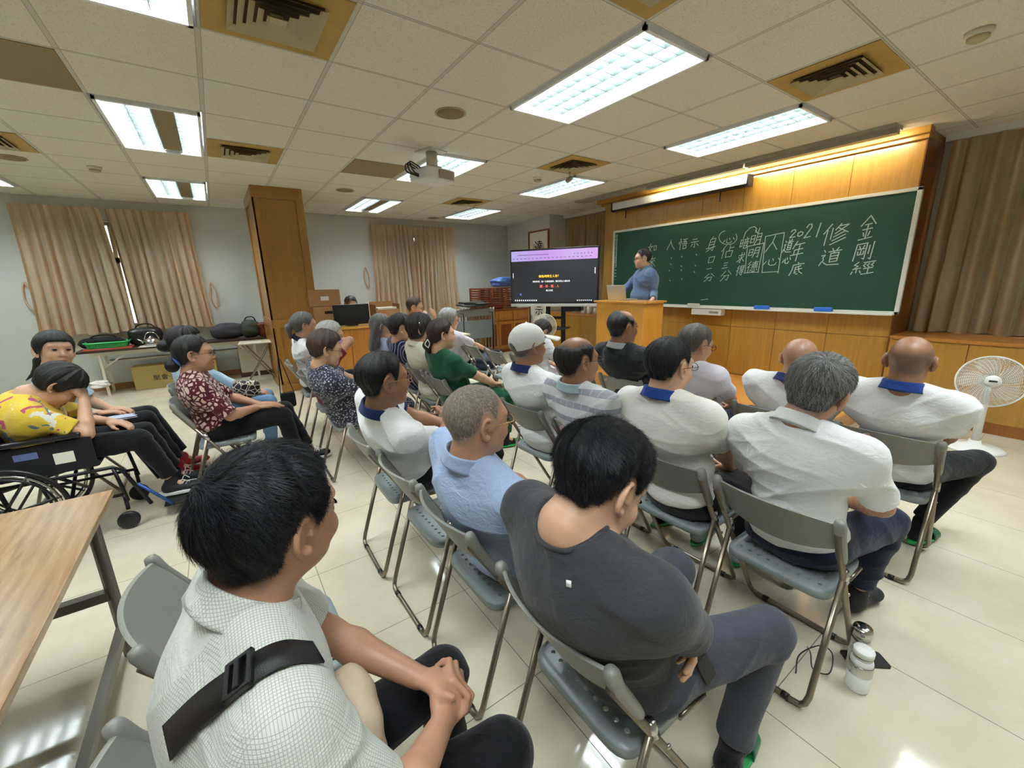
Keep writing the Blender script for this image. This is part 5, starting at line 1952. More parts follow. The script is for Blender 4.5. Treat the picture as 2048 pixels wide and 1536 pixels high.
def ik(a, t, l1, l2, hint):
    """elbow position"""
    a, t = np.array(a, float), np.array(t, float)
    d = t - a
    L = np.linalg.norm(d)
    if L > (l1 + l2) * 0.998:
        s = L / ((l1 + l2) * 0.998)
        l1, l2 = l1 * s, l2 * s
    u = d / L
    x = (l1 * l1 - l2 * l2 + L * L) / (2 * L)
    hgt = math.sqrt(max(0, l1 * l1 - x * x))
    hv = np.array(hint, float)
    hv = hv - (hv @ u) * u
    return a + u * x + nrm(hv) * hgt


def head_parts(F, c, R, s=1.0, ears=True, face=True, fat=1.0):
    """adds a head to field F. c centre, R rows fwd/left/up"""
    def P(x, y, z):
        return c + s * (x * R[0] + y * R[1] + z * R[2])
    F.ell(P(-0.012, 0, 0.032), (0.098 * s, 0.077 * s, 0.086 * s), 0.02, R)
    F.ell(P(0.02, 0, -0.02), (0.07 * s, 0.063 * s * fat, 0.088 * s), 0.03 * s, R)
    F.ell(P(0.032, 0, -0.068), (0.052 * s, 0.05 * s * fat, 0.04 * s), 0.03 * s, R)
    F.ell(P(0.068, 0, -0.092), (0.02 * s, 0.022 * s, 0.018 * s), 0.025 * s, R)
    if face:
        for y in (-1, 1):
            F.ell(P(0.066, y * 0.037, -0.03), (0.024 * s, 0.022 * s, 0.024 * s), 0.02 * s, R)
            F.sub(P(0.097, y * 0.032, 0.008), (0.014 * s, 0.018 * s, 0.012 * s), 0.014 * s, R)
            F.ell(P(0.077, y * 0.031, 0.006), (0.013 * s, 0.015 * s, 0.0095 * s), 0.004, R)
        F.ell(P(0.078, 0, 0.03), (0.016 * s, 0.05 * s, 0.012 * s), 0.02 * s, R)
        F.cone(P(0.084, 0, 0.012), P(0.101, 0, -0.026), 0.0075 * s, 0.0115 * s, 0.012 * s)
        for y in (-1, 1):
            F.ell(P(0.094, y * 0.011, -0.031), (0.01 * s, 0.008 * s, 0.007 * s), 0.006 * s, R)
        F.ell(P(0.083, 0, -0.056), (0.011 * s, 0.024 * s, 0.007 * s), 0.008 * s, R)
        F.ell(P(0.081, 0, -0.066), (0.011 * s, 0.021 * s, 0.007 * s), 0.006 * s, R)
    if ears:
        for y in (-1, 1):
            # oval rim standing out from the skull, hollow in front, lobe below
            bk = nrm(-R[0] * 0.86 + R[1] * y * 0.5)         # towards the back edge of the ear
            ou = nrm(np.cross(bk, R[2]) * (1 if y < 0 else -1))
            if ou @ R[1] * y < 0:
                ou = -ou
            cc = P(0.0, y * 0.078, -0.002)
            N = 16
            ring = []
            for k in range(N + 1):
                a = rad(-30 + 225 * k / N)
                ring.append(cc + s * (bk * (0.024 * math.sin(a) + 0.004) + R[2] * (0.032 * math.cos(a) + 0.001 + 0.003 * math.sin(a))) + ou * 0.004)
            for k in range(N):
                F.cone(ring[k], ring[k + 1], 0.0046 * s, None, 0.003 * s)
            F.ell(cc + bk * 0.01 * s - ou * 0.004 * s, (0.018 * s, 0.005 * s, 0.028 * s), 0.006 * s, np.array([bk, ou, R[2]]))
            F.ell(P(0.004, y * 0.08, -0.03), (0.0085 * s, 0.006 * s, 0.011 * s), 0.006 * s, R)
            F.cone(cc + s * (bk * 0.012 + R[2] * 0.014), cc + s * (bk * 0.013 - R[2] * 0.014), 0.004 * s, None, 0.004 * s)
            F.sub(cc + s * (bk * 0.006 - R[2] * 0.004 + ou * 0.004), (0.006 * s, 0.005 * s, 0.009 * s), 0.004 * s, np.array([bk, ou, R[2]]))
            F.ell(P(0.014, y * 0.077, -0.006), (0.004 * s, 0.006 * s, 0.008 * s), 0.005 * s, R)


def hand_parts(F, w, d, n, side, s=1.0, curl=0.5, spread=0.5, thumb=0.6, k=0.006):
    """w wrist, d direction to the knuckles, n back-of-hand normal, side +1 thumb on +cross(n,d)"""
    d = nrm(d)
    n = nrm(np.array(n) - (np.array(n) @ d) * d)
    l = np.cross(n, d) * side       # towards the thumb
    P = lambda x, y, z: w + s * (x * d + y * l + z * n)
    F.ell(P(0.045, 0.0, 0), (0.05 * s, 0.04 * s, 0.0155 * s), 0.014, np.array([d, l, n]))
    F.ell(P(0.03, 0.022, -0.006), (0.032 * s, 0.018 * s, 0.014 * s), 0.01, np.array([d, l, n]))
    spec = ((0.082, 0.028, 0.044, 0.026, 0.02), (0.088, 0.0095, 0.048, 0.03, 0.021), (0.085, -0.0095, 0.044, 0.028, 0.02), (0.076, -0.0275, 0.034, 0.021, 0.018))
    for i, (kx, ky, a, b, c_) in enumerate(spec):
        sp = (1.5 - i) * 0.09 * spread
        cu = curl * (1 + 0.08 * i)
        p = P(kx, ky, 0.0)
        ang = cu * 0.75
        dd = nrm(d * math.cos(ang) - n * math.sin(ang) + l * sp)
        r = (0.0088, 0.009, 0.0086, 0.0075)[i] * s
        q = p + dd * a * s
        F.cone(p, q, r * 1.05, r * 0.95, k)
        ang += cu * 1.1
        dd = nrm(d * math.cos(ang) - n * math.sin(ang) + l * sp * 0.7)
        q2 = q + dd * b * s
        F.cone(q, q2, r * 0.95, r * 0.88, k * 0.6)
        ang += cu * 0.7
        dd = nrm(d * math.cos(ang) - n * math.sin(ang) + l * sp * 0.5)
        q3 = q2 + dd * c_ * s
        F.cone(q2, q3, r * 0.88, r * 0.75, k * 0.6)
    p = P(0.022, 0.03, -0.006)
    q = p + s * (d * 0.032 + l * 0.024 * thumb * 1.4 - n * 0.014)
    F.cone(p, q, 0.0125 * s, 0.0105 * s, 0.01)
    q2 = q + s * (d * 0.028 + l * 0.006 * thumb - n * 0.006)
    F.cone(q, q2, 0.0102 * s, 0.008 * s, 0.005)


HAIRZ = {  # lower hair boundary z as a function of x (head frame): back ... face
    'short': ([-0.12, -0.06, -0.04, -0.027, -0.012, 0.01, 0.022, 0.032, 0.045, 0.062, 0.12], [-0.07, -0.075, -0.062, -0.015, 0.026, 0.033, 0.016, -0.012, 0.022, 0.066, 0.07]),
    'fade':  ([-0.12, -0.06, -0.04, -0.027, -0.012, 0.01, 0.022, 0.032, 0.045, 0.06, 0.12], [-0.062, -0.066, -0.05, -0.01, 0.03, 0.037, 0.02, 0.0, 0.03, 0.07, 0.075]),
    'bob':   ([-0.12, -0.03, 0.0, 0.02, 0.035, 0.05, 0.066, 0.12], [-0.095, -0.095, -0.085, -0.06, -0.02, 0.03, 0.06, 0.062]),
    'fringe':([-0.12, -0.03, 0.0, 0.02, 0.035, 0.05, 0.066, 0.12], [-0.07, -0.07, -0.03, -0.03, -0.01, 0.026, 0.042, 0.042]),
    'back':  ([-0.12, -0.06, -0.03, 0.0, 0.012, 0.03, 0.045, 0.06, 0.12], [-0.07, -0.075, -0.05, -0.0, 0.012, 0.0, 0.03, 0.062, 0.068]),
}


def hair_mesh(name, mat, parent, c, R, s, style, T=0.016, h=0.004, top=None, seed=0, extra=None, lump=0.002, crown=0.0):
    F = Field(h)

    def P(x, y, z):
        return c + s * (x * R[0] + y * R[1] + z * R[2])
    F.ell(P(-0.012, 0, 0.032), (0.098 * s, 0.077 * s, 0.086 * s), 0.02, R)
    F.ell(P(0.02, 0, -0.02), (0.07 * s, 0.063 * s, 0.088 * s), 0.03 * s, R)
    F.cone(P(-0.035, 0, -0.05), P(-0.045, 0, -0.085), 0.045 * s, 0.045 * s, 0.03)
    F.ell(P(-0.012, 0, 0.035), (0.12 * s, 0.1 * s, 0.12 * s), 0.001, R) if False else None
    xs, zs = HAIRZ[style]
    rs = np.random.default_rng(seed)
    ph = rs.uniform(0, 6, 8)

    def fn(D, X, Y, Z):
        x = ((X - c[0]) * R[0][0] + (Y - c[1]) * R[0][1] + (Z - c[2]) * R[0][2]) / s
        y = ((X - c[0]) * R[1][0] + (Y - c[1]) * R[1][1] + (Z - c[2]) * R[1][2]) / s
        z = ((X - c[0]) * R[2][0] + (Y - c[1]) * R[2][1] + (Z - c[2]) * R[2][2]) / s
        zb = np.interp(x, xs, zs).astype(np.float32)
        m = np.clip((z - zb) / 0.02, 0, 1)
        th = np.arctan2(y, x)
        jag = 0.0022 * np.sin(38 * th + ph[0] + 20 * z) + 0.0016 * np.sin(71 * th + ph[1] - 30 * z)
        lo_, sp_ = (0.12, 0.1) if style == 'fade' else (0.3, 0.075)
        tt = T * (lo_ + (1 - lo_) * np.clip((z - zb) / sp_, 0, 1)) + crown * np.clip(z / 0.1, 0, 1)
        if top is not None:      # bald top: hair only below z = top(x)
            zt = np.interp(x, top[0], top[1]).astype(np.float32)
            m = m * np.clip((zt - z) / 0.025, 0, 1)
        t_ = s * (m * (tt + lump * (np.sin(9 * th + ph[2] + 25 * z) + 0.7 * np.sin(17 * th + ph[3]))) + jag * m * (T > 0.006) * 0.6 - 0.012 * (1 - m) - 0.025 * (z < -0.05) * (1 - m))
        return D - t_
    F.warp(fn)
    if extra:
        extra(F, P)
    return F.build(name, mat, parent, 1)


PAL = {}


def pal(name):
    if name not in PAL:
        cs = {'black': ('#08080a', '#17181b', '#2b2d33'), 'dark': ('#0f0c0c', '#221c1b', '#3a3230'), 'grey': ('#3a3a3a', '#6f6f6d', '#a5a49f'), 'salt': ('#2c2a28', '#5f5b56', '#96918a'), 'stub': ('#6d6259', '#a0968a', '#cbc2b6'), 'brown': ('#2d1d18', '#4a342c', '#6d564b')}[name]
        L_ = []
        for i, c in enumerate(cs):
            t = NT('hair_strand_%s_%s' % (name, 'abc'[i]))
            t.col(c)
            t.rough(0.5, spec=0.22)
            L_.append(t.m)
        PAL[name] = L_
    return PAL[name]


def strands(obj, c, R, s, n, length, mat_list, whorl=(-0.045, 0.0, 0.1), seed=1, lift=0.006, width=0.0011, zmin=None, up=0.0, wav=0.0):
    """thin ribbons following the head, appended to the hair mesh"""
    me = obj.data
    rg = np.random.default_rng(seed)
    nv = len(me.vertices)
    co = np.empty(nv * 3, np.float32)
    me.vertices.foreach_get('co', co)
    co = co.reshape(-1, 3)
    no = np.empty(nv * 3, np.float32)
    me.vertices.foreach_get('normal', no)
    no = no.reshape(-1, 3)
    loc = ((co - c) @ R.T) / s
    out = np.einsum('ij,ij->i', nrm_rows(co - c), no) > 0.15
    if zmin is not None:
        xs, zs = HAIRZ[zmin]
        out &= loc[:, 2] > np.interp(loc[:, 0], xs, zs) + 0.008
    ids = rg.choice(np.nonzero(out)[0], n)
    W = c + s * (whorl[0] * R[0] + whorl[1] * R[1] + whorl[2] * R[2])
    bvh = BVHTree.FromPolygons([Vector(p) for p in co], [tuple(p.vertices) for p in me.polygons])
    steps = 5
    V, Fc = [], []
    for i in ids:
        p = co[i] + rg.normal(size=3) * 0.0015
        nn = no[i]
        d = p - W
        d = d - (d @ nn) * nn
        d = nrm(d)
        sw = np.cross(nn, d) * (0.25 * rg.normal() + 0.25)
        L = length * rg.uniform(0.6, 1.15)
        base = len(V)
        q = p.copy()
        lf = lift * rg.uniform(0.0, 1.0)
        d = nrm(d + sw + R[2] * up)
        for k in range(steps):
            t = k / (steps - 1)
            hit = bvh.find_nearest(Vector(q))
            hp, hn = np.array(hit[0]), np.array(hit[1])
            if hn @ (hp - c) < 0:
                hn = -hn
            q = hp + hn * (0.0008 + lf * t ** 1.5)
            side = nrm(np.cross(hn, d))
            w = width * (1 - 0.8 * t) * 0.5
            V.append(q - side * w + hn * 0.0)
            V.append(q + side * w)
            if k:
                a = base + 2 * k
                Fc.append((a - 2, a - 1, a + 1, a))
            d = nrm(d - (d @ hn) * hn + nrm(-R[2]) * 0.10 * (1 - up * 4) + sw * wav + rg.normal(size=3) * 0.05)
            q = q + d * L / (steps - 1)
    bm_ = bpy.data.meshes.new('strand')
    bm_.from_pydata([tuple(v) for v in V], [], Fc)
    b = bmesh.new()
    b.from_mesh(me)
    n0 = len(b.faces)
    b.from_mesh(bm_)
    b.to_mesh(me)
    b.free()
    me.shade_smooth()
    for m_ in mat_list:
        me.materials.append(m_)
    mi = np.zeros(len(me.polygons), np.int32)
    k = len(me.polygons) - n0
    mi[n0:] = 1 + np.repeat(rg.integers(0, len(mat_list), k // (steps - 1) + 1), steps - 1)[:k]
    me.polygons.foreach_set('material_index', mi)
    me.update()


def nrm_rows(a):
    return a / (np.linalg.norm(a, axis=1, keepdims=True) + 1e-9)
def glasses(parent, c, R, s, mat, y0=0.0):
    mb = MB()

    def P(x, y, z):
        return tuple(c + s * (x * R[0] + y * R[1] + z * R[2]))
    for y in (-1, 1):
        pts = [P(0.104, y * 0.033 + 0.024 * math.cos(a), 0.004 + 0.017 * math.sin(a)) for a in np.linspace(0, 2 * PI, 20, endpoint=False)]
        mb.tube(pts, 0.0014 * s, 6, closed=True)
        mb.tube(bez([P(0.102, y * 0.057, 0.01), P(0.09, y * 0.072, 0.011), P(0.04, y * 0.0815, 0.009), P(0.0, y * 0.086, 0.008), P(-0.018, y * 0.086, -0.008)], 4), 0.0015 * s, 6)
    mb.tube([P(0.104, -0.009, 0.008), P(0.107, 0, 0.01), P(0.104, 0.009, 0.008)], 0.0014 * s, 6)
    return mb.build('glasses', mat, parent)


def collar_mesh(parent, nb, R, mat, name='collar', r0=0.062, r1=0.088, hgt=0.042, opening=28, drop=0.012, tilt=0.5, fold=True):
    """folded shirt collar around the neck; R rows fwd/left/up of the neck frame"""
    mb = MB()

    def ring(u, v):
        a = rad(opening) + (2 * PI - 2 * rad(opening)) * u          # 0 = front
        ca, sa = math.cos(a), math.sin(a)
        back = (1 - ca) / 2
        if v < 0.35:
            q = v / 0.35
            r = r0 + 0.002 * q
            z = -0.01 + (hgt * (0.55 + 0.45 * back) + 0.01) * q
        else:
            q = (v - 0.35) / 0.65
            r = r0 + 0.004 + (r1 - r0) * q ** 1.25
            z = hgt * (0.55 + 0.45 * back) - (hgt * 0.98 + drop * (1 - back) * 1.6) * q ** 1.15 + 0.004 * math.sin(PI * min(1, q * 2))
        f = ca * r * 1.05 - tilt * 0.02 * (back)
        l = sa * r * 1.08
        z -= tilt * 0.05 * ((ca + 1) / 2) ** 1.5
        return tuple(nb + R[0] * f + R[1] * l + R[2] * z)
    mb.grid(ring, 56, 12)
    o = mb.build(name, mat, parent)
    md = o.modifiers.new('thick', 'SOLIDIFY')
    md.thickness = 0.0035
    md.offset = 0
    return o


def foot_geo(parent, ank, d, kind, s=1.0, pitch=0.0):
    """shoe or slipper under an ankle; d = horizontal toe direction"""
    up = np.array([0, 0, 1.0])
    d = nrm(d)
    d3 = nrm(d * math.cos(pitch) - up * math.sin(pitch))
    u3 = nrm(up * math.cos(pitch) + d * math.sin(pitch))
    l3 = np.cross(u3, d3)
    Fr = np.array([d3, l3, u3])
    P = lambda x, y, z: ank + s * (x * d3 + y * l3 + z * u3)
    sm = {'slip': 'sock', 'slipw': 'sockw', 'barew': 'sockw'}.get(kind)
    if sm:
        F = Field(0.006)
        F.cone(P(0, 0, 0.05), P(-0.01, 0, -0.035), 0.036 * s, 0.036 * s, 0.02)
        F.cone(P(-0.025, 0, -0.042), P(0.13, 0, -0.055), 0.033 * s, 0.024 * s, 0.03)
        F.ell(P(0.12, 0, -0.055), (0.05 * s, 0.04 * s, 0.02 * s), 0.02, Fr)
        F.build('sock', CL[sm], parent)
        mb = MB()
        n = 28
        poly = []
        for k in range(n):
            a = 2 * PI * k / n
            x = 0.055 + 0.14 * math.cos(a)
            y = (0.045 + 0.008 * math.cos(a)) * math.sin(a)
            poly.append((x, y))
        vs = [tuple(P(x, y, -0.082)) for x, y in poly] + [tuple(P(x, y, -0.068)) for x, y in poly]
        mb.add(vs, [tuple(range(n - 1, -1, -1)), tuple(range(n, 2 * n))] + [(k, (k + 1) % n, n + (k + 1) % n, n + k) for k in range(n)])
        sl = mb.build('slipper', SLIP if kind != 'barew' else SHOE, parent, bevel=0.003)
        mb = MB()
        mb.grid(lambda u, v: tuple(P(0.075 + 0.075 * v + 0.01 * math.sin(PI * u), 0.05 * math.cos(PI * u) * (1 - 0.12 * v), -0.072 + 0.05 * math.sin(PI * u) ** 0.7 * (1 - 0.25 * v))), 14, 6)
        o = mb.build('slipper_strap', SLIPD if kind != 'barew' else SHOE, sl)
        o.modifiers.new('thick', 'SOLIDIFY').thickness = 0.004
    else:
        F = Field(0.006)
        F.cone(P(0, 0, 0.012), P(-0.012, 0, -0.03), 0.04 * s, 0.04 * s, 0.02)
        F.cone(P(-0.03, 0, -0.045), P(0.14, 0, -0.055), 0.038 * s, 0.03 * s, 0.03)
        F.ell(P(0.13, 0, -0.055), (0.06 * s, 0.044 * s, 0.026 * s), 0.02, Fr)
        F.cut(P(0, 0, -0.078), -u3)
        sh = F.build('shoe', SHOER if kind == 'red' else SHOE, parent, 1)
        if kind == 'lace':
            mb = MB()
            for k in range(4):
                mb.tube([tuple(P(0.045 + 0.018 * k, -0.024, -0.012 - 0.008 * k)), tuple(P(0.055 + 0.018 * k, 0.0, -0.0 - 0.009 * k)), tuple(P(0.05 + 0.018 * k, 0.024, -0.012 - 0.008 * k))], 0.003, 6)
            mb.tube(bez([tuple(P(0.06, 0, 0.0)), tuple(P(0.07, 0.04, 0.015)), tuple(P(0.1, 0.03, -0.005))]), 0.0028, 6)
            mb.tube(bez([tuple(P(0.06, 0, 0.0)), tuple(P(0.08, -0.04, 0.012)), tuple(P(0.11, -0.03, -0.012))]), 0.0028, 6)
            mb.build('shoelace', M['white'], sh)
            mb = MB()
            n = 24
            poly = [(0.055 + 0.15 * math.cos(2 * PI * k / n), 0.05 * math.sin(2 * PI * k / n)) for k in range(n)]
            vs = [tuple(P(x, y, -0.09)) for x, y in poly] + [tuple(P(x, y, -0.07)) for x, y in poly]
            mb.add(vs, [tuple(range(n - 1, -1, -1)), tuple(range(n, 2 * n))] + [(k, (k + 1) % n, n + (k + 1) % n, n + k) for k in range(n)])
            mb.build('shoe_sole', M['white'], sh, bevel=0.003)


def person(label, root, yaw, head, look=(0, 0, 0), hs=1.06, seat=0.445, sw=0.185, b=1.0, skin='md', hair=None, top='white', sleeve=0.6,
           collar=None, cuff=None, bottom='black', arms=None, legs=None, shoes='slip', h=0.0065, specs=None, face=True, slump=0.0, seed=0,
           stand=False, long_top=0.0, neckhole=0.0, dress=False, open_collar=28, wr=0.004, mask=None, twist=0.0, hoodie=False, lap=True, stub=None, band=False):
    rt = empty('person', (root[0], root[1], 0), 0, label, 'person', 'people in the room')
    a = rad(yaw)
    Fw, L, U = np.array([math.cos(a), math.sin(a), 0.0]), np.array([-math.sin(a), math.cos(a), 0.0]), np.array([0, 0, 1.0])
    a2 = rad(yaw + twist)
    Ls = np.array([-math.sin(a2), math.cos(a2), 0.0])
    loc = lambda f, l, z: f * Fw + l * L + z * U
    hc = np.array([head[0] - root[0], head[1] - root[1], head[2]])
    HR = frame_of(*look)
    s = hs
    ps = (0.5 + 0.5 * hs)
    hip = loc(0, 0, seat + 0.085) if not stand else loc(0, 0, seat)
    nb = hc - HR[2] * 0.128 * s - HR[0] * 0.045 * s
    nb = nb + (hip + U * np.linalg.norm(nb - hip) - nb) * np.array([0.12, 0.12, 0.0])
    u = nrm(nb - hip)
    TL = nrm(Ls - (Ls @ u) * u)
    TF = np.cross(TL, u)
    T_ = np.array([TF, TL, u])
    ln = np.linalg.norm(nb - hip)
    bel = hip + u * ln * 0.33 + TF * (0.012 - slump * 0.5)
    che = hip + u * ln * 0.70 - TF * (0.012 + slump)
    sj = [nb - u * 0.066 * ps + TL * sgn * sw + TF * (0.004 + slump * 0.3) for sgn in (-1, 1)]        # right, left
    # ---- arms
    ua, fa = 0.265 * ps, 0.235 * ps
    if arms is None:
        arms = [dict(t=(0.27, -0.09, seat + 0.175), hd=(0.8, 0.45, -0.25), hn=(0.2, 0, 1)), dict(t=(0.27, 0.09, seat + 0.175), hd=(0.8, -0.45, -0.25), hn=(0.2, 0, 1))]
    AR = []
    for i, sgn in enumerate((-1, 1)):
        A = dict(hint=(-0.35, sgn * 1.0, -0.45), hd=(0.8, -sgn * 0.4, -0.2), hn=(0, 0, 1), curl=0.5, len=1.0)
        A.update(arms[i])
        t = loc(*A['t'])
        el = ik(sj[i], t, ua * A['len'], fa * A['len'], loc(*A['hint']))
        AR.append((sj[i], el, t, A))
    # ---- legs
    hj = [hip + L * sgn * 0.09 + (Fw * 0.02 if not stand else 0) for sgn in (-1, 1)]
    LG = []
    for i, sgn in enumerate((-1, 1)):
        if stand:
            kn, an = hj[i] + loc(0.01, sgn * 0.01, -0.42), hj[i] + loc(-0.01, sgn * 0.02, -(hip[2] - 0.09 - STZ))
            fd = Fw
            kind = shoes
        else:
            G = dict(k=(0.45, sgn * 0.13, seat + 0.085), a=(0.42, sgn * 0.12, 0.095), fd=(1, sgn * 0.12, 0), kind=shoes, p=0)
            if legs and legs[i]:
                G.update(legs[i])
            kn, an, fd, kind = loc(*G['k']), loc(*G['a']), loc(*G['fd']), G['kind']
        LG.append((hj[i], kn, an, fd, kind))
    # ---- skin body (one continuous mesh)
    B = Field(h)
    head_parts(B, hc, HR, s, face=face, fat=b ** 0.5)
    nt = hc - HR[2] * 0.055 * s - HR[0] * 0.022 * s
    B.cone(nt, nb + u * 0.01, (0.054 if sw > 0.178 else 0.047) * s * b ** 0.4, (0.062 if sw > 0.178 else 0.054) * s * b ** 0.4, 0.03)
    B.cone(sj[0] * 0.8 + nb * 0.2, sj[1] * 0.8 + nb * 0.2, 0.045, 0.045, 0.03)
    for i in (0, 1):
        B.cone(nb - u * 0.004, sj[i] * 0.8 + nb * 0.2, 0.034, 0.036, 0.04)
    B.ell(che, (0.085 * b, 0.13 * b, 0.13), 0.05, T_)
    B.ell(bel, (0.085 * b, 0.12 * b, 0.13), 0.05, T_)
    B.ell(hip, (0.09 * b, 0.13 * b, 0.08), 0.04, T_)
    for i, (sh, el, wr_, A) in enumerate(AR):
        B.cone(sh, el, 0.04 * ps, 0.036 * ps, 0.02)
        m = el + (wr_ - el) * 0.3
        B.cone(el, m, 0.035 * ps, 0.037 * ps, 0.015)
        B.cone(m, wr_, 0.037 * ps, 0.0245 * ps, 0.015)
        hd = loc(*A['hd'])
        hand_parts(B, wr_, hd, loc(*A['hn']), 1 if i == 0 else -1, ps * 1.0, A['curl'], thumb=A.get('thumb', 0.6), k=0.004)
    for (p, kn, an, fd, kind) in LG:
        B.cone(p, kn, 0.055, 0.04, 0.03)
        B.cone(kn, an, 0.038, 0.026, 0.02)
        if kind == 'bare' or kind == 'barew' or True:
            B.cone(an, an + nrm(fd) * 0.05 - U * 0.03, 0.026, 0.024, 0.02)
    body = B.build('body', SKIN[skin], rt, 0)
    # ---- soft hairline and stubble painted into the skin as hair roots
    if stub or hair:
        st_style, st_k, st_tone, st_top = stub or (hair['style'] if 'style' in hair else 'short', 0.85, {'grey': 0.7, 'silver': 0.9, 'white': 1, 'salt': 0.5, 'stub': 0.9}.get(hair.get('mat'), 0.0), hair.get('top'))
        me = body.data
        co = np.empty(len(me.vertices) * 3, np.float32)
        me.vertices.foreach_get('co', co)
        lc = ((co.reshape(-1, 3) - hc) @ HR.T) / s
        zb = np.interp(lc[:, 0], *HAIRZ[st_style])
        mk_ = np.clip((lc[:, 2] - zb + 0.012) / 0.03, 0, 1)
        if st_top:
            mk_ = mk_ * np.clip((np.interp(lc[:, 0], *st_top) + 0.012 - lc[:, 2]) / 0.035, 0, 1)
        mk_ = mk_ * (np.linalg.norm(lc, axis=1) < 0.2) * (np.abs(lc[:, 1]) < 0.0845) * st_k
        at = me.attributes.new('stubble', 'FLOAT', 'POINT')
        at.data.foreach_set('value', mk_.astype(np.float32))
        at = me.attributes.new('stubble_tone', 'FLOAT', 'POINT')
        at.data.foreach_set('value', np.full(len(me.vertices), st_tone, np.float32))
    # ---- face details
    PH = lambda x, y, z: hc + s * (x * HR[0] + y * HR[1] + z * HR[2])
    if face:
        for y in (-1, 1):
            MB().ball((0, 0, 0), (0.0022 * s, 0.0125 * s, 0.0052 * s), 12, 8, M_=Matrix.Translation(PH(0.0905, y * 0.031, 0.0065)) @ Matrix([list(HR[0]), list(HR[1]), list(HR[2])]).transposed().to_4x4()).build('eye', EYE, rt)
            MB().tube(bez([tuple(PH(0.091, y * 0.014, 0.026)), tuple(PH(0.09, y * 0.032, 0.031)), tuple(PH(0.078, y * 0.05, 0.025))], 4), [0.0025 * s] * 4 + [0.002 * s] * 4 + [0.001 * s], 6).build('eyebrow', BROW, rt)
        MB().ball((0, 0, 0), (0.003 * s, 0.02 * s, 0.006 * s), 14, 8, M_=Matrix.Translation(PH(0.0925, 0, -0.0615)) @ Matrix([list(HR[0]), list(HR[1]), list(HR[2])]).transposed().to_4x4()).build('mouth', LIP, rt)
    # ---- trousers
    tm = CL[bottom]
    Q = Field(h)
    Q.ell(hip + TF * 0.0, (0.125 * b, 0.175 * b, 0.1), 0.05, T_)
    Q.ell(hip + u * 0.06, (0.11 * b, 0.16 * b, 0.08), 0.04, T_)
    for (p, kn, an, fd, kind) in LG:
        Q.cone(p, kn, 0.088 * b ** 0.7, 0.066, 0.05)
        if dress:
            Q.cone(kn, kn + (an - kn) * 0.45, 0.075, 0.085, 0.05)
        else:
            Q.cone(kn, an + U * 0.05, 0.064, 0.052, 0.02)
    if dress:
        Q.cone((LG[0][0] + LG[1][0]) / 2, (LG[0][1] + LG[1][1]) / 2, 0.1, 0.08, 0.06)
    Q.warp(wrinkle(seed + 50, wr * 0.9, 0.8))
    for (p, kn, an, fd, kind) in LG:
        e = kn + (an - kn) * (0.45 if dress else 0.86)
        Q.cut(e, nrm(an - kn), R=0.13)
    if not stand:
        Q.cut(np.array([0, 0, seat - 0.003]) + hip * [1, 1, 0], np.array([0, 0, -1.0]), R=0.2)
    Q.build('skirt' if dress else 'trousers', tm, rt, 1)
    for (p, kn, an, fd, kind) in LG:
        if kind:
            foot_geo(rt, an, fd, kind, 1.0)
    # ---- top
    S_ = Field(h)
    S_.ell(bel, (0.122 * b, 0.158 * b, 0.15), 0.05, T_)
    S_.ell(che, (0.118 * b, 0.172 * (sw / 0.185) * b ** 0.5, 0.16), 0.06, T_)
    S_.ell(hip + u * 0.045 - TF * 0.008, (0.128 * b, 0.172 * b, 0.085), 0.06, T_)
    S_.cone(sj[0] - u * 0.02, sj[1] - u * 0.02, 0.062, 0.062, 0.05)
    S_.cone(sj[0] * 0.86 + che * 0.14 - u * 0.06, sj[1] * 0.86 + che * 0.14 - u * 0.06, 0.075 * b, 0.075 * b, 0.06)
    for i in (0, 1):
        S_.cone(nb + u * 0.0 + TL * (0.03 if i else -0.03), sj[i] + u * 0.006, 0.05, 0.05, 0.05)
    if stand:
        S_.ell(bel, (0.15 * b, 0.175 * b, 0.24), 0.06, T_)
        S_.ell(che, (0.13 * b, 0.185 * b, 0.2), 0.06, T_)
    if hoodie:
        S_.cone(nb - TF * 0.07 - u * 0.03 - TL * 0.07, nb - TF * 0.07 - u * 0.03 + TL * 0.07, 0.04, 0.04, 0.03)
        S_.ell(nb - TF * 0.1 - u * 0.1, (0.04, 0.1, 0.08), 0.03, T_)
    if long_top:
        for (p, kn, an, fd, kind) in LG:
            S_.cone(p + U * 0.01, p + (kn - p) * long_top, 0.1 * b, 0.092, 0.05)
    for i, (sh, el, wr_, A) in enumerate(AR):
        sl = A.get('sleeve', sleeve)
        if sl <= 1:
            e = sh + (el - sh) * sl
            S_.cone(sh, e, 0.053, 0.0585 * ps, 0.045)
        else:
            S_.cone(sh, el, 0.062, 0.054, 0.035)
            e2 = el + (wr_ - el) * (sl - 1)
            S_.cone(el, e2, 0.053, 0.043, 0.02)
    S_.warp(wrinkle(seed, wr, 1.0, u, TL))
    for i, (sh, el, wr_, A) in enumerate(AR):
        sl = A.get('sleeve', sleeve)
        if sl <= 1:
            S_.cut(sh + (el - sh) * sl, nrm(el - sh), R=0.075)
        else:
            S_.cut(el + (wr_ - el) * (sl - 1), nrm(wr_ - el), R=0.075)
    neck_up = nrm(nt - nb)
    hr_ = (0.068 + neckhole, 0.07 + neckhole, 0.045 + neckhole * 0.5)
    hcn = nb + u * 0.035 + TF * (0.012 + neckhole * 0.4)
    S_.sub(nb + u * 0.035 + TF * (0.012 + neckhole * 0.4), (0.068 + neckhole, 0.07 + neckhole, 0.045 + neckhole * 0.5), 0.006, T_)
    shirt = S_.build('shirt' if not dress else 'dress_top', CL[top], rt, 1)
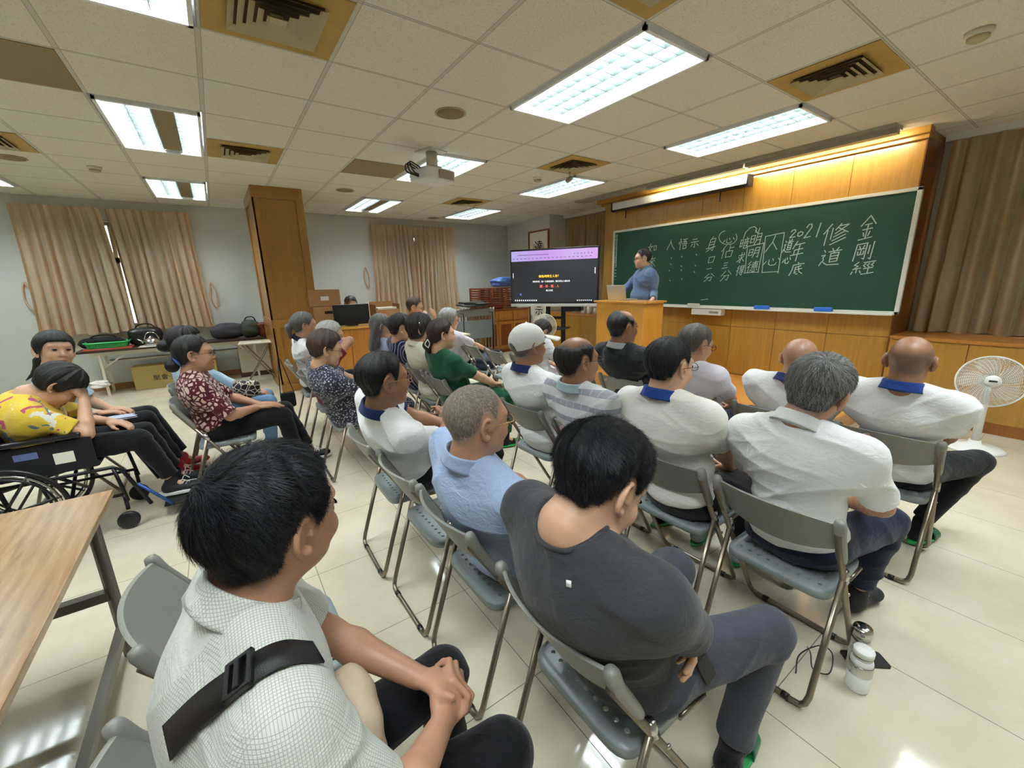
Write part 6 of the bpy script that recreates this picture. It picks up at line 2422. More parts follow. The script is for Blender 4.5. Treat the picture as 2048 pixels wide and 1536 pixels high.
    if band:
        bv = BVHTree.FromPolygons([v.co.copy() for v in shirt.data.vertices], [tuple(p.vertices) for p in shirt.data.polygons])
        pts = []
        for k in range(40):
            a_ = 2 * PI * k / 40
            q = hcn + TF * (hr_[0] * 1.02) * math.cos(a_) + TL * (hr_[1] * 1.02) * math.sin(a_) - u * 0.02
            hit = bv.find_nearest(Vector(q))
            pts.append(tuple(hit[0]))
        pts = [tuple((np.array(pts[k - 1]) + np.array(pts[k]) * 2 + np.array(pts[(k + 1) % 40])) / 4) for k in range(40)]
        MB().tube(pts, 0.0065, 8, closed=True).build('neckband', CL[top], shirt)
    if cuff:
        for i, (sh, el, wr_, A) in enumerate(AR):
            sl = A.get('sleeve', sleeve)
            if sl <= 1:
                e = sh + (el - sh) * (sl - 0.045)
                e2 = sh + (el - sh) * (sl + 0.02)
                MB().tube([tuple(e), tuple(e2)], [0.0615 * ps, 0.0605 * ps], 24, cap=False).build('sleeve_cuff', CL[cuff], shirt).modifiers.new('thick', 'SOLIDIFY').thickness = 0.004
    if collar:
        cd = nrm(neck_up * 0.75 + u * 0.25)
        cl = nrm(TL - (TL @ cd) * cd)
        CR = np.array([np.cross(cl, cd), cl, cd])
        rn = (0.062 if sw > 0.178 else 0.054) * s * b ** 0.4
        collar_mesh(rt, nb + neck_up * 0.008 + TF * 0.004, CR, CL[collar], opening=open_collar, r0=rn * 0.98, r1=rn * 1.0 + 0.016, hgt=0.044)
    # ---- hair
    if hair:
        H_ = dict(style='short', mat='black', T=0.016, top=None, extra=None, lump=0.002, crown=0.0, n=0)
        H_.update(hair)
        hm = hair_mesh('hair', HAIR[H_['mat']], rt, hc, HR, s, H_['style'], H_['T'], min(h, 0.005), H_['top'], seed, H_['extra'], H_['lump'], H_['crown'])
        if H_['n']:
            strands(hm, hc, HR, s, H_['n'], H_.get('slen', 0.05), pal(H_['mat']), H_.get('whorl', (-0.045, 0, 0.1)), seed + 3, H_.get('lift', 0.005), H_.get('sw', 0.0012), H_.get('szmin', H_['style']), up=H_.get('up', 0.0))
    if specs:
        glasses(rt, hc, HR, s, specs)
    if mask:
        mb = MB()
        mb.grid(lambda p, q: tuple(PH(0.032 + 0.088 * math.cos((p - 0.5) * 2.5) * (1 - 0.12 * abs(q - 0.5)), 0.078 * math.sin((p - 0.5) * 2.5) * (1 - 0.1 * q), -0.012 - 0.095 * q)), 20, 12)
        mb.build('face_mask', mask, rt).modifiers.new('thick', 'SOLIDIFY').thickness = 0.002
    return dict(root=rt, hc=hc, HR=HR, nb=nb, T=T_, sj=sj, AR=AR, hip=hip, s=s, body=body, shirt=shirt, bel=bel, che=che, ln=ln, loc=loc, LG=LG, ps=ps)
# ------------------------------------------------------------------ the people
def EX(kind, **k):
    def bun(F, P):
        F.ell(P(*k.get('p', (-0.125, 0, -0.02))), tuple(k.get('r', (0.04, 0.045, 0.045))), 0.02)
        F.cone(P(-0.09, 0, 0.0), P(*k.get('p', (-0.125, 0, -0.02))), 0.03, 0.03, 0.02)

    def pony(F, P):
        pts = k['pts']
        rs = k['rs']
        for a, b_, r1, r2 in zip(pts[:-1], pts[1:], rs[:-1], rs[1:]):
            F.cone(P(*a), P(*b_), r1, r2, 0.015)

    def longh(F, P):
        L_ = k.get('L', 0.2)
        for y in (-0.055, -0.03, 0, 0.03, 0.055):
            F.cone(P(-0.06, y, 0.0), P(-0.085, y * 1.05, -L_), 0.04, 0.028, 0.02)
        for y in (-0.072, 0.072):
            F.cone(P(-0.01, y, 0.0), P(-0.05, y, -L_ * 0.9), 0.026, 0.02, 0.02)
    return {'bun': bun, 'pony': pony, 'long': longh}[kind]


def hands_lap(seat=0.445, f=0.27, w=0.09, z=0.175, **k):
    return [dict(t=(f, -w, seat + z), **k), dict(t=(f, w, seat + z), **k)]


PURP = plain('mask_purple', '#b79ad0', 0.8)
PPL = {}
# 1 foreground man, black strap over the shoulder, hands clasped
PPL[1] = person('man in a white checked shirt with black shoulder strap, nearest the camera', (0.44, -0.34), 0, (0.552, -0.32, 1.178), (24, 2, 4), hs=0.99, sw=0.2, skin='md', h=0.0042, b=1.05,
    hair=dict(style='short', mat='black', T=0.016, crown=0.004, lump=0.003, n=16000, slen=0.06, lift=0.011, sw=0.0013, whorl=(-0.075, 0.02, 0.08)), top='check', sleeve=0.78, collar='check', bottom='black', seed=11, wr=0.0045, twist=6, face=True, open_collar=24,
    arms=[dict(t=(0.34, -0.085, 0.665), hint=(-0.2, -0.9, -0.6), hd=(0.75, 0.6, 0.12), hn=(0.25, -0.75, 0.6), curl=0.75),
          dict(t=(0.33, 0.02, 0.69), hint=(-0.2, 0.9, -0.6), hd=(0.85, -0.5, -0.1), hn=(0.3, 0.5, 0.8), curl=0.95)],
    legs=[dict(k=(0.46, -0.13, 0.525)), dict(k=(0.43, 0.13, 0.53))])
# 2 charcoal T-shirt, head bowed, arms crossed
PPL[2] = person('man in a charcoal T-shirt with bowed head and crossed arms in the foreground', (1.325, -0.45), 0, (1.185, -0.475, 1.105), (-12, 34, -6), hs=1.06, sw=0.205, skin='lt', h=0.0042, b=1.08,
    hair=dict(style='fade', mat='black', T=0.02, crown=0.006, n=16000, slen=0.035, lift=0.012, sw=0.0012, whorl=(-0.06, 0.03, 0.085), up=0.1), top='char', sleeve=0.8, bottom='slate', seed=12, slump=0.02, neckhole=0.014, wr=0.0045, band=True,
    arms=[dict(t=(0.08, 0.02, 0.72), hint=(0.5, -1, -0.9), hd=(0.0, 1, 0.1), hn=(1, 0, 0.3), curl=0.6), dict(t=(0.07, -0.12, 0.755), hint=(0.9, 1, -0.5), hd=(-0.45, -0.7, -0.55), hn=(0.8, -0.5, 0.2), curl=0.35, len=1.0, sleeve=0.75)],
    legs=[dict(k=(0.38, -0.22, 0.55), a=(0.32, -0.19, 0.095), fd=(1, 0.1, 0)), dict(k=(0.39, 0.1, 0.55), a=(0.43, 0.12, 0.095))])
# 3 light blue shirt
PPL[3] = person('man in a light blue shirt with gold glasses and cropped grey hair', (1.33, 0.16), 0, (1.172, 0.06, 1.118), (-8, 2, 2), hs=1.03, sw=0.2, skin='md', h=0.005, b=1.12,
    stub=('fade', 0.5, 0.8, None), hair=dict(style='fade', mat='stub', T=0.003, lump=0.0005, n=6000, slen=0.01, lift=0.003, sw=0.0008), top='sky', sleeve=0.85, collar='sky', bottom='black', seed=13, specs=GOLD, slump=0.01, wr=0.005,
    arms=[dict(t=(0.3, -0.04, 0.62), hd=(0.8, 0.5, 0), curl=0.5), dict(t=(0.28, 0.06, 0.62), hd=(0.8, -0.4, 0))])
# 4 arms folded, navy collar
PPL[4] = person('man with folded arms and glasses in a white polo with navy collar and cuffs', (1.32, 1.08), 0, (1.12, 0.84, 1.125), (-4, 2, 0), hs=1.09, sw=0.185, skin='dk', h=0.0055, b=1.02,
    hair=dict(style='short', mat='black', T=0.012, n=1500, slen=0.03, lift=0.002), top='white', sleeve=0.72, collar='navy', cuff='navy', bottom='black', seed=14, specs=GOLD, slump=0.01,
    arms=[dict(t=(0.2, -0.05, 0.79), hint=(0.25, -1, -0.75), hd=(0.3, 1, 0.2), hn=(1, 0, 0.4)), dict(t=(0.22, -0.06, 0.75), hint=(0.3, 1, -0.6), hd=(0.2, -1, 0), hn=(1, 0, 0.4))])
# 5 white cap
p5 = PPL[5] = person('man in a white cap and white polo with navy collar', (2.24, 1.02), 0, (2.1, 1.0, 1.165), (-6, -4, 0), hs=1.1, sw=0.19, skin='dk', h=0.006, b=1.02,
    hair=dict(style='fade', mat='grey', T=0.005, lump=0.0), top='white', sleeve=0.75, collar='navy', bottom='white2', seed=15)
# 6 striped polo, balding
PPL[6] = person('balding man in a grey-and-white striped polo', (2.25, 0.47), 0, (1.985, 0.43, 1.165), (-18, 0, 0), hs=1.03, sw=0.185, skin='dk', h=0.006,
    hair=dict(style='short', mat='dark', T=0.013, top=([-0.12, -0.06, 0.0, 0.1], [0.1, 0.085, 0.1, 0.09]), n=1200, slen=0.05, lift=0.002), top='stripe', sleeve=0.8, collar='aqua', bottom='black', seed=16, specs=GLB)
# 7 dark hooded jacket
PPL[7] = person('man in a dark hooded jacket with a grey collar, head turned to the screen', (3.33, 1.13), 0, (3.13, 1.11, 1.19), (-20, 0, 0), hs=1.12, sw=0.2, skin='dk', h=0.0065, b=1.1,
    hair=dict(style='short', mat='black', T=0.011, top=([-0.12, -0.09, -0.03, 0.02, 0.12], [0.2, 0.2, 0.118, 0.08, 0.06])), top='hood', sleeve=1.9, collar='greyc', bottom='black', hoodie=True, seed=17, wr=0.005)
# 8 black hair, blue collar
PPL[8] = person('black-haired man in a white polo with a bright blue collar, seen squarely from behind', (2.27, -0.02), 0, (2.13, -0.0, 1.18), (-14, 4, 0), hs=1.02, sw=0.2, skin='lt', h=0.0055, b=1.08,
    hair=dict(style='fade', mat='black', T=0.015, n=2500, slen=0.03, lift=0.003), top='white2', sleeve=0.8, collar='blue', bottom='black', seed=18, specs=GLB,
    legs=[None, None], shoes='slipw')
# 9 lilac shirt
PPL[9] = person('grey-haired man in a lilac-white shirt looking down', (3.32, 0.5), 0, (3.02, 0.42, 1.14), (-22, 14, 0), hs=1.06, sw=0.185, skin='md', h=0.0065,
    hair=dict(style='short', mat='salt', T=0.011), top='lilac', sleeve=0.8, collar='lilac', bottom='ink', seed=19, specs=GLB)
# 10 bald
PPL[10] = person('bald man in a white polo with navy collar, sitting in front of the platform', (3.38, -0.02), 0, (3.24, -0.1, 1.085), (-4, 10, 0), hs=1.04, sw=0.19, skin='md', h=0.0065,
    hair=None, stub=('fade', 0.18, 0.3, None), top='white', sleeve=0.8, collar='navy', bottom='black', seed=20)
# 11 grey hair plain white polo
PPL[11] = person('grey-haired man in a plain white polo tilting his head to the right', (2.33, -0.5), 0, (2.33, -0.5, 1.135), (-4, 10, 10), hs=1.08, sw=0.2, skin='md', h=0.0048, b=1.04,
    hair=dict(style='short', mat='grey', T=0.016, crown=0.004, n=9000, slen=0.045, lift=0.008, sw=0.0014, whorl=(-0.06, -0.01, 0.09)), top='white', sleeve=0.85, collar='white', bottom='ink', seed=21, wr=0.0045, shoes='shoe',
    legs=[dict(k=(0.4, -0.2, 0.53), a=(0.46, -0.14, 0.1), fd=(1, -0.2, 0)), None])
# 12 tanned bald
PPL[12] = person('sun-tanned bald man in a white polo at the right end of the rows', (3.45, -0.55), 0, (3.25, -0.565, 1.14), (0, 6, 0), hs=1.03, sw=0.2, skin='dk', h=0.006, b=1.08,
    hair=None, stub=('fade', 0.62, 0.25, ([-0.12, -0.05, 0.02, 0.1], [0.045, 0.065, 0.06, 0.03])), top='white', sleeve=0.85, collar='blue', bottom='black', seed=22,
    arms=[dict(t=(0.26, -0.12, 0.62)), dict(t=(0.26, 0.1, 0.62))], legs=[dict(k=(0.36, -0.26, 0.54), a=(0.26, -0.12, 0.095), fd=(1, -0.25, 0)), dict(k=(0.4, 0.14, 0.53), a=(0.35, 0.1, 0.095))])
# 14 ponytail
PPL[14] = person('woman with a grey ponytail in a white polo beside the column', (1.26, 3.85), 0, (1.24, 3.72, 1.17), (-6, 6, 0), hs=1.12, sw=0.16, skin='lt', h=0.0075, b=0.9,
    hair=dict(style='back', mat='grey', T=0.014, extra=EX('pony', pts=[(-0.1, 0, 0.03), (-0.135, 0, -0.02), (-0.125, 0, -0.11)], rs=[0.028, 0.035, 0.018])), top='white', sleeve=0.8, collar='ink', bottom='black', seed=24, cuff='navy')
# 15 mask, hands behind the head
PPL[15] = person('white-haired woman in a purple face mask with her hands behind her head', (1.29, 3.15), 0, (1.34, 3.02, 1.12), (-14, 12, 0), hs=1.1, sw=0.17, skin='lt', h=0.0075, b=1.0,
    hair=dict(style='back', mat='white', T=0.012), top='red', sleeve=0.6, bottom='red', seed=25, mask=PURP,
    arms=[dict(t=(0.0, -0.06, 1.02), hint=(0.9, -0.7, 0.2), hd=(-0.6, 0.7, 0.3), hn=(-0.7, -0.3, 0.5)), dict(t=(-0.02, 0.06, 1.04), hint=(0.5, 1, 0.4), hd=(-0.6, -0.7, 0.3), hn=(-0.7, 0.3, 0.5))])
# 16 speckled dress
PPL[16] = person('woman with short brown hair in a dark speckled dress, leaning forward', (1.28, 2.45), 0, (1.15, 2.28, 1.1), (-6, 14, 0), hs=1.08, sw=0.175, skin='lt', h=0.0065, b=1.12,
    hair=dict(style='back', mat='brown', T=0.022, crown=0.004, lump=0.003), top='floral', sleeve=0.7, bottom='floral', dress=True, seed=26, specs=GLB,
    arms=[dict(t=(0.3, -0.1, 0.66), hint=(-0.1, -1, -0.7)), dict(t=(0.3, 0.1, 0.66))])
# 17 long grey hair
PPL[17] = person('woman with long grey hair in a pale blue top', (2.24, 3.78), 0, (2.0, 3.6, 1.11), (-10, 8, 0), hs=1.12, sw=0.165, skin='lt', h=0.008, b=0.95,
    hair=dict(style='back', mat='grey', T=0.014, extra=EX('long', L=0.23)), top='pale', sleeve=0.8, bottom='black', seed=27)
# 18 navy striped
PPL[18] = person('person with short black hair in a navy top with thin white stripes', (2.22, 3.22), 0, (2.04, 3.08, 1.125), (-16, 8, 0), hs=1.12, sw=0.17, skin='lt', h=0.0075, b=1.0,
    hair=dict(style='short', mat='black', T=0.02, lump=0.004), top='navyst', sleeve=0.8, bottom='navyst', seed=28, specs=GLB)
# 19 cream blouse
PPL[19] = person('dark-haired woman with a hair clip in a cream blouse', (2.2, 2.7), 0, (2.06, 2.62, 1.15), (-20, 8, 0), hs=1.12, sw=0.175, skin='lt', h=0.0072, b=1.08,
    hair=dict(style='bob', mat='dark', T=0.022, lump=0.004), top='cream', sleeve=0.9, bottom='cream', collar='cream', seed=29, specs=GLB)
# 20 green
PPL[20] = person('woman with auburn hair in a pale clip wearing a dark green blouse', (2.2, 2.18), 0, (2.03, 2.1, 1.145), (-14, 2, 0), hs=1.04, sw=0.18, skin='lt', h=0.0068, b=1.08,
    hair=dict(style='back', mat='red', T=0.017, extra=EX('pony', pts=[(-0.09, 0, -0.02), (-0.125, 0, -0.08), (-0.11, 0, -0.13)], rs=[0.035, 0.034, 0.02])), top='green', sleeve=0.8, bottom='green', seed=30, long_top=0.7,
    arms=[dict(t=(0.3, -0.12, 0.66), hint=(0, -1, -0.6)), dict(t=(0.32, 0.06, 0.64))])
# 21 short white hair
PPL[21] = person('old woman with wavy white hair in a white polo with a dark collar', (3.36, 4.15), 0, (3.05, 4.0, 1.085), (-14, 10, 0), hs=1.18, sw=0.175, skin='lt', h=0.008, b=1.0,
    hair=dict(style='bob', mat='silver', T=0.02, lump=0.004), top='lilac', sleeve=0.85, collar='ink', bottom='black', seed=31, slump=0.02)
# 22 hand at the chin, facing the room
PPL[22] = person('man with glasses resting his chin on his hand, facing the room by the curtains', (3.42, 5.95), -80, (3.24, 5.62, 1.18), (-40, 10, 0), hs=1.3, sw=0.2, skin='md', h=0.009, b=1.05,
    hair=dict(style='fade', mat='brown', T=0.014), top='pink', sleeve=1.7, bottom='slate', seed=32, specs=GLB,
    arms=[dict(t=(0.3, -0.2, 0.86), hint=(0, -1, -0.4), hd=(0.5, 0.8, 0)), dict(t=(0.38, 0.09, 1.02), hint=(0.4, 1, -1.2), hd=(-0.1, -0.5, 0.85), hn=(1, 0, 0.2), curl=0.7)])
# 23 behind the monitor
PPL[23] = person('grey-haired person behind the black monitor on the desk', (2.42, 6.55), -90, (2.4, 6.38, 1.25), (-90, 20, 0), hs=1.15, sw=0.19, skin='md', h=0.01, seat=0.5,
    hair=dict(style='fade', mat='salt', T=0.016), top='slate', sleeve=1.8, bottom='black', seed=33, shoes='shoe')
# 24 stooping
PPL[24] = person('stooping person in a white shirt with printed lines, head bent low', (3.38, 2.48), 0, (3.42, 2.5, 1.02), (-10, 55, 0), hs=1.05, sw=0.18, skin='md', h=0.0075, b=1.05,
    hair=dict(style='short', mat='dark', T=0.014), top='script', sleeve=0.9, bottom='lilac', seed=34, slump=0.05)
# 25 maroon blouse
PPL[25] = person('woman with a low bun and glasses in a maroon-and-white patterned blouse', (0.38, 2.78), 0, (0.335, 2.74, 1.1), (-6, 0, 0), hs=1.12, sw=0.18, skin='md', h=0.0062, b=1.1,
    hair=dict(style='back', mat='black', T=0.014, extra=EX('bun', p=(-0.13, 0, -0.06), r=(0.045, 0.05, 0.05))), top='maroon', sleeve=0.95, bottom='black', seed=35, specs=GLB, shoes='lace', neckhole=0.006,
    arms=[dict(t=(0.28, -0.08, 0.64), hd=(1, 0.1, -0.05), hint=(-0.3, -0.8, -0.6), curl=0.15), dict(t=(0.3, 0.1, 0.62), hd=(1, -0.1, -0.05), curl=0.2)],
    legs=[dict(k=(0.45, -0.08, 0.53), a=(0.52, -0.06, 0.1)), dict(k=(0.48, 0.1, 0.54), a=(0.62, 0.12, 0.11), p=0.2)])
# 26 denim vest, jeans
PPL[26] = person('woman in a denim-blue vest over white sleeves and light jeans', (0.33, 3.42), 0, (0.265, 3.34, 1.12), (4, 4, 0), hs=1.14, sw=0.175, skin='lt', h=0.007, b=1.0,
    hair=dict(style='back', mat='dark', T=0.02, lump=0.005, extra=EX('bun', p=(-0.13, 0, -0.01), r=(0.05, 0.055, 0.05))), top='lblue', sleeve=1.45, bottom='jeans', seed=36, specs=GLB, shoes='shoe',
    arms=[dict(t=(0.3, -0.06, 0.63), hd=(1, 0.2, -0.1)), dict(t=(0.32, 0.06, 0.63), hd=(1, -0.2, -0.1))])
# 27 wheelchair
PPL[27] = person('woman in a yellow floral blouse bending forward in the wheelchair, hand to her face', (-0.5, 2.72), 0, (-0.385, 2.7, 0.99), (4, 54, 0), hs=1.12, sw=0.175, skin='lt', h=0.0062, b=1.1, seat=0.49,
    hair=dict(style='fringe', mat='black', T=0.02, lump=0.002), top='yellow', sleeve=0.75, bottom='black', seed=37, shoes='lace', slump=0.05, neckhole=0.006, face=True,
    arms=[dict(t=(0.22, -0.06, 0.9), hint=(0.1, -0.7, -1.2), hd=(-0.05, 0.35, 0.95), hn=(0.9, -0.3, 0.2), curl=1.0), dict(t=(0.28, 0.1, 0.68))],
    legs=[dict(k=(0.44, -0.1, 0.57), a=(0.55, -0.07, 0.2)), dict(k=(0.44, 0.1, 0.57), a=(0.56, 0.1, 0.2))])
# 28 light blue shirt, facing the camera
PPL[28] = person('woman with black fringe in a light blue shirt, looking at the camera', (-0.6, 3.4), 0, (-0.49, 3.28, 1.155), (-60, -4, -8), hs=1.16, sw=0.18, skin='lt', h=0.0062, b=1.0,
    hair=dict(style='fringe', mat='black', T=0.016, extra=EX('pony', pts=[(-0.08, -0.02, -0.03), (-0.12, -0.04, -0.06), (-0.13, -0.06, -0.13), (-0.19, -0.09, -0.18)], rs=[0.034, 0.032, 0.02, 0.004])), top='lblue', sleeve=0.8, bottom='black', seed=38, neckhole=0.004, shoes='red',
    arms=[dict(t=(0.26, -0.2, 0.67), hd=(1, 0.2, -0.1), hint=(-0.4, -0.8, -0.5)), dict(t=(0.3, -0.05, 0.66), hd=(1, -0.3, -0.1))],
    legs=[dict(k=(0.5, -0.1, 0.55), a=(0.64, -0.12, 0.1)), dict(k=(0.5, 0.08, 0.55), a=(0.66, 0.08, 0.1))])
# 13 lecturer
PPL[13] = person('lecturer in a greyish-blue robe standing behind the podium, looking to the left', (5.78, 2.95), 150, (5.72, 2.98, 1.84), (148, 4, 0), hs=1.1, seat=1.08, sw=0.205, skin='lt', h=0.0075, b=1.25, stand=True, collar='robe', open_collar=6,
    hair=dict(style='fade', mat='black', T=0.013), top='robe', sleeve=1.92, bottom='robe', seed=39, specs=GLB, shoes='shoe', face=True, neckhole=-0.004,
    arms=[dict(t=(0.4, -0.16, 1.29), hint=(-0.4, -0.8, -0.7), hd=(0.8, 0, -0.5), hn=(0.4, 0, 0.9)), dict(t=(0.06, 0.43, 1.285), hint=(-0.6, -1, -0.2), hd=(0.75, 0.1, -0.65), hn=(0.5, 0, 0.8))])
# ------------------------------------------------------------------ things worn and held
def bvh_of(o):
    return BVHTree.FromPolygons([v.co.copy() for v in o.data.vertices], [tuple(p.vertices) for p in o.data.polygons])


def surf_path(pk, pixels, off=0.004, obj='shirt'):
    """points on a person's clothing met by sight lines through photo pixels (root-local)"""
    bv = bvh_of(pk[obj])
    rt = Vector(pk['root'].location)
    out = []
    for px, py in pixels:
        d = (cam_o.matrix_world.to_3x3() @ Vector(((px - 1024) / FPX, -(py - 768) / FPX, -1))).normalized()
        h = bv.ray_cast(Vector(CAM) - rt, d)
        if h[0] is None:
            continue
        out.append((h[0] + h[1] * off, h[1]))
    return out


def ribbon(name, path, width, mat, parent, th=0.003):
    mb = MB()
    P_ = [p for p, n in path]
    L_, Rr = [], []
    for i, (p, n) in enumerate(path):
        d = (P_[min(i + 1, len(P_) - 1)] - P_[max(i - 1, 0)]).normalized()
        s_ = d.cross(n).normalized() * width / 2
        L_.append(p - s_)
        Rr.append(p + s_)
    vs = []
    for a, b_ in zip(L_, Rr):
        vs += [tuple(a), tuple(b_)]
    mb.add(vs, [(2 * i, 2 * i + 1, 2 * i + 3, 2 * i + 2) for i in range(len(P_) - 1)], True)
    o = mb.build(name, mat, parent)
    md = o.modifiers.new('thick', 'SOLIDIFY')
    md.thickness = th
    md.offset = 1
    return o


def smooth_path(path, n=6, it=3):
    pts = bez([p for p, _ in path], n)
    nn = []
    k = 0
    N = len(path) - 1
    for i in range(len(pts)):
        t = i / (len(pts) - 1) * N
        j = min(int(t), N - 1)
        nn.append((path[j][1] * (1 - t + j) + path[j + 1][1] * (t - j)).normalized())
    return list(zip(pts, nn))


p1 = PPL[1]
t = empty('shoulder_bag', tuple(p1['root'].location), label='black shoulder strap with a buckle and small beige bag on the nearest man', cat='bag')
pa = surf_path(p1, [(300, 1534), (345, 1480), (400, 1425), (460, 1378), (520, 1335), (575, 1312), (630, 1312), (690, 1342), (740, 1385), (785, 1440), (815, 1490)], 0.005)
if len(pa) > 3:
    pa = smooth_path(pa)
    ribbon('strap', pa, 0.046, plain('strap_black', '#111113', 0.5, bump=0.4, bscale=600), t)
    i = int(len(pa) * 0.5)
    p, n = pa[i]
    d = (pa[i + 1][0] - pa[i - 1][0]).normalized()
    s_ = d.cross(n).normalized()
    Mx = Matrix((( s_.x, d.x, n.x, p.x), (s_.y, d.y, n.y, p.y), (s_.z, d.z, n.z, p.z), (0, 0, 0, 1)))
    bk_ = MB()
    for lo, hi in (((-0.026, -0.02, 0.002), (-0.019, 0.02, 0.011)), ((0.019, -0.02, 0.002), (0.026, 0.02, 0.011)), ((-0.026, -0.02, 0.002), (0.026, -0.012, 0.011)), ((-0.026, 0.012, 0.002), (0.026, 0.02, 0.011)), ((-0.02, -0.004, 0.004), (0.02, 0.004, 0.014))):
        bk_.box(lo, hi, Mx)
    bk_.build('buckle', M['black'], t, bevel=0.0015)
fb = p1['bel'] + p1['T'][0] * 0.15 + p1['T'][1] * -0.03
blob('bag_body', plain('bag_beige', '#b9a68f', 0.8, bump=0.3, bscale=80), tuple(fb - np.array([0, 0, 0.05])), (0.05, 0.1, 0.075), None, None, 3, 0.06, parent=t)
# fabric label at the neck of the charcoal T-shirt
pa = surf_path(PPL[2], [(1139, 1160), (1139, 1174)], 0.003)
if len(pa) == 2:
    ribbon('collar_label', pa, 0.012, M['white'], PPL[2]['shirt'], 0.001)
p2 = PPL[2]
trs = [o for o in p2['root'].children if o.name.startswith('trousers')][0]
p2['trousers'] = trs
ph_ = surf_path(p2, [(1408, 1335), (1422, 1360)], 0.004, 'trousers')
if len(ph_) == 2:
    a_, n_ = ph_[0]
    d_ = (ph_[1][0] - a_).normalized()
    s_ = d_.cross(n_).normalized()
    pm = Matrix(((s_.x, d_.x, n_.x, a_.x), (s_.y, d_.y, n_.y, a_.y), (s_.z, d_.z, n_.z, a_.z), (0, 0, 0, 1)))
    tag(MB().prism(rrect(0.045, 0.07, 0.008), -0.004, 0.006, Matrix.Translation(Vector(p2['root'].location)) @ pm).build('phone', M['black'], bevel=0.002), 'black phone in the trouser pocket of the man in charcoal', 'phone')
# white cap
p5 = PPL[5]
c_, R_5, s_5 = p5['hc'], p5['HR'], p5['s']
PH5 = lambda x, y, z: c_ + s_5 * (x * R_5[0] + y * R_5[1] + z * R_5[2])
t = empty('cap', tuple(p5['root'].location), label='white baseball cap with an opening at the back on the seated man', cat='cap')
F = Field(0.0045)
F.ell(PH5(-0.006, 0, 0.035), (0.112 * s_5, 0.091 * s_5, 0.1 * s_5), 0.02, R_5)
F.cone(PH5(0.0, 0, 0.128), PH5(0.0, 0, 0.139), 0.006, 0.006, 0.006)
F.cut(PH5(0, 0, 0.008), -R_5[2] * 0.98 + R_5[0] * 0.2)
F.sub(PH5(-0.13, 0, 0.0), (0.055 * s_5, 0.04 * s_5, 0.038 * s_5), 0.004, R_5)
F.build('crown', CL['cap'], t, 1)
mb = MB()
mb.grid(lambda u, v: tuple(PH5(0.068 + 0.125 * v * math.cos((u - 0.5) * 1.9) + 0.02 * math.cos((u - 0.5) * 2), (0.08 + 0.0 * v) * math.sin((u - 0.5) * PI * 0.92) * (1 - 0.1 * v), 0.038 - 0.03 * v + 0.018 * math.cos((u - 0.5) * 2.6) * (1 - v * 0.3))), 20, 8)
o = mb.build('peak', CL['cap'], t)
o.modifiers.new('thick', 'SOLIDIFY').thickness = 0.004
# hearing aid, mask strap, hair clips, scrunchie
p = PPL[11]
q = p['hc'] + p['s'] * (-0.02 * p['HR'][0] + 0.088 * p['HR'][1] + 0.012 * p['HR'][2])
MB().ball(tuple(q), (0.007, 0.005, 0.014), 10, 8).build('hearing_aid', M['white'], p['root'])
p = PPL[8]
q = p['hc'] + p['s'] * (0.04 * p['HR'][0] + 0.06 * p['HR'][1] - 0.075 * p['HR'][2])
MB().ball(tuple(q), (0.02, 0.012, 0.03), 12, 8).build('lowered_mask', M['white'], p['root'])
p = PPL[19]
q = p['hc'] + p['s'] * (-0.02 * p['HR'][0] - 0.098 * p['HR'][1] + 0.05 * p['HR'][2])
MB().tube([tuple(q + np.array([0, 0, 0.02])), tuple(q + np.array([0.01, 0, -0.02]))], 0.005, 8).build('hair_clip', M['chrome'], p['root'])
p = PPL[20]
for dy in (-1, 1):
    q = p['hc'] + p['s'] * (-0.125 * p['HR'][0] - 0.03 * p['HR'][1] - 0.06 * p['HR'][2])
    MB().tube(bez([tuple(q + np.array([-0.0, -0.01, 0.035])), tuple(q + np.array([-0.02 * dy - 0.01, -0.02, 0.0])), tuple(q + np.array([0, -0.01, -0.035]))]), 0.004, 8).build('hair_clip', M['white'], p['root'])
p = PPL[25]
q = p['hc'] + p['s'] * (-0.098 * p['HR'][0] - 0.035 * p['HR'][2])
Mq = Matrix.Translation(Vector(q)) @ Matrix.Rotation(rad(60), 4, 'Y')
MB().tube([(0.036 * math.cos(a), 0.036 * math.sin(a), 0) for a in np.linspace(0, 2 * PI, 18, endpoint=False)], 0.011, 8, closed=True, M_=Mq).build('hair_band', plain('band_blue', '#4f74b8', 0.8), p['root'])
p = PPL[27]
AR = p['AR'][0]
q = AR[2] + np.array([0.09, -0.01, 0.07])
blob('tissue', M['paper'], tuple(np.array(p['root'].location) + q - np.array([0, 0, 0.02])), (0.04, 0.014, 0.022), 'crumpled white tissue held to the face by the woman in yellow', 'tissue', 2, 0.3)
blob('towel', plain('towel_pale', '#c3cfe0', 0.9), (-0.2, 2.95, 0.655), (0.1, 0.06, 0.012), 'folded pale towel on the lap between the two women at the left', 'towel', 4, 0.2)
lat = NT('lattice_bag')
v_ = lat.coord()
w_ = lat.n('ShaderNodeTexVoronoi', feature='DISTANCE_TO_EDGE')
w_.inputs['Scale'].default_value = 24
lat.l(v_, w_.inputs['Vector'])
lat.col(lat.ramp(w_.outputs[0], [(0, '#cfc8b8'), (0.05, '#cfc8b8'), (0.08, '#16151a'), (1, '#1b1a20')]))
blob('lattice_handbag', lat.m, (0.62, 3.18, 0.62), (0.11, 0.06, 0.08), 'black handbag with a pale lattice pattern on the lap behind the maroon blouse', 'bag', 6, 0.06)
p = PPL[4]
q = np.array(p['root'].location) + p['AR'][1][2] + np.array([0.06, -0.06, 0.03])
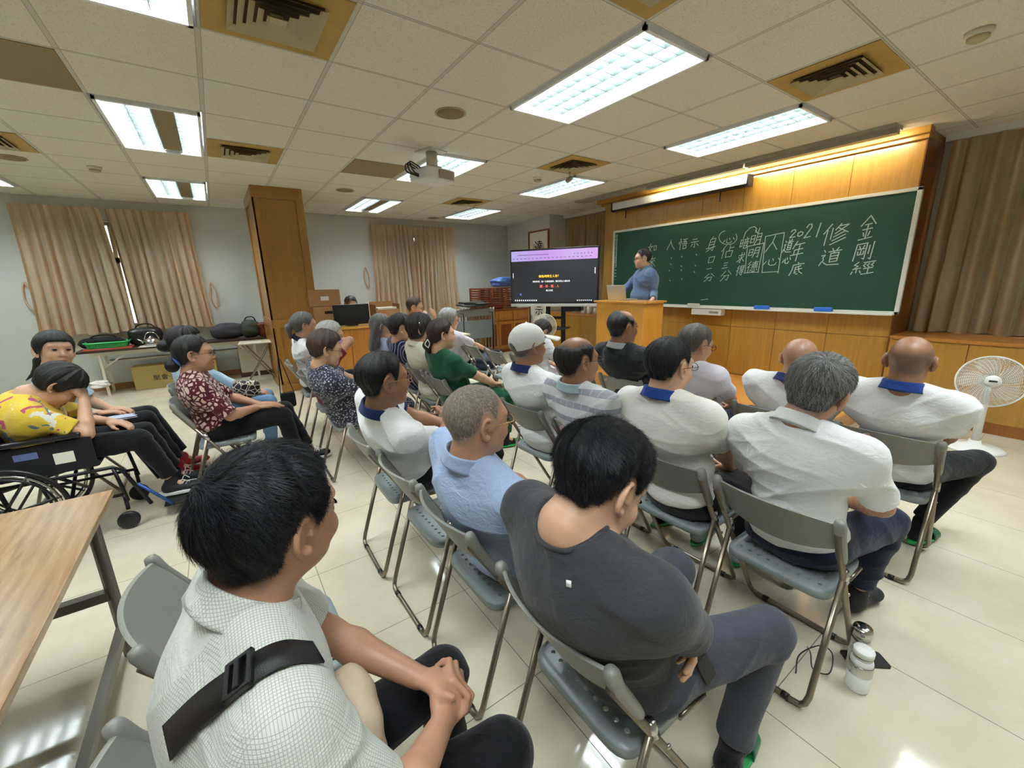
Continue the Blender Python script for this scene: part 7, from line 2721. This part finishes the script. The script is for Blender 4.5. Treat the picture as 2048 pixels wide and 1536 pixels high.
tag(MB().box((-0.035, -0.012, -0.01), (0.035, 0.012, 0.01)).build('blue_packet', plain('packet_cyan', '#2fb5cf', 0.5), loc=tuple(q), rot=(0.3, -0.3, 0.5), bevel=0.003), 'small turquoise packet in the hand of the man with folded arms', 'packet')

# ------------------------------------------------------------------ wheelchair
wc = empty('wheelchair', (-0.5, 2.72, 0), 0, 'black wheelchair with spoked rear wheel under the woman in yellow', 'wheelchair')
bm_ = plain('wheelchair_tube', '#15161a', 0.35, 0.4)
for s_ in (-1, 1):
    y = 0.24 * s_
    MB().tube(bez([(-0.2, y, 0.92), (-0.2, y, 0.5), (-0.18, y, 0.3)], 4), 0.012, 8).build('back_post', bm_, wc)
    MB().tube([(-0.2, y, 0.92), (-0.3, y, 0.94)], 0.016, 8).build('push_handle', M['black'], wc)
    MB().tube([(-0.2, y, 0.45), (0.3, y, 0.45), (0.34, y, 0.42), (0.44, y, 0.14)], 0.012, 8).build('side_frame', bm_, wc)
    MB().tube([(-0.18, y, 0.25), (0.32, y, 0.25)], 0.011, 8).build('side_frame', bm_, wc)
    MB().box((-0.18, y - 0.008, 0.48), (0.24, y + 0.008, 0.68)).build('side_panel', M['blackmat'], wc, bevel=0.004)
    MB().box((-0.18, y - 0.028, 0.69), (0.2, y + 0.028, 0.72)).build('armrest', M['black'], wc, bevel=0.01)
    MB().tube([(0.3, y, 0.45), (0.33, y, 0.2)], 0.011, 8).build('side_frame', bm_, wc)
    MB().tube([(0.4, y, 0.3), (0.55, y, 0.1)], 0.011, 8).build('leg_tube', plain('wheelchair_blue', '#2c4f96', 0.35, 0.3), wc)
    MB().box((0.5, y - (0.17 if s_ > 0 else 0.0), 0.085), (0.64, y + (0.0 if s_ > 0 else 0.17), 0.1)).build('footplate', M['black'], wc, bevel=0.006)
    # caster
    MB().tube([(0.32, y, 0.25), (0.32, y, 0.14)], 0.012, 8).build('caster_fork', bm_, wc)
    MB().tube([(0.31, y - 0.016, 0.062), (0.31, y - 0.01, 0.062), (0.31, y + 0.01, 0.062), (0.31, y + 0.016, 0.062)], [0.052, 0.06, 0.06, 0.052], 24).build('caster', M['black'], wc)
    # rear wheel with hand rim and spokes
    yw = y + 0.05 * s_
    cx, cz, r = -0.2, 0.295, 0.28
    wl = MB()
    wl.tube([(cx + r * math.cos(a), yw, cz + r * math.sin(a)) for a in np.linspace(0, 2 * PI, 48, endpoint=False)], 0.014, 8, closed=True)
    w_o = wl.build('rear_wheel', M['black'], wc)
    MB().tube([(cx + (r - 0.03) * math.cos(a), yw, cz + (r - 0.03) * math.sin(a)) for a in np.linspace(0, 2 * PI, 48, endpoint=False)], 0.008, 6, closed=True).build('wheel_rim', M['chrome'], w_o)
    MB().tube([(cx + (r - 0.04) * math.cos(a), yw + 0.03 * s_, cz + (r - 0.04) * math.sin(a)) for a in np.linspace(0, 2 * PI, 48, endpoint=False)], 0.007, 6, closed=True).build('hand_rim', M['black'], w_o)
    for k in range(8):
        a = 2 * PI * k / 8 + 0.2
        MB().tube([(cx + 0.02 * math.cos(a), yw, cz + 0.02 * math.sin(a)), (cx + (r - 0.02) * math.cos(a), yw, cz + (r - 0.02) * math.sin(a))], 0.009, 6).build('spoke', M['black'], w_o)
    MB().cyl((cx, yw - 0.02, cz), 0.03, 0.04, 16, axis=(0, 1, 0)).build('hub', M['black'], w_o)
MB().box((-0.2, -0.22, 0.475), (0.24, 0.22, 0.49)).build('seat', M['blackmat'], wc)
MB().box((-0.215, -0.22, 0.5), (-0.2, 0.22, 0.9)).build('backrest', M['blackmat'], wc)
MB().tube([(0.05, -0.22, 0.44), (0.05, 0.22, 0.2)], 0.011, 8).build('cross_brace', bm_, wc)
MB().tube([(0.05, 0.22, 0.44), (0.05, -0.22, 0.2)], 0.011, 8).build('cross_brace', bm_, wc)
MB().box((-0.1, -0.2495, 0.6), (0.0, -0.2485, 0.64)).build('side_label', plain('label_blue', '#5d6f9e', 0.6), wc)
MB().box((0.06, -0.2495, 0.54), (0.15, -0.2485, 0.61)).build('side_label', M['paper'], wc)
chair(-0.8, 3.42, 'folding chair under the woman in light blue beside the wheelchair', 0)
